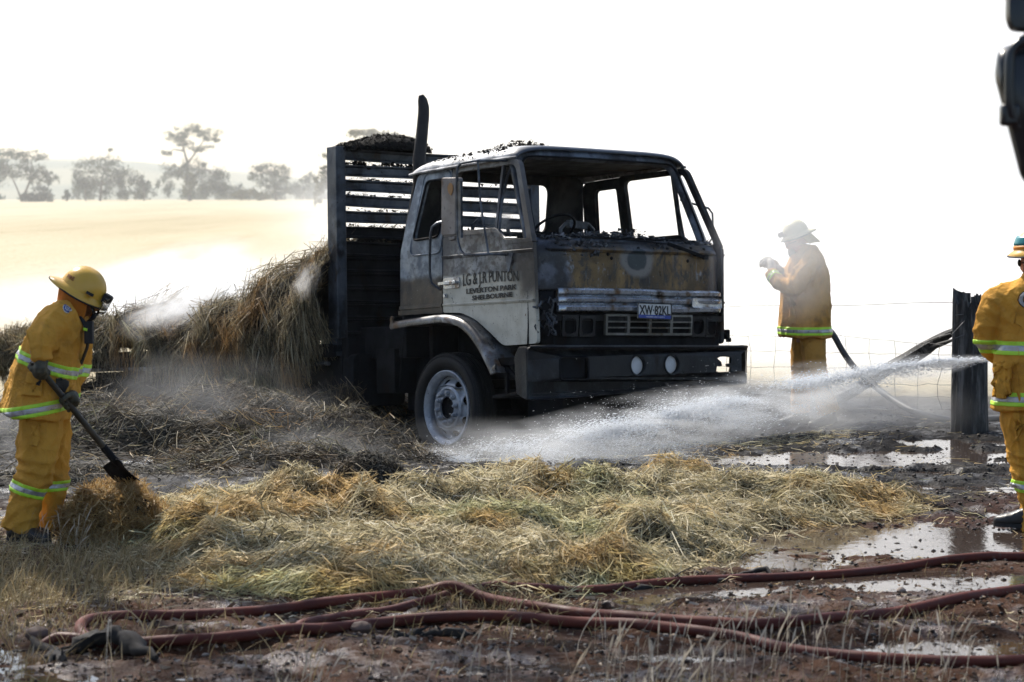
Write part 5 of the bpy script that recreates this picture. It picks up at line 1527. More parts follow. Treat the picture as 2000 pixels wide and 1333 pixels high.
def helmet(parent, c, f, u, mats, dome=(.118, .150, .138), brim=(.045, .030), lamp=True):
    """shell, brim, comb, lamp; c = centre of the brim plane"""
    f = nrm(f); u = nrm(np.asarray(u) - f * (np.asarray(u) @ f)); l = np.cross(u, f); c = np.asarray(c)
    mb = MB(); n = 44
    prof = [(1 - (k / 11) ** 2.0, ) for k in range(12)]
    rings = []
    for k in range(13):
        h = math.sin(k / 12 * PI / 2 * .985); r = math.cos(k / 12 * PI / 2 * .985) ** .85
        rings.append([c + l * dome[0] * r * math.cos(a) + f * dome[1] * r * math.sin(a) + u * dome[2] * (h + .035 * math.exp(-(math.cos(a) * r / .13) ** 2) * h) for a in [2 * PI * i / n for i in range(n)]])
    mb.loft(rings)
    # brim with a turned-down edge, deeper at the back
    rr = []
    for (o_, dz) in ((0, .012), (.35, .004), (.75, -.004), (1.0, -.014), (.98, -.022), (.70, -.012), (0, -.006)):
        ring_ = []
        for i in range(n):
            a = 2 * PI * i / n; b = brim[0] + brim[1] * max(0, -math.sin(a)) ** 2
            ring_.append(c + l * (dome[0] + b * .72 * o_) * math.cos(a) + f * (dome[1] + b * o_) * math.sin(a) + u * (dz - .012 * o_ * abs(math.cos(a)) ** 2))
        rr.append(ring_)
    mb.loft(rr, caps=False)
    h = mb.build('helmet', mats[0], parent, smooth=60)
    mb = MB(); mb.tube([c + l * (dome[0] + brim[0] * .72 + brim[1] * 0) * math.cos(a) + f * (dome[1] + brim[0] + brim[1] * max(0, -math.sin(a)) ** 2) * math.sin(a) + u * (-.020 - .012 * abs(math.cos(a)) ** 2) for a in [2 * PI * i / n for i in range(n)]], .006, 6, closed=True)
    mb.build('brim_edging', M_BLKCLOTH, h)
    if lamp:
        mb = MB(); q = c + f * (dome[1] + .012) + u * .045 + l * lamp * .06
        R = np.stack([l, f, u], 1); mb.box(q, (.060, .045, .050), R); mb.lathe([(0, .006), (.018, .006), (.022, 0), (.022, -.03)], q + f * .024, f, 14); mb.box(q - f * .03 - u * .03, (.03, .03, .03), R)
        mb.build('helmet_lamp', M_BLKCLOTH, h, bevel=.005)
    return h, f, l, u


def flap(parent, c, f, l, u, r, drop, mat, arc=(1.25, 2 * PI - 1.25), flare=.03, seed=1, lean=0.0):
    """neck curtain hanging from the back of the helmet; angles measured from the face"""
    mb = MB(); A = np.linspace(arc[0], arc[1], 34); rows = np.linspace(0, 1, 12)
    def P(a, v):
        k = 1 + .05 * math.sin(a * 9 + seed + v * 2) * v + flare * v
        d = f * math.cos(a) * r[1] + l * math.sin(a) * r[0]
        return c + d * k - u * drop * v * (1 - .18 * abs(math.sin(a)) ** 2) + f * lean * v
    mb.grid(P, A, rows); return mb.build('neck_flap', mat, parent, smooth=180, solid=.008)


def glove_grip(name, c, ax, palm, rh, mat, parent, wrist=None, s=1.0):
    """gloved hand closed round a bar: c on the bar, ax along it towards the thumb side, palm = direction from the bar to the back of the hand"""
    ax = nrm(ax); palm = nrm(np.asarray(palm) - ax * (np.asarray(palm) @ ax)); w = np.cross(ax, palm); c = np.asarray(c); mb = MB()
    sphere(mb, c + palm * (rh + .022 * s), np.array((.024, .046, .040)) * s, 10, np.stack([palm, ax, w], 1))
    for i in range(4):
        o = ax * (i - 1.5) * .0235 * s * -1; L = (.95, 1.06, 1.0, .82)[i]; R = rh + .011 * s; P = []
        for k in range(9):
            a = -.5 + L * 4.1 * k / 8; P.append(c + o + palm * R * math.cos(a) + w * R * math.sin(a) + palm * .006)
        mb.tube(P, [.0135 * s] * 5 + [.0128 * s, .012 * s, .0112 * s, .009 * s], 8)
        sphere(mb, P[1] + palm * .004, (.014 * s,) * 3, 6)
    P = [c + palm * (rh + .02) + ax * .030 * s - w * .022 * s, c + ax * .046 * s - w * (rh + .018) + palm * .010, c + ax * .046 * s - w * (rh + .010) - palm * .016, c + ax * .040 * s - w * .006 - palm * (rh + .013)]
    mb.tube(P, [.017 * s, .0155 * s, .014 * s, .011 * s], 8); sphere(mb, P[-1], (.011 * s,) * 3, 6)
    if wrist is not None: limb(mb, [c + palm * (rh + .020), c + palm * (rh + .03) + (np.asarray(wrist) - c) * .45, wrist], [.030 * s, .033 * s, .040 * s], 12)
    return fuse(mb, name, mat, parent, .0048, folds(7, .0022, (40, 40, 40)), 1)


def boot(parent, ankle, toe_dir, zground, top, s=1.0):
    """ankle: centre of the shaft at the cuff; toe_dir horizontal"""
    t = nrm((toe_dir[0], toe_dir[1], 0)); w = np.cross((0, 0, 1.0), t); a = np.asarray(ankle, float); mb = MB(); rings = []
    for (x, z, hw, hz) in ((-.085, .045, .030, .040), (-.07, .055, .044, .052), (-.02, .062, .047, .060), (.05, .058, .049, .055), (.11, .046, .053, .042), (.16, .038, .050, .034), (.20, .033, .036, .028), (.215, .03, .018, .02)):
        rings.append(ell(np.array((a[0], a[1], zground)) + t * x * s + np.array((0, 0, z * s)), w, np.array((0, 0, 1.0)), hw * s, hz * s, 16, 2.6))
    mb.loft(rings); limb(mb, [np.array((a[0], a[1], zground + .07)) - t * .015, np.array((a[0], a[1], zground + .16)) - t * .015, a + np.array((0, 0, top))], [.055 * s, .055 * s, .062 * s], 14)
    o = fuse(mb, 'boot', M_BOOT, parent, .009, folds(3, .002, (30, 30, 30)), 2)
    mb = MB(); sole = [(-.09, -.03), (-.06, -.047), (.02, -.047), (.10, -.056), (.17, -.050), (.218, -.02), (.218, .02), (.17, .050), (.10, .056), (.02, .047), (-.06, .047), (-.09, .03)]
    mb.prism(rounded([(q * s, k * s) for q, k in sole], .02), lambda x, y, c: tuple(np.array((a[0], a[1], zground)) + t * x + w * y + np.array((0, 0, c))), 0.0, .024)
    mb.build('sole', M_BLKCLOTH, o)
    return o


def badge(src, parent, c, n, up_, r):
    """round blue badge with white rim and rings"""
    n = nrm(n); up_ = nrm(np.asarray(up_) - n * (np.asarray(up_) @ n)); s_ = np.cross(up_, n); b = None
    for i, (r0, r1, m, li) in enumerate(((0, 1.0, M_WHITE, .004), (0, .90, M_BLUE, .007), (.56, .62, M_WHITE, .0095), (.12, .30, M_WHITE, .0095))):
        V = []; k_ = 28; rs_ = np.linspace(r0, r1, 5)
        for q in rs_:
            for k in range(k_): V.append(np.asarray(c) + r * q * (s_ * math.cos(2 * PI * k / k_) * .86 + up_ * math.sin(2 * PI * k / k_)))
        F = [(j * k_ + k, j * k_ + (k + 1) % k_, (j + 1) * k_ + (k + 1) % k_, (j + 1) * k_ + k) for j in range(4) for k in range(k_)]
        o = patch(src, 'shoulder_badge' if i == 0 else 'badge_ring', V, F, m, li, src if i == 0 else b)
        if i == 0: b = o
    # ring of small marks standing for the circular lettering
    for k in range(16):
        a = 2 * PI * k / 16; q0 = np.asarray(c) + r * .70 * (s_ * math.cos(a) * .86 + up_ * math.sin(a)); q1 = np.asarray(c) + r * .82 * (s_ * math.cos(a) * .86 + up_ * math.sin(a)); tdir = r * .035 * (-s_ * math.sin(a) + up_ * math.cos(a))
        if k == 0: VV, FF = [], []
        o_ = len(VV); VV += [q0 - tdir, q0 + tdir, q1 + tdir, q1 - tdir]; FF.append((o_, o_ + 1, o_ + 2, o_ + 3))
    patch(src, 'badge_ring', VV, FF, M_WHITE, .0095, b)['kind'] = 'stuff'


def base_body(parent, joints, skin, hd):
    """one continuous figure under the clothes"""
    mb = MB(); (hc, hf, hu) = hd; head_into(mb, hc, hf, hu); nk, sh_l, sh_r, el_l, el_r, wr_l, wr_r, hip_l, hip_r, kn_l, kn_r, an_l, an_r = [np.asarray(j, float) for j in joints]
    hu = nrm(hu); chest = (sh_l + sh_r) / 2; hip = (hip_l + hip_r) / 2
    limb(mb, [np.asarray(hc) - hu * .05, nk, chest], [.058, .060, .085])
    limb(mb, [chest - (chest - hip) * .08, (chest * .6 + hip * .4), hip], [.115, .12, .13]); limb(mb, [sh_l, chest, sh_r], [.06, .085, .06])
    for s_, e, w_ in ((sh_l, el_l, wr_l), (sh_r, el_r, wr_r)): limb(mb, [s_, e, w_], [.058, .045, .032])
    for h_, k, a in ((hip_l, kn_l, an_l), (hip_r, kn_r, an_r)): limb(mb, [h_, k, a], [.095, .06, .042])
    return fuse(mb, 'body', skin, parent, .0085, None, 1)


# ------------------------------------------------------------------ left: bending over the shovel
def left_man():
    Y0 = 14.42; root = flat(62, 1062); root[1] = Y0; root[2] = gz(root[0], Y0)
    man = empty('person', root, 'firefighter in amber turnout gear and yellow helmet bending over a long shovel', 'person', 'firefighters working around the truck')
    p = lambda x, y, d=0.0: at(x, y, Y0 + d) - root
    m = Y0 / FPX
    hd = (p(166, 582), (.86, -.06, -.52), (.52, -.05, .86))
    jts = [p(146, 612), p(132, 632, .16), p(112, 630, -.16), p(142, 710, .24), p(74, 676, -.30), p(131, 782, .05), p(78, 704, -.31), p(92, 806, .09), p(78, 808, -.09), p(106, 925, .10), p(76, 920, -.11), p(98, 1032, .10), p(38, 1030, -.10)]
    base_body(man, jts, M_SKIN_D, hd)
    # jacket
    mb = MB(); rings = []
    E = [((4, 800), (132, 820), .285), ((14, 765), (137, 790), .275), ((26, 728), (146, 756), .268), ((38, 692), (153, 726), .262), ((52, 660), (162, 696), .258), ((70, 628), (172, 664), .25), ((92, 604), (174, 638), .225), ((112, 592), (168, 622), .17), ((126, 592), (160, 610), .115), ((128, 578), (164, 598), .095)]
    for (a, b, rv) in E:
        A, B = p(*a), p(*b); rings.append(ell((A + B) / 2, nrm(B - A), np.array((0, 1.0, 0)), np.linalg.norm(B - A) / 2, rv, 30, 2.35))
    mb.loft(rings)
    limb(mb, [p(124, 622, -.12), p(104, 634, -.20), p(84, 662, -.31), p(79, 684, -.345), p(80, 703, -.35)], [.100, .108, .092, .064, .060])
    limb(mb, [p(140, 628, .12), p(146, 665, .22), p(146, 716, .25), p(134, 760, .12), p(129, 781, .05)], [.10, .098, .085, .066, .060])
    jk = fuse(mb, 'jacket', M_AMBER, man, .0115, folds(201, .017, (8, 8, 4.2), [(p(84, 662, -.3), .13, .011, (0, 0, 1)), (p(140, 740, .1), .18, .008, (.5, 0, 1)), (p(112, 650, -.2), .15, .010, (.7, 0, .7)), (p(60, 740), .22, .006, (.2, 0, 1))]), 2)
    ax_t = nrm(p(128, 600) - p(68, 806)); 
    band(jk, 'reflective_band', p(70, 797), (-.17, 0, 1), .075, man, lambda c: c[2] < p(0, 760)[2])
    band(jk, 'reflective_band', p(96, 708), (.36, 0, 1), .072, man, lambda c: c[1] > -.22 and abs(c[0] - p(98, 0)[0]) < .2)
    band(jk, 'reflective_band', p(82, 672, -.34), (.05, .1, 1), .060, man, lambda c: c[1] < -.2)
    band(jk, 'cuff_strap', p(80, 689, -.35), (.12, .05, 1), .022, man, lambda c: c[1] < -.2, .004, ((M_BLKCLOTH, 1.0),))
    band(jk, 'cuff_strap', p(130, 772, .05), (0, .2, 1), .022, man, lambda c: c[0] > p(118, 0)[0] and c[2] < p(0, 755)[2], .004, ((M_BLKCLOTH, 1.0),))
    badge(jk, man, p(134, 600, -.22), (.05, -.9, .5), (-.35, -.2, .85), .034)
    # pockets
    V, F = quadgrid(p(50, 729, -.3), p(82, 734, -.3), p(80, 775, -.3), p(42, 772, -.3)); pk = patch(jk, 'bellows_pocket', V, F, M_AMBER, .012, jk); pk.modifiers['s'].thickness = .016
    V, F = quadgrid(p(51, 726, -.3), p(84, 731, -.3), p(80, 752, -.3), p(47, 748, -.3)); q = patch(jk, 'pocket_flap', V, F, M_AMBER, .030, jk)
    V, F = quadgrid(p(79, 740, -.3), p(82, 740, -.3), p(77, 754, -.3), p(70, 752, -.3)); patch(jk, 'flap_binding', V, F, M_BLKCLOTH, .036, jk)
    V, F = quadgrid(p(106, 734, -.2), p(128, 744, -.15), p(122, 768, -.15), p(104, 754, -.2)); q = patch(jk, 'pocket_flap', V, F, M_BLKCLOTH, .012, jk); q['label'] = 'black chest-side pocket flap'
    # radio harness on the chest
    mb = MB(); mb.tube([p(158, 618, -.10), p(166, 636, -.12), p(174, 655, -.12), p(170, 680, -.08), p(158, 712, -.04)], .016, 7, flat=.5); mb.box(p(174, 650, -.12), (.05, .06, .13), np.eye(3)); mb.build('radio_harness', M_BLKCLOTH, man, bevel=.006)
    V, F = quadgrid(p(164, 640, -.16), p(172, 642, -.16), p(171, 647, -.16), p(163, 645, -.16), 3, 3); mb = MB(); mb.add([v + np.array((0, -.02, 0)) for v in V], F); mb.build('lime_tab', M_LIME, man, solid=.006)
    # collar
    mb = MB(); cc = (p(128, 592) + p(160, 612)) / 2; un = nrm(p(146, 582) - p(138, 604)); rg = []
    for k in range(4): rg.append(ell(cc + un * (.0 + .028 * k), nrm(p(160, 612) - p(128, 592)), np.array((0, 1., 0)), .072 + .004 * k, .088 + .003 * k, 26, 2))
    mb.loft(rg, caps=False); mb.build('collar', M_AMBER, man, smooth=180, solid=.008)
    # trousers
    mb = MB()
    limb(mb, [p(84, 792, -.03), p(80, 820, -.09), p(76, 868, -.11), p(73, 918, -.115), p(52, 975, -.105), p(37, 1036, -.10)], [.130, .128, .122, .112, .103, .108])
    limb(mb, [p(92, 792, .03), p(98, 820, .09), p(104, 868, .10), p(107, 925, .105), p(102, 980, .10), p(98, 1032, .10)], [.125, .118, .104, .086, .078, .082])
    tr = fuse(mb, 'trousers', M_AMBER, man, .0115, folds(211, .018, (8, 8, 5), [(p(74, 915, -.1), .17, .013, (.35, 0, 1)), (p(45, 990, -.1), .16, .012, (-.3, 0, 1)), (p(104, 950, .1), .15, .010, (.3, 0, 1)), (p(80, 830), .2, .006, (0, 0, 1))]), 2)
    band(tr, 'reflective_band', p(62, 956, -.1), (.30, 0, 1), .070, man, lambda c: c[1] < .0)
    band(tr, 'reflective_band', p(103, 948, .1), (-.02, 0, 1), .062, man, lambda c: c[1] > .0)
    V, F = quadgrid(p(50, 826, -.3), p(80, 828, -.3), p(78, 868, -.3), p(50, 866, -.3)); q = patch(tr, 'thigh_pocket', V, F, M_AMBER, .008, tr); q.modifiers['s'].thickness = .010
    boot(man, p(40, 1030, -.10), (.9, -.45), 0, .0); boot(man, p(98, 1030, .10), (.95, -.25), 0, .0)
    # helmet and what hangs from it
    h, f, l, u = helmet(man, p(160, 570), (.86, -.04, -.50), (.50, -.03, .86), (M_HELM,), (.122, .142, .150), (.034, .034), -.4)
    V, F = text_mesh("FIRE", .040, lambda a, b, c: (a, b, c), .001, .001); hc = p(140, 540)
    t_ = bvh_of(h); right = nrm((.9, 0, -.40)); upd = nrm((.40, 0, .9)); W = []
    for (a, b, c) in V:
        o_ = p(134, 541) + right * a * .72 + upd * b * .8 + np.array((0, -.5, 0)); hit = t_.ray_cast(Vector(o_), Vector((0, 1, 0)))
        W.append(tuple(hit[0] + Vector((0, -.002, 0))) if hit[0] else tuple(o_ + np.array((0, .4, 0))))
    mb = MB(); mb.add(W, F); mb.build('helmet_print', M_RED, h, smooth=0)
    flap(man, p(160, 573), f, l, u, (.120, .140), .155, M_FLAP, (1.05, 2 * PI - 1.05), -.10, 2, .05)
    mb = MB()
    for sg in (-1, 1):
        b0 = p(178, 574) - l * sg * .098; mb.tube([b0, p(185, 596) - l * sg * .085, p(188, 612) - l * sg * .055, p(180, 624) - l * sg * .02, p(172, 628)], .010, 6)
    mb.tube([p(176, 626, -.05), p(184, 620, -.06), p(188, 612, -.05)], .012, 6); mb.build('chin_strap', M_BLKCLOTH, man)
    mb = MB(); mb.bar(p(169, 571, -.13), p(182, 578, -.12), .03, .018); mb.build('goggle_strap', M_BLKCLOTH, man)
    # clear visor folded out in front of the face
    t = MT('clear_visor'); t.set((1, 1, 1), .04, 0.0, None, .5, Transmission_Weight=1.0, IOR=1.45)
    mb = MB(); c = p(196, 572); mb.grid(lambda a, v: c + f * (.042 + .025 * math.cos(a)) + l * .10 * math.sin(a) - u * (.0 + .10 * v) + f * .012, np.linspace(-1.3, 1.3, 20), np.linspace(0, 1, 6)); mb.build('visor', t.m, h, smooth=180, solid=.003)
    mb = MB(); mb.tube([c + f * (.042 + .025 * math.cos(a)) + l * .10 * math.sin(a) + f * .012 for a in np.linspace(-1.3, 1.3, 14)], .004, 5); mb.build('visor_rim', M_BLKCLOTH, h)
    # shovel
    a, b = p(66, 706, -.35), p(224, 900, -.02); d = nrm(b - a); hc1, hc2 = p(78, 722, -.325) , p(133, 789, -.21)
    hc1 = a + d * ((hc1 - a) @ d); hc2 = a + d * ((hc2 - a) @ d)
    glove_grip('glove', hc1, -d, (-.35, -.75, .45), .0175, M_GLOVE, man, p(80, 704, -.35), 1.12)
    glove_grip('glove', hc2, -d, (.5, .55, .55), .0175, M_GLOVE, man, p(130, 780, .03), 1.12)
    sh = empty('shovel', root + a, 'long-handled shovel with a dark worn shaft held by the bending firefighter', 'shovel')
    mb = MB(); mb.tube([(0, 0, 0), (b - a) * .3, (b - a) * .7, b - a], [.0185, .018, .0185, .021], 10); mb.build('shaft', simple('dark_worn_ash', (.035, .028, .018), .6, 0, .45, 9, .5, 60), sh)
    e = b - a; sd = nrm(np.cross(d, (0, 1.0, .35))); sd = nrm(np.array((.55, -.65, .25))); bl = nrm(d * .85 + np.array((.25, 0, .0))); nn = np.cross(bl, sd); mb = MB()
    mb.tube([e - d * .12, e - d * .02, e + bl * .05], [.022, .024, .02], 10)
    mb.grid(lambda s_, t_: e + bl * (t_ * .19 - .01) + sd * s_ * (.100 - .035 * max(0, t_ - .65) / .35) + nn * (.030 * (s_ ** 2) + .02 * math.sin(t_ * 3)), np.linspace(-1, 1, 13), np.linspace(0, 1, 10)); mb.build('blade', M_BLACK, sh, solid=.004, smooth=60)
    return man


left_man()


# ------------------------------------------------------------------ middle: standing in the smoke
def mid_man():
    Y0 = 22.9; root = at(1585, 812, Y0); root[2] = gz(root[0], Y0)
    man = empty('person', root, 'bearded firefighter in faded orange coat and cream helmet standing in the smoke beside the fence', 'person', 'firefighters working around the truck')
    p = lambda x, y, d=0.0: at(x, y, Y0 + d) - root
    hd = (p(1554, 472), (-.90, -.10, -.42), (-.40, 0, .90))
    jts = [p(1572, 492), p(1580, 510, -.18), p(1572, 510, .18), p(1543, 560, -.28), p(1540, 552, .28), p(1506, 533, -.12), p(1506, 522, .12), p(1590, 668, -.09), p(1572, 668, .09), p(1598, 735, -.11), p(1568, 738, .10), p(1617, 803, -.12), p(1564, 803, .10)]
    body = base_body(man, jts, M_SKIN, hd)
    mb = MB(); rings = []
    E = [((1521, 656), (1622, 659), .27), ((1523, 620), (1622, 624), .262), ((1526, 585), (1621, 590), .255), ((1530, 552), (1620, 558), .25), ((1536, 523), (1616, 528), .245), ((1546, 500), (1607, 504), .225), ((1556, 486), (1597, 488), .16), ((1560, 478), (1590, 480), .10)]
    for (a, b, rv) in E:
        A, B = p(*a), p(*b); rings.append(ell((A + B) / 2, nrm(B - A), np.array((0, 1.0, 0)), np.linalg.norm(B - A) / 2, rv, 30, 2.35))
    mb.loft(rings)
    limb(mb, [p(1585, 508, -.14), p(1572, 530, -.24), p(1548, 560, -.30), p(1528, 556, -.26), p(1507, 534, -.13)], [.11, .105, .090, .074, .060])
    limb(mb, [p(1572, 508, .14), p(1556, 528, .24), p(1540, 545, .28), p(1524, 538, .22), p(1508, 522, .10)], [.11, .10, .085, .07, .058])
    jk = fuse(mb, 'coat', M_ORANGE, man, .0125, folds(301, .017, (7, 7, 4), [(p(1550, 545, -.28), .18, .014, (1, 0, .6)), (p(1560, 520, -.2), .16, .012, (.8, 0, -.5)), (p(1570, 610, -.2), .25, .006, (.2, 0, 1))]), 2)
    band(jk, 'reflective_band', p(1571, 645), (0, 0, 1), .078, man, lambda c: c[2] < p(0, 600)[2])
    band(jk, 'reflective_band', p(1514, 541, -.17), nrm(p(1528, 556, -.26) - p(1507, 534, -.13)), .05, man, lambda c: c[1] < 0 and c[0] < p(1530, 0)[0])
    V, F = quadgrid(p(1528, 588, -.3), p(1548, 590, -.3), p(1550, 632, -.3), p(1527, 628, -.3)); q = patch(jk, 'bellows_pocket', V, F, M_ORANGE, .012, jk); q.modifiers['s'].thickness = .016
    mb = MB(); mb.loft([ell(p(1566, 496) + np.array((0, 0, k * .02)) - np.array((k * .008, 0, 0)), np.array((1., 0, .15)), np.array((0, 1., 0)), .085, .095, 24, 2) for k in range(5)], caps=False); mb.build('collar', M_REDCLOTH, man, smooth=180, solid=.008)
    mb = MB()
    limb(mb, [p(1588, 648, -.02), p(1588, 672, -.08), p(1591, 705, -.10), p(1597, 740, -.11), p(1610, 775, -.12), p(1618, 806, -.12)], [.125, .122, .112, .10, .10, .108])
    limb(mb, [p(1574, 648, .02), p(1570, 672, .08), p(1567, 705, .10), p(1566, 740, .10), p(1564, 775, .10), p(1563, 806, .10)], [.125, .118, .108, .096, .094, .10])
    tr = fuse(mb, 'trousers', M_ORANGE, man, .013, folds(311, .012, (7, 7, 5), [(p(1597, 740, -.1), .18, .012, (0, 0, 1)), (p(1612, 790, -.1), .15, .012, (0, 0, 1))]), 2)
    V, F = quadgrid(p(1600, 752, -.4), p(1612, 752, -.4), p(1626, 804, -.4), p(1612, 806, -.4)); 
    boot(man, p(1618, 800, -.12), (-.9, -.4), 0, .0); boot(man, p(1564, 800, .10), (-.95, -.2), 0, .0)
    h, f, l, u = helmet(man, p(1555, 458), (-.93, -.05, -.34), (-.34, 0, .93), (M_HELM_P,), (.120, .128, .140), (.030, .034), .35)
    flap(man, p(1557, 460), f, l, u, (.112, .118), .13, M_PALEFLAP, (1.7, 2 * PI - 1.7), .12, 4, -.05)
    # beard, closed over the jaw
    mb = MB(); sphere(mb, np.asarray(hd[0]) + nrm(hd[1]) * .052 - nrm(hd[2]) * .090, (.062, .062, .058), 12); b = fuse(mb, 'beard', M_BEARD, man, .008, folds(9, .006, (40, 40, 40)), 1)
    mb = MB(); gc = np.asarray(hd[0]) + nrm(hd[1]) * .095 + nrm(hd[2]) * .012
    for q in (-1, 1): mb.tube([gc + l * q * .034 + .022 * (l * math.cos(a) + u * math.sin(a)) for a in np.linspace(0, 2 * PI, 14, endpoint=False)], .003, 5, closed=True); mb.tube([gc + l * q * .056, gc + l * q * .082 - f * .09], .003, 5)
    mb.build('spectacles', M_BLKCLOTH, man)
    # nozzle in his gloves, hose running behind him to the post
    a = p(1484, 512, 0); b = p(1520, 524, .02); d = nrm(a - b)
    glove_grip('glove', (a * .62 + b * .38), d, (.1, -.6, .75), .024, M_PALEGLOVE, man, p(1508, 534, -.13), 1.15)
    glove_grip('glove', (a * .25 + b * .75), d, (.1, .75, .4), .024, M_PALEGLOVE, man, p(1508, 522, .10), 1.15)
    nz = empty('hose_nozzle', root + a, 'pale hose nozzle held chest-high by the smoke-veiled firefighter', 'nozzle')
    mb = MB(); mb.lathe([(0, .0), (.024, .0), (.030, -.02), (.026, -.07), (.021, -.09), (.022, -.16), (.028, -.18), (.028, -.21), (0, -.21)], (0, 0, 0), d, 18); mb.build('barrel', simple('nozzle_alloy', (.30, .30, .31), .4, .6), nz)
    hp = [root + b, root + p(1545, 545, .34), root + p(1590, 600, .36), root + p(1615, 640, .25)]
    for (x, y, Y) in ((1628, 655, 23.05), (1648, 690, 22.95), (1672, 722, 22.8), (1705, 752, 22.6), (1745, 782, 22.3), (1790, 806, 22.0)): hp.append(at(x, y, Y))
    for (x, y) in ((1840, 822), (1890, 828), (1960, 830), (2060, 834)):
        q = flat(x, y); q[1] = min(q[1], 22.0); q[2] = gz(q[0], q[1]) + .03; hp.append(q)
    mb = MB(); pts = catmull(hp, 6); mb.tube(pts, .030, 10); tag(mb.build('fire_hose', simple('grey_black_hose', (.045, .047, .052), .6, 0, .3, 8, .3, 80), None, smooth=60), 'grey-black hose curving from the smoke-veiled firefighter down to the charred post', 'hose', 'fire hoses')
    return man


def catmull(P, k=6):
    P = [np.asarray(p, float) for p in P]; out = []
    for i in range(len(P) - 1):
        p0, p1, p2, p3 = P[max(i - 1, 0)], P[i], P[i + 1], P[min(i + 2, len(P) - 1)]
        for j in range(k):
            t = j / k; out.append(.5 * ((2 * p1) + (-p0 + p2) * t + (2 * p0 - 5 * p1 + 4 * p2 - p3) * t * t + (-p0 + 3 * p1 - 3 * p2 + p3) * t ** 3))
    return out + [P[-1]]


mid_man()


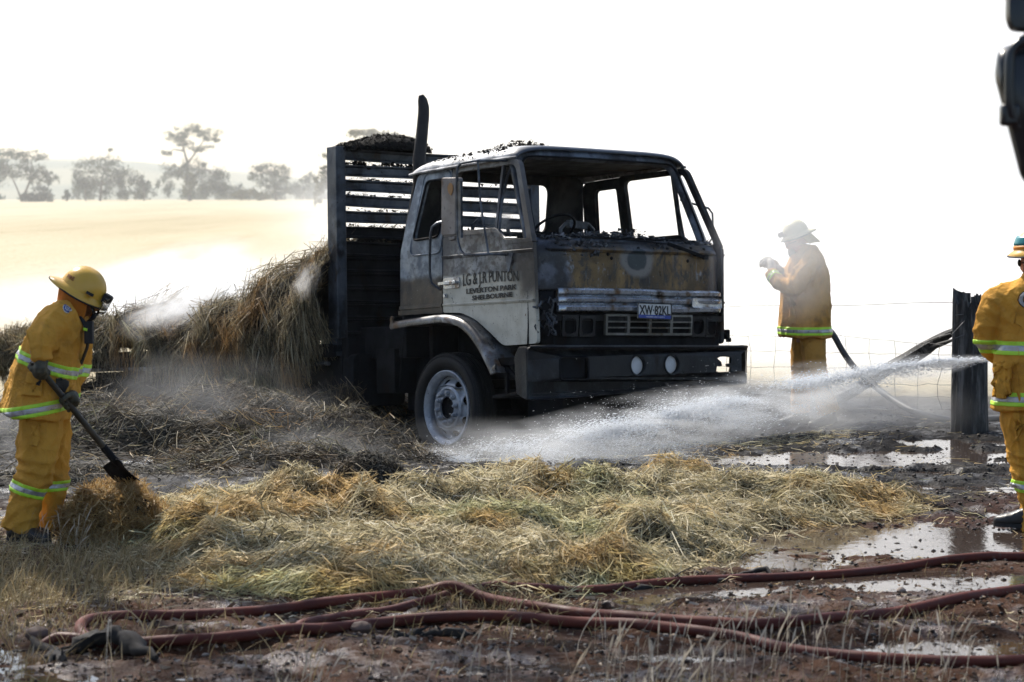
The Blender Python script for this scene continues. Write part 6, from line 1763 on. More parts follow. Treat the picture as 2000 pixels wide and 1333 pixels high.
# ------------------------------------------------------------------ right: back to us, working the hose
def right_man():
    Y0 = 14.95; root = at(2032, 1062, Y0); root[2] = gz(root[0], Y0)
    man = empty('person', root, 'firefighter seen from behind at the right edge in amber gear and teal-banded helmet', 'person', 'firefighters working around the truck')
    p = lambda x, y, d=0.0: at(x, y, Y0 + d) - root
    hd = (p(2024, 516, .02), (-.80, .58, -.06), (0, 0, 1))
    jts = [p(2030, 545, .02), p(1968, 574, .02), p(2100, 574, .02), p(1926, 656, .03), p(2140, 650, .05), p(1958, 700, .38), p(2060, 700, .40), p(2000, 800), p(2062, 800), p(2012, 925), p(2064, 925, .05), p(2024, 1035), p(2080, 1035, .1)]
    base_body(man, jts, M_SKIN, hd)
    mb = MB(); rings = []
    E = [((1936, 800), (2128, 800), .19), ((1939, 760), (2126, 760), .185), ((1943, 715), (2124, 715), .178), ((1945, 665), (2124, 665), .172), ((1944, 615), (2126, 615), .170), ((1949, 582), (2120, 582), .165), ((1964, 560), (2102, 560), .14), ((1990, 545), (2074, 545), .105), ((2002, 532), (2062, 532), .085)]
    for (a, b, rv) in E:
        A, B = p(*a), p(*b); rings.append(ell((A + B) / 2, nrm(B - A), np.array((0, 1.0, 0)), np.linalg.norm(B - A) / 2, rv, 34, 2.5))
    mb.loft(rings)
    limb(mb, [p(1972, 578, .0), p(1950, 592, .01), p(1935, 625, .02), p(1929, 655, .06), p(1944, 688, .24), p(1958, 700, .38)], [.085, .098, .092, .084, .072, .060])
    limb(mb, [p(2095, 578, .0), p(2118, 592, .01), p(2134, 625, .02), p(2138, 655, .06), p(2110, 690, .24), p(2064, 700, .40)], [.085, .098, .092, .084, .072, .060])
    jk = fuse(mb, 'jacket', M_AMBER_D, man, .0115, folds(401, .014, (7, 7, 3.4), [(p(1930, 655, .0), .14, .012, (.1, 0, 1)), (p(1955, 600, -.05), .14, .009, (.8, 0, .6)), (p(1985, 640, -.1), .2, .006, (.7, 0, .7)), (p(2000, 740, -.1), .2, .006, (.2, 0, 1))]), 2)
    band(jk, 'reflective_band', p(2032, 678), (0, 0, 1), .085, man, lambda c: abs(c[0]) < .2)
    band(jk, 'reflective_band', p(2032, 777), (0, 0, 1), .085, man, lambda c: abs(c[0]) < .2)
    mb = MB()
    for k, (x0, x1) in enumerate(((1980, 1980),)):
        V, F = quadgrid(p(x0, 556, -.3), p(x0 + 2, 556, -.3), p(x1 + 2, 790, -.3), p(x1, 790, -.3), 1, 40); q = patch(jk, 'back_seam', V, F, M_AMBER_D, .002, jk)
    # letters across the back
    for mt_, off, li in ((M_BLKCLOTH, .012, .005), (M_WHITE, .004, .009)):
        V, F = text_mesh("CFA", .22, lambda a, b, c: (a, b, c), .002, off); V = np.array(V); mnx = 0
        V3 = [np.array((p(1985, 0)[0] + q[0] * .74, -.4, p(0, 598)[2] + q[1] * .62)) for q in V if True]
        t_ = bvh_of(jk); W = []
        for v in V3:
            hit = t_.ray_cast(Vector(v), Vector((0, 1, 0))); W.append(tuple((hit[0] if hit[0] else Vector((v[0], 0, v[2]))) + Vector((0, -li, 0))))
        mb = MB(); mb.add(W, F); mb.build('back_lettering', mt_, jk, smooth=0)
    V, F = quadgrid(p(1938, 712, -.1), p(1957, 706, -.3), p(1955, 778, -.3), p(1936, 776, -.1)); q = patch(jk, 'bellows_pocket', V, F, M_AMBER_D, .016, jk); q.modifiers['s'].thickness = .022
    V, F = quadgrid(p(1937, 706, -.1), p(1958, 700, -.3), p(1957, 722, -.3), p(1936, 728, -.1)); q = patch(jk, 'pocket_flap', V, F, M_AMBER_D, .042, jk)
    mb = MB(); mb.loft([ell(p(2031, 541) + np.array((0, 0, k * .018)), np.array((1., 0, 0)), np.array((0, 1., 0)), .098 - .004 * k, .098, 26, 2) for k in range(4)], caps=False); mb.build('collar', M_AMBER_D, man, smooth=180, solid=.009)
    mb = MB()
    limb(mb, [p(2006, 785), p(1994, 815), p(2000, 870), p(2008, 925), p(2019, 985), p(2024, 1044)], [.135, .132, .118, .100, .086, .084])
    limb(mb, [p(2056, 785), p(2068, 815), p(2070, 870, .02), p(2072, 925, .04), p(2078, 985, .08), p(2084, 1044, .1)], [.135, .132, .118, .100, .086, .084])
    tr = fuse(mb, 'trousers', M_AMBER_D, man, .0115, folds(411, .018, (8, 8, 5), [(p(2010, 930), .18, .013, (.4, 0, 1)), (p(2020, 1010), .13, .011, (.2, 0, 1)), (p(1985, 860), .16, .008, (.6, 0, 1))]), 2)
    band(tr, 'reflective_band', p(2016, 950), (.05, 0, 1), .075, man, lambda c: c[0] < .12)
    band(tr, 'reflective_band', p(2075, 950, .05), (.05, 0, 1), .075, man, lambda c: c[0] > .08)
    V, F = quadgrid(p(1960, 812, -.3), p(1990, 808, -.3), p(2000, 872, -.3), p(1972, 880, -.3)); q = patch(tr, 'thigh_pocket', V, F, M_AMBER_D, .010, tr); q.modifiers['s'].thickness = .014
    V, F = quadgrid(p(1958, 806, -.3), p(1992, 802, -.3), p(1995, 824, -.3), p(1963, 832, -.3)); patch(tr, 'pocket_flap', V, F, M_AMBER_D, .026, tr)
    boot(man, p(2014, 1038), (-.90, .35), 0, .0, 1.08); boot(man, p(2082, 1038, .1), (-.3, .9), 0, .0, 1.08)
    h, f, l, u = helmet(man, p(2022, 492, .02), (-.80, .58, -.05), (-.05, .03, 1), (M_HELM,), (.118, .135, .135), (.038, .028), False)
    mb = MB(); c = p(2022, 492, .02); mb.loft([[c + l * (.1195 - dz * .03) * math.cos(a) + f * (.1365 - dz * .03) * math.sin(a) + u * (.018 + dz) for a in [2 * PI * i / 44 for i in range(44)]] for dz in (0, .012, .022)], caps=False); mb.build('helmet_band', M_BAND, h, smooth=180, solid=.003)
    mb = MB(); mb.loft([[c + l * (.1185 * (1 - (dz / .14) ** 2) ** .5) * math.cos(a) + f * (.1355 * (1 - (dz / .14) ** 2) ** .5) * math.sin(a) + u * (.022 + dz) for a in [2 * PI * i / 44 for i in range(44)]] for dz in (.022, .035, .05, .065, .08)], caps=False); mb.build('helmet_band', M_TEAL, h, smooth=180, solid=.003)
    mb = MB(); mb.tube([c + l * .112 + f * .02 - u * .01, c + l * .092 + f * .03 - u * .07, p(2000, 548, .06)], .007, 6); mb.tube([c - l * .112 + f * .02 - u * .01, c - l * .092 + f * .03 - u * .09], .007, 6); mb.build('chin_strap', M_BLKCLOTH, man)
    mb = MB(); gc = np.asarray(hd[0]) + nrm(hd[1]) * .098 + np.array((0, 0, .012))
    for q in (-1, 1): mb.lathe([(0, .004), (.020, .003), (.024, 0), (.022, -.003)], gc + l * q * .034, f, 16); mb.tube([gc + l * q * .056, gc + l * q * .084 - f * .10], .004, 5)
    mb.build('sunglasses', M_BLKCLOTH, man)
    # branch pipe and its hose, mostly hidden by the body
    a = root + p(1950, 703, .62); b = root + p(2010, 706, .40); d = nrm(a - b)
    glove_grip('glove', (a * .55 + b * .45) - root, d, (.2, -.5, .8), .024, M_GLOVE, man, p(1960, 700, .38), 1.1)
    glove_grip('glove', b - root, d, (.2, -.4, .85), .024, M_GLOVE, man, p(2056, 700, .40), 1.1)
    nz = empty('hose_nozzle', a, 'hose nozzle held in front of the right-hand firefighter with water shooting from it', 'nozzle')
    mb = MB(); mb.lathe([(0, .0), (.020, .0), (.026, -.02), (.024, -.08), (.020, -.10), (.022, -.20), (.030, -.22), (.030, -.25), (0, -.25)], (0, 0, 0), d, 18); mb.build('barrel', M_BLACK, nz)
    hp = [b, root + p(2065, 716, .34), root + p(2120, 780, .3), root + p(2150, 900, .3)]
    for x in (2180, 2260, 2400): q = flat(x, 1075); q[2] = gz(q[0], q[1]) + .03; hp.append(q)
    mb = MB(); mb.tube(catmull(hp, 6), .027, 10); tag(mb.build('fire_hose', simple('red_rubber_hose', (.14, .022, .020), .5, 0, .2, 8, .2, 80), None, smooth=60), 'red hose feeding the nozzle of the right-hand firefighter, mostly out of view', 'hose', 'fire hoses')
    return man


right_man()

# ================================================================== FENCE, HOSES, STICKS, STONES, GRASS
M_CHARWOOD = MT('charred_timber'); t = M_CHARWOOD
g = t.noise(14, 7, .65, vec=t.map((1, 1, .12))); cr = t.vor(26, t.map((1, 1, .35)), 'DISTANCE_TO_EDGE')
M_CHARWOOD = t.set(t.mix(t.ss(g, .48, .68), (.010, .0095, .0095), (.12, .115, .11)), .62, 0.0, t.bump(cr, .6, .02, t.bump(g, .7, .015)), .45)
M_WIRE = simple('weathered_wire', (.13, .13, .13), .5, .6, .2, 3)

fp0 = flat(1893, 850); fp0[2] = gz(fp0[0], fp0[1]) - .1
fence = empty('fence', fp0, 'wire fence with a thick charred split post and a burnt leaning stay', 'fence')
FP = lambda x, y, Y: at(x, y, Y) - fp0
mb = MB(); n = 72; rows = 26; rings = []
top = lambda a: 1.235 + .035 * math.cos(a - 2.6) + .05 * float(vn(np.array([math.cos(a) * 3.2 + 5]), np.array([math.sin(a) * 3.2]), 0, 401)[0]) + .06 * float(vn(np.array([math.cos(a) * 11]), np.array([math.sin(a) * 11]), 0, 402)[0]) - .07 * math.exp(-((math.cos(a) - .12) / .07) ** 2)
for j in range(rows + 1):
    v = j / rows; rg = []
    for k in range(n):
        a = 2 * PI * k / n; ca, sa = math.cos(a), math.sin(a)
        r = 1 + .07 * float(vn(np.array([ca * 7 + v * .6]), np.array([sa * 7]), v * .8, 403)[0]) + .04 * float(vn(np.array([ca * 19]), np.array([sa * 19]), v * 2.0, 404)[0]) + .10 * (1 - v) ** 3
        rg.append(np.array((.152 * ca * r, .145 * sa * r, v * top(a))))
    rings.append(rg)
mb.loft(rings, caps=False)
# splintered end grain: rings falling inwards
inner = [np.array((q[0] * .8, q[1] * .8, q[2] - .03 + .05 * float(vn(np.array([k * .9]), np.array([0.]), 0, 405)[0]))) for k, q in enumerate(rings[-1])]
inner2 = [np.array((q[0] * .4, q[1] * .4, q[2] - .07 + .06 * float(vn(np.array([k * .7]), np.array([3.]), 0, 406)[0]))) for k, q in enumerate(rings[-1])]
mb.loft([rings[-1], inner, inner2, [q * np.array((.02, .02, 1)) for q in inner2]], caps=False)
mb.build('post', M_CHARWOOD, fence, smooth=50)
mb = MB(); a_, b_ = FP(1878, 640, 21.1), FP(1605, 796, 24.2); d_ = b_ - a_; m_ = 22; pts, rr = [], []
for k in range(m_ + 1):
    s_ = k / m_; pts.append(a_ + d_ * s_ + np.array((0, 0, .008 * math.sin(s_ * 15)))); rr.append((.022 + .042 * min(1, s_ * 4)) * (1 + .14 * float(vn(np.array([s_ * 13]), np.array([1.]), 0, 411)[0])))
mb.tube(pts, rr, 6); mb.tube([FP(1868, 662, 21.1), FP(1840, 672, 21.4), FP(1810, 682, 21.8), FP(1770, 700, 22.2)], [.010, .022, .03, .03], 8); mb.tube([FP(1858, 652, 21.2), FP(1835, 660, 21.45), FP(1805, 674, 21.8)], [.006, .018, .03], 7)
mb.build('leaning_stay', M_CHARWOOD, fence, smooth=50)
YW = lambda x: 21.05 + (1860 - x) / 440 * 5.2
def wire(nm, P, r=.0028): mb = MB(); mb.tube([FP(*q) for q in P], r, 5); return mb.build(nm, M_WIRE, fence)
wire('wire', [(x, 592 + (1860 - x) * .018 + 1.5 * math.sin(x * .02), YW(x)) for x in range(1862, 1200, -40)], .0032)
hor = [(662, 668, 656), (694, 690, 684), (722, 720, 716), (752, 750, 742), (776, 775, 768), (800, 798, 792)]
vx = [1836, 1792, 1746, 1700, 1652, 1604, 1558, 1512, 1466, 1420]
rw = np.random.default_rng(9)
for i, (ya, yb, yc) in enumerate(hor):
    P = []
    for x in range(1860, 1380, -24):
        y = np.interp(x, [1400, 1640, 1860], [yc, yb if i else 657, ya + (14 if i == 0 else 0)]); P.append((x, y + rw.normal() * 1.3, YW(x)))
    wire('wire', P, .0024)
for x in vx:
    P = []
    for i, (ya, yb, yc) in enumerate(hor):
        y = np.interp(x, [1400, 1640, 1860], [yc, yb if i else 657, ya + (14 if i == 0 else 0)]); P.append((x + rw.normal() * 3, y, YW(x)))
    wire('stay_wire', P, .0024)
wire('wire', [(1866, 616, 20.93), (1882, 614, 20.93), (1895, 613, 20.95)], .003); wire('wire', [(1858, 655, 20.95), (1872, 640, 20.92), (1884, 627, 20.92), (1896, 621, 20.95)], .003); wire('wire', [(1866, 661, 20.92), (1880, 655, 20.92), (1894, 651, 20.95)], .003)

# ---- red hoses on the ground
M_HOSE = MT('red_canvas_hose'); t = M_HOSE
c = t.mix(t.ss(t.noise(3, 6), .35, .7), (.062, .012, .008), (.115, .026, .017)); c = t.mix(t.ss(t.noise(14, 7, .7), .56, .74), c, (.09, .055, .045))
M_HOSE = t.set(c, t.ss(t.noise(6, 4), .3, .7, .5, .8), 0.0, t.bump(t.noise(120, 3), .4, .003, t.bump(t.noise(9, 4), .25, .01)), .3)
H2 = [(2090, 1092), (2000, 1095), (1900, 1098), (1800, 1106), (1700, 1116), (1600, 1123), (1500, 1128), (1400, 1133), (1300, 1138), (1200, 1148), (1120, 1158), (1020, 1165), (940, 1170), (860, 1181), (760, 1196), (700, 1204), (640, 1215), (590, 1227), (560, 1236), (500, 1252), (400, 1262), (300, 1264), (200, 1260), (140, 1256), (100, 1255), (30, 1262)]
H1 = [(2100, 1132), (2000, 1155), (1900, 1178), (1800, 1197), (1700, 1214), (1600, 1229), (1500, 1237), (1400, 1233), (1300, 1226), (1200, 1214), (1100, 1203), (1000, 1190), (920, 1179), (850, 1175), (780, 1177), (700, 1186), (600, 1197), (500, 1206), (400, 1213), (300, 1217), (225, 1222), (176, 1230), (157, 1242), (172, 1256), (220, 1263), (300, 1265), (400, 1263), (500, 1253), (600, 1239), (700, 1224), (800, 1215), (900, 1212), (1000, 1213), (1100, 1217), (1200, 1226), (1300, 1238), (1400, 1248), (1460, 1254), (1545, 1269), (1650, 1280), (1825, 1291), (2000, 1298), (2120, 1300)]


def lay(px, r, over=None):
    P = np.array(catmull([flat(a, b, r) for a, b in px], 6)); P[:, 2] = [max(gz(q[0], q[1]), 0) + r * .9 for q in P]
    k = np.ones(9) / 9; z = np.convolve(np.pad(P[:, 2], 4, 'edge'), k, 'valid'); P[:, 2] = z
    if over is not None:
        for i in range(len(P)):
            d = np.hypot(over[:, 0] - P[i, 0], over[:, 1] - P[i, 1]).min(); P[i, 2] += (1.5 if P[i, 0] > -1.1 else 0) * r * math.exp(-(d / (2.6 * r)) ** 2)
        P[:, 2] = np.convolve(np.pad(P[:, 2], 2, 'edge'), np.ones(5) / 5, 'valid')
    return P


q2 = lay(H2, .025); q1 = lay(H1, .028, q2)
wx_ = 1000 + q2[:, 0] / q2[:, 1] * FPX; q2[:, 2] -= .075 * sst(590, 530, wx_) * sst(150, 200, wx_) + .06 * sst(110, 40, wx_)
mb = MB(); mb.tube(q2, .025, 12); tag(mb.build('fire_hose', M_HOSE, smooth=70), 'single red hose running behind the looped one along the front of the hay', 'hose', 'fire hoses')
mb = MB(); mb.tube(q1, .028, 12); tag(mb.build('fire_hose', M_HOSE, smooth=70), 'red hose doubled back in a long loop across the foreground dirt', 'hose', 'fire hoses')

# ---- fallen branches and rocks
M_STICK = simple('dead_wood', (.012, .0095, .008), .85, 0, .5, 9, .8, 40)
def branch(px, rad, label, Y=None, seed=1):
    P = [flat(a, b) for a, b, *_ in px]; r0 = np.random.default_rng(seed); o = P[0].copy(); mb = MB(); pts = []
    for q, e in zip(P, px): q = q.copy(); q[2] = gz(q[0], q[1]) + .55 * (e[2] if len(e) > 2 else .01); pts.append(q - o)
    pts = [p + r0.normal(size=3) * .008 for p in catmull(pts, 4)]; m = len(pts)
    rr = [np.interp(i / (m - 1), np.linspace(0, 1, len(rad)), rad) * (1 + .30 * r0.normal()) for i in range(m)]
    mb.tube(pts, rr, 7)
    for k in range(4):
        i = r0.integers(1, m - 1); d = r0.normal(size=3) * np.array((.12, .06, .04)); mb.tube([pts[i], pts[i] + d * .5 + np.array((0, 0, .01)), pts[i] + d], [rr[i] * .5, rr[i] * .35, .003], 5)
    A = np.array(mb.v); A = A + .016 * np.stack([fbm(A[:, 0] * 26, A[:, 1] * 26, A[:, 2] * 26, 440 + k, 3) for k in range(3)], -1) * min(1.0, max(rad) / .03); mb.v = [tuple(v) for v in A]
    b = mb.build('fallen_branch', M_STICK, smooth=60); b.location = o; return tag(b, label, 'branch')


branch([(95, 1296, .02), (140, 1280, .04), (190, 1276, .10), (235, 1282, .14), (275, 1296, .09), (305, 1308, .03)], [.015, .040, .030, .046, .035, .012], 'gnarled dark root humping up beside the hose bend at lower left', seed=2)
branch([(60, 1262), (105, 1280), (120, 1300)], [.02, .035, .015], 'stubby dark knot of wood at the left end of the gnarled root', seed=3)
branch([(775, 1254), (830, 1248, .03), (890, 1250, .03), (930, 1246)], [.012, .024, .028, .012], 'short dark stick lying on the dirt in front of the hoses', seed=4)
branch([(1222, 1158), (1290, 1148, .05), (1350, 1141, .05), (1420, 1143, .02)], [.008, .020, .022, .008], 'forked grey branch lying against the rear hose below the hay', seed=5)
branch([(1425, 1136), (1480, 1128, .05), (1530, 1136, .02)], [.008, .014, .008], 'small stick beside the rear hose right of the forked branch', seed=6)
M_ROCK = simple('brown_rock', (.085, .055, .045), .85, 0, .4, 8, .8, 30); M_ROCKP = simple('pale_rock', (.24, .19, .155), .85, 0, .3, 8, .8, 30)
for (a, b, r, mt_, lab) in ((706, 1240, .040, M_ROCK, 'fist-sized brown rock against the hose left of centre'), (805, 1192, .036, M_ROCKP, 'pale rounded stone between the two hose runs'), (75, 1258, .045, M_ROCK, 'brown rock by the left end of the rear hose'),
                            (1270, 1225, .022, M_ROCKP, 'small pale stone just behind where the hoses cross'), (1760, 1170, .020, M_ROCKP, 'small pinkish stone behind the right stretch of looped hose'), (1000, 1212, .020, M_ROCKP, 'tiny pale stone by the middle of the looped hose')):
    mb = MB(); q = flat(a, b); sd = a
    sphere(mb, (0, 0, 0), (r * 1.25, r, r * .8), 12, None, lambda d: 1 + .25 * float(fbm(np.array([d[0] * 1.6 + sd]), np.array([d[1] * 1.6]), np.array([d[2] * 1.6]), 421, 3)[0]))
    o = mb.build('rock', mt_, smooth=35); o.location = (q[0], q[1], gz(q[0], q[1]) + r * .45); tag(o, lab, 'rock')

# ---- leaf litter and bark chips
def chips(name, n, xr, yr, size, mat, r):
    x = r.uniform(*xr, n); y = r.uniform(*yr, n); z = np.maximum(ground_z(x, y), 0) + .006
    a = r.uniform(0, 6.28, n); l = size[0] + (size[1] - size[0]) * r.random(n) ** 2; w = l * r.uniform(.2, .45, n)
    D = np.stack([np.cos(a), np.sin(a), .3 * r.standard_normal(n)], -1); Pm = np.stack([x, y, z], -1)
    V, F = straw_arrays(Pm, D, l, w, bend=.12, r=r); return tag(npmesh(name, V, F, mat), kind='stuff')


r_ = np.random.default_rng(501)
M_LITTER = island_mat('leaf_litter', [(.16, .11, .075), (.07, .045, .03), (.30, .24, .18), (.11, .07, .05), (.42, .37, .31), (.09, .065, .05)], .8, .1, .1)
chips('leaf_litter', 5200, (-3.2, 3.4), (9.9, 13.2), (.012, .055), M_LITTER, r_)
chips('leaf_litter', 2200, (-3.4, -.9), (11.5, 14.6), (.012, .06), M_LITTER, r_)

# ---- dry grass
def blades(name, X, Y, Hh, lean, mat, r, w=.0035, head=0.0, curl=.5):
    n = len(X); z = ground_z(X, Y) - .01; a = r.uniform(0, 6.28, n); le = lean[0] + lean[1] * np.abs(r.standard_normal(n))
    dx = np.cos(a) * le + .12; dy = np.sin(a) * le * .6; V = []; Wd = r.uniform(.6, 1.2, n) * w; sa = r.uniform(0, PI, n); sx_, sy2 = np.cos(sa) * Wd, np.sin(sa) * Wd
    T = [0, .35, .7, 1.0] if not head else [0, .3, .55, .70, .76, .84, .93, 1.0]; K = [1, .9, .7, .15] if not head else [.45, .42, .40, .38, head * .8, head, head * .7, .2]
    for t, k in zip(T, K):
        cx = X + dx * Hh * t ** (1 + curl); cy_ = Y + dy * Hh * t ** (1 + curl); cz = z + Hh * (t - .22 * t * t * le)
        V += [np.stack([cx - sx_ * k, cy_ - sy2 * k, cz], -1), np.stack([cx + sx_ * k, cy_ + sy2 * k, cz], -1)]
    m = len(T); V = np.stack(V, 1); F = np.array([[2 * i, 2 * i + 1, 2 * i + 3, 2 * i + 2] for i in range(m - 1)])[None] + 2 * m * np.arange(n)[:, None, None]
    return tag(npmesh(name, V.reshape(-1, 3), F.reshape(-1, 4), mat), kind='stuff')


M_GRASS = island_mat('dry_grass', [(.36, .27, .14), (.19, .14, .07), (.46, .38, .24), (.24, .20, .10), (.12, .085, .045)], .8, .1, .3)
M_SEED = island_mat('grass_seed_head', [(.46, .41, .33), (.36, .31, .24), (.54, .49, .41)], .8, .2, .35)
def clusters(cs, r):
    X, Y = [], []
    for (px, py, Yc, sx_, sy2, n) in cs:
        c = at(px, py, Yc); X.append(c[0] + r.normal(size=n) * sx_); Y.append(Yc + r.normal(size=n) * sy2)
    return np.concatenate(X), np.concatenate(Y)


X, Y = clusters([(130, 1120, 13.2, .55, .7, 2600), (40, 1180, 12.4, .35, .5, 1500), (240, 1110, 13.6, .3, .4, 500), (60, 1260, 11.2, .3, .3, 300), (340, 1290, 11.0, .5, .25, 90), (640, 1300, 10.8, .5, .3, 80)], r_)
blades('dry_grass', X, Y, r_.uniform(.03, .16, len(X)), (.2, .5), M_GRASS, r_, .003)
X, Y = clusters([(870, 1195, 12.15, .22, .10, 420), (960, 1205, 11.9, .22, .12, 260), (1780, 1125, 13.1, .2, .1, 140), (1180, 1235, 11.6, .35, .15, 160), (1700, 1235, 11.5, .4, .15, 200), (1480, 1120, 13.4, .3, .1, 100)], r_)
blades('dry_grass', X, Y, r_.uniform(.03, .11, len(X)), (.2, .6), M_GRASS, r_, .0028)
X, Y = clusters([(1330, 1333, 9.7, .12, .15, 120), (1420, 1333, 9.6, .25, .2, 110), (1650, 1333, 9.6, .3, .25, 130), (1880, 1333, 9.6, .25, .25, 120), (1080, 1333, 9.6, .3, .2, 30), (560, 1333, 9.7, .08, .1, 40), (180, 1333, 9.8, .4, .2, 70)], r_)
blades('dry_grass', X, Y, r_.uniform(.05, .18, len(X)), (.15, .35), M_GRASS, r_, .0022)
X, Y = clusters([(585, 1290, 9.5, .06, .1, 22), (1270, 1310, 9.4, .14, .15, 34), (900, 1290, 9.8, .2, .2, 14), (1430, 1300, 10.2, .3, .3, 28), (1580, 1280, 10.6, .3, .3, 22), (1440, 1200, 10.6, .14, .15, 16), (1230, 1230, 10.3, .12, .1, 8), (1360, 1320, 10.1, .1, .1, 14), (1780, 1310, 10.0, .4, .3, 34), (1000, 1320, 9.9, .35, .15, 9), (120, 1060, 13.8, .12, .08, 18), (60, 1300, 10.4, .3, .2, 8), (1180, 1260, 10.8, .2, .1, 5)], r_)
blades('dry_grass', X, Y, r_.uniform(.16, .34, len(X)), (.08, .22), M_SEED, r_, .0030, 1.6, 1.0)

# ---- mirrors of the vehicle we are standing beside
M_MIRROR = MT('black_mirror_plastic').set((.014, .016, .019), .30, 0.0, None, .5)
mo = at(1990, 200, 7.7); tm = empty('truck_mirror', mo, 'pair of black vehicle mirrors on a bent arm hanging into the top right corner', 'mirror')
q = lambda x, y, d=0.0: at(x, y, 7.7 + d) - mo
def shell(poly, d0, d1, nm):
    mb = MB(); P = rounded(poly, 14, 5); c = np.mean(P, axis=0); rings = []
    for (k, d) in ((.80, d0), (.94, d0 + .02), (1.0, d0 + .06), (1.0, d1 - .02), (.97, d1), (.90, d1), (.88, d1 - .015)):
        rings.append([q(c[0] + (x - c[0]) * k, c[1] + (y - c[1]) * k, d) for x, y in P])
    mb.loft(rings); return mb.build(nm, M_MIRROR, tm, smooth=60)
shell([(1948, 100), (1975, 86), (2070, 92), (2085, 350), (2004, 360), (1993, 345), (1942, 150)], -.05, .12, 'main_mirror_housing')
shell([(1964, -40), (2060, -45), (2075, 70), (1972, 62), (1963, 40)], -.06, .10, 'upper_mirror_housing')
mb = MB(); mb.tube(catmull([q(2120, 20, -.07), q(2030, 62, -.07), q(1995, 82, -.07), q(1975, 105, -.07), q(1971, 150, -.075), q(1973, 215, -.075), q(1985, 250, -.06)], 5), .016, 10); mb.tube([q(2120, 20, -.07), q(2300, 20, -.07), q(2320, 60, -.07), q(2320, 420, -.05)], .018, 10); mb.build('mirror_arm', M_MIRROR, tm, smooth=60)
mb = MB(); mb.box(q(1972, 225, -.06), (.06, .05, .07)); mb.build('arm_clamp', M_MIRROR, tm, bevel=.012)

# ---- the water jet: drops and ligaments
JP = [(1952, 702, 15.57, .012), (1880, 706, 15.85, .034), (1820, 712, 16.1, .062), (1700, 732, 16.6, .115), (1550, 764, 17.2, .17), (1400, 800, 17.8, .21), (1250, 834, 18.4, .24), (1100, 866, 18.95, .25), (950, 892, 19.4, .22), (840, 912, 19.75, .20), (760, 928, 19.95, .16)]
JC = np.array([at(a, b, c) for a, b, c, _ in JP]); JR = np.array([r for *_, r in JP]); JT = np.linspace(0, 1, len(JP))


def jet(t): return np.stack([np.interp(t, JT, JC[:, k]) for k in range(3)], -1), np.interp(t, JT, JR)


def drops(name, n, tfun, rad, size, stretch, mat, r, low=0.0, up=0.0):
    t = tfun(n); c, R = jet(t); d = unit(jet(np.clip(t + .02, 0, 1))[0] - jet(np.clip(t - .02, 0, 1))[0]); up_ = np.array((0, 0, 1.0))[None] - d * d[:, 2:3]; up_ = unit(up_); s_ = np.cross(d, up_)
    a = r.standard_normal(n) * rad; b = r.standard_normal(n) * rad
    p = c + s_ * (R * a * .8)[:, None] + up_ * (R * (b * .7 + up - low * np.abs(r.standard_normal(n)) * t))[:, None]
    clump = fbm(p[:, 0] * 2.2 + p[:, 1] * 1.2, p[:, 2] * 9, 0, 431, 3); k = r.random(n) < np.clip(.55 + 1.5 * clump, .04, 1); p, d, up_, s_ = p[k], d[k], up_[k], s_[k]; n = len(p)
    sz = size[0] + (size[1] - size[0]) * r.random(n) ** 3; dd = unit(d + .10 * r.standard_normal((n, 3))); st = sz * r.uniform(*stretch, n)
    e1 = unit(np.cross(dd, r.standard_normal((n, 3)))); e2 = np.cross(dd, e1)
    V = np.stack([p + dd * st[:, None], p - dd * st[:, None], p + e1 * sz[:, None] * .5, p - e1 * sz[:, None] * .3 + e2 * sz[:, None] * .4, p - e1 * sz[:, None] * .3 - e2 * sz[:, None] * .4], 1)
    F = np.array([[0, 2, 3], [0, 3, 4], [0, 4, 2], [1, 3, 2], [1, 4, 3], [1, 2, 4]])[None] + 5 * np.arange(n)[:, None, None]
    return tag(npmesh(name, V.reshape(-1, 3), F.reshape(-1, 3), mat), kind='stuff')


t = MT('spray_water'); t.set((.93, .96, 1.0), .25, 0.0, None, .5); tr = t.n('ShaderNodeBsdfTranslucent'); tr.inputs['Color'].default_value = (.93, .96, 1, 1); mx = t.n('ShaderNodeMixShader'); mx.inputs[0].default_value = .55
t.l(t.b.outputs[0], mx.inputs[1]); t.l(tr.outputs[0], mx.inputs[2]); t.l(mx.outputs[0], t.out.inputs[0]); M_DROP = t.m
r_ = np.random.default_rng(601)
drops('water_spray', 42000, lambda n: r_.random(n) ** .75, .55, (.0022, .0065), (1.0, 3.0), M_DROP, r_, .9, .1)
drops('water_spray', 44000, lambda n: .12 + .88 * r_.random(n) ** .8, .22, (.0025, .0075), (1.4, 4.0), M_DROP, r_, .25, .25)
drops('water_spray', 14000, lambda n: .45 + .55 * r_.random(n) ** .8, .95, (.0025, .0065), (.9, 1.8), M_DROP, r_, 1.1, 0)
# splash where the jet strikes the ground beside the wheel
n = 9000; c = JC[-1]; p = c + r_.standard_normal((n, 3)) * np.array((.42, .35, .10)) + np.array((.15, -.1, -.02)); p[:, 2] = np.maximum(p[:, 2], base_z(p[:, 0], p[:, 1]) + .02)
V = p[:, None] + r_.standard_normal((n, 4, 3)) * .0035; F = np.array([[0, 1, 2], [0, 2, 3], [0, 3, 1], [1, 3, 2]])[None] + 4 * np.arange(n)[:, None, None]
tag(npmesh('water_splash', V.reshape(-1, 3), F.reshape(-1, 3), M_DROP), kind='stuff')

# ================================================================== AIR, SMOKE AND SPRAY MIST
HAZE = 0.00012


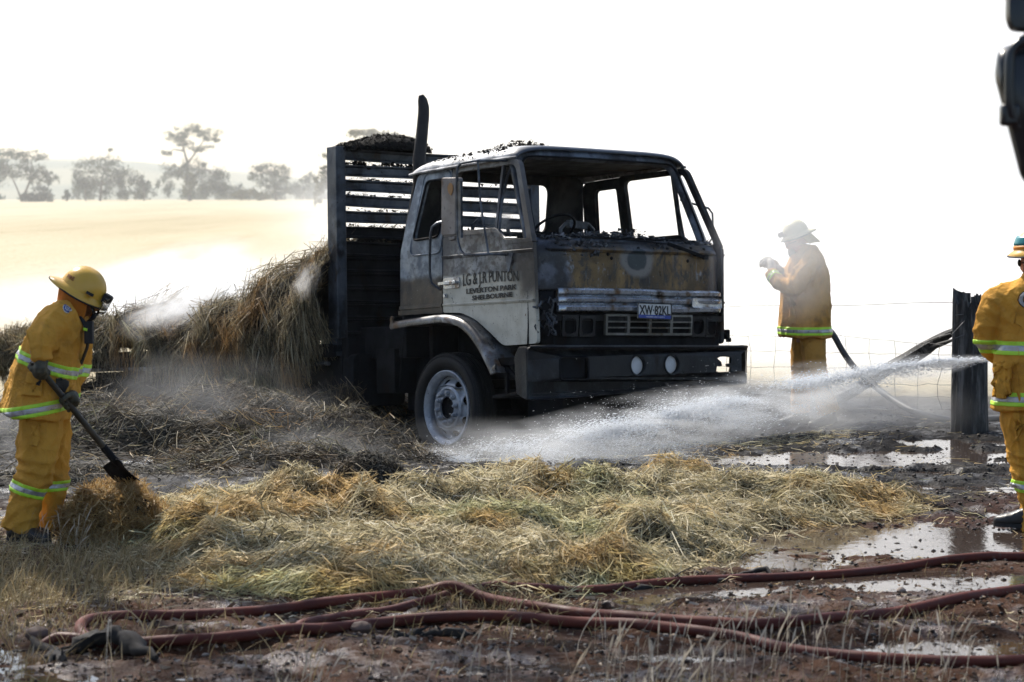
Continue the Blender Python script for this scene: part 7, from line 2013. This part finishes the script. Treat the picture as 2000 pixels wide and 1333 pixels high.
def vol_mat(name, col, dens, aniso=.35, fall=(1.0, .15), nsc=2.0, nth=(.38, .62), det=3, off=(0, 0, 0), stretch=(1, 1, 1)):
    t = MT(name); t.t.nodes.remove(t.b)
    pv = t.n('ShaderNodeVolumePrincipled'); pv.inputs['Color'].default_value = (*col, 1); pv.inputs['Anisotropy'].default_value = aniso
    if fall is None: pv.inputs['Density'].default_value = dens
    else:
        ln = t.n('ShaderNodeVectorMath', operation='LENGTH'); t.l(t.co(), ln.inputs[0])
        m = t.n('ShaderNodeMapping'); m.inputs['Location'].default_value = off; m.inputs['Scale'].default_value = stretch; t.l(t.co(), m.inputs['Vector'])
        f = t.ss(ln.outputs['Value'], *fall)
        k = t.ss(t.noise(nsc, det, .6, vec=m.outputs[0], dist=.6), *nth)
        t.l(t.ma('MULTIPLY', t.ma('MULTIPLY', f, k), dens), pv.inputs['Density'])
    t.l(pv.outputs[0], t.out.inputs['Volume']); return t.m


def smoke(c, rad, dens, col=(.96, .97, .985), name='smoke', rot=(0, 0, 0), **k):
    bm = bmesh.new(); bmesh.ops.create_icosphere(bm, subdivisions=2, radius=1.0); me = bpy.data.meshes.new(name); bm.to_mesh(me); bm.free()
    me.materials.append(vol_mat('smoke_volume', col, dens, off=tuple(rng.uniform(-9, 9, 3)), **k))
    o = bpy.data.objects.new(name, me); COL.objects.link(o); o.location = c; o.scale = rad; o.rotation_euler = rot
    return tag(o, kind='stuff')


mb = MB(); mb.box((-100, 1900, 34), (8000, 4300, 90))
hz = mb.build('haze', vol_mat('haze_air', (.90, .96, 1), HAZE, .35, None), smooth=0); tag(hz, kind='stuff')
# bank of white smoke rolling away behind the cab and over the fence line
smoke((0, 215, 6), (150, 165, 26), .0008, fall=(1.0, .5), nsc=1.5, nth=(.0, .3))
smoke((5.6, 31.5, -.2), (5.6, 6.0, 2.7), .55, fall=(1.0, .3), nsc=1.2, nth=(.1, .5))
smoke((8.5, 39, .2), (7.5, 9, 3.4), .45, fall=(1.0, .25), nsc=1.2, nth=(.15, .5))
smoke((9.5, 52, 3.0), (14, 20, 9), .30, fall=(1.0, .25), nsc=1.2, nth=(.2, .55))
# low smoke drifting over the near paddock on the left
smoke((-4.0, 40, -.9), (8.5, 9, 2.35), .6, fall=(1.0, .2), nsc=1.6, nth=(.25, .6))
smoke((-.8, 33, 1.2), (3.2, 4, 2.0), .5, fall=(1.0, .2), nsc=1.6, nth=(.3, .65))
# wisps rising off the load
smoke(at(350, 600, 25.2), (.75, .45, .30), 5.0, rot=(0, -.4, 0), nsc=1.7, nth=(.40, .62), det=5)
smoke(at(300, 570, 28.5), (1.6, .8, .55), 5.0, rot=(0, -.35, 0), nsc=1.8, nth=(.40, .62), det=5)
smoke(at(345, 590, 27.2), (1.0, .8, .42), 6.5, rot=(0, -.45, 0), nsc=1.7, nth=(.40, .62), det=5)
smoke(at(425, 575, 27.0), (.65, .6, .45), 6.0, rot=(0, -.6, 0), nsc=1.7, nth=(.40, .62), det=5)
smoke(at(240, 610, 27.6), (1.1, .8, .34), 5.0, nsc=1.7, nth=(.42, .64), det=5)
smoke(at(598, 550, 22.9), (.16, .15, .24), 6.0, rot=(0, .4, 0), nsc=1.5, nth=(.42, .62), det=5)
smoke(tw((-1.2, -.55, 2.22)), (.22, .2, .26), 7.0, rot=(0, .5, 0), nsc=1.5, nth=(.45, .62), det=5)
# steam hanging between tray and scorched heap
smoke(at(420, 800, 20.0), (1.35, .8, .55), .20, nsc=1.9, nth=(.35, .65), det=4)
smoke(at(330, 740, 21.6), (.8, .5, .35), .28, nsc=1.9, nth=(.38, .65), det=4)
smoke(at(640, 880, 18.9), (.75, .6, .32), .4, nsc=1.8, nth=(.38, .64), det=4)
smoke(at(10, 830, 18.9), (.5, .5, .45), .5, nsc=1.7, nth=(.36, .62), det=4)
# smoke in front of the standing firefighter
smoke(at(1525, 480, 21.9), (.80, .5, .85), 1.9, fall=(1.0, .1), nsc=1.2, nth=(.25, .6))
smoke(at(1660, 790, 21.5), (1.9, 1.2, .42), .6, nsc=1.6, nth=(.3, .62))
# fine mist carried with the jet
def mist(name, scale, dens, th, nsc):
    mb = MB(); rings = []
    for t_ in np.linspace(.0, 1, 26):
        c, R = jet(np.array([t_])); c = c[0]; R = R[0] * scale + .012; c = c - np.array((0, 0, R * .35 * t_))
        d = nrm(jet(np.array([min(1, t_ + .03)]))[0][0] - jet(np.array([max(0, t_ - .03)]))[0][0]); s_ = nrm(np.cross(d, (0, 0, 1.0))); u_ = np.cross(s_, d)
        rings.append([c + s_ * R * math.cos(a) + u_ * R * math.sin(a) for a in np.linspace(0, 2 * PI, 16, endpoint=False)])
    mb.loft(rings)
    t = MT('mist_volume'); t.t.nodes.remove(t.b); pv = t.n('ShaderNodeVolumePrincipled'); pv.inputs['Color'].default_value = (.96, .98, 1, 1); pv.inputs['Anisotropy'].default_value = .4
    x, y, z = t.sep(); d0 = t.ss(y, 15.6, 18.5, dens * 1.7, dens * 1.25)
    yy = JC[:, 1]
    def poly(c): return t.ma('ADD', t.ma('MULTIPLY', t.ma('ADD', t.ma('MULTIPLY', y, float(c[0])), float(c[1])), y), float(c[2]))
    xc, zc, rc = (poly(np.polyfit(yy, q, 2)) for q in (JC[:, 0], JC[:, 2] - JR * .3 * JT, JR * scale + .012))
    ddx = t.ma('MULTIPLY', t.ma('SUBTRACT', x, xc), .72); ddz = t.ma('SUBTRACT', z, zc)
    q = t.ma('DIVIDE', t.ma('SQRT', t.ma('ADD', t.ma('MULTIPLY', ddx, ddx), t.ma('MULTIPLY', ddz, ddz))), rc)
    d0 = t.ma('MULTIPLY', d0, t.ss(q, 1.0, .25))
    k = t.ss(t.noise(nsc, 4, .6, vec=t.map((.9, .9, 4.5), (0, .16, 0))), *th)
    t.l(t.ma('MULTIPLY', d0, k), pv.inputs['Density']); t.l(pv.outputs[0], t.out.inputs['Volume'])
    tag(mb.build(name, t.m, smooth=0), kind='stuff')
mist('water_mist', 1.4, 1.7, (.34, .64), 2.6)
smoke(at(1130, 885, 18.9), (1.6, .6, .26), .9, (.96, .98, 1), 'water_mist', (0, .12, 0), nsc=1.8, nth=(.3, .62), det=4)
smoke(JC[-1] + np.array((.25, -.15, .02)), (.75, .5, .26), 1.2, (.96, .98, 1), 'water_mist', nsc=1.8, nth=(.35, .62), det=4)
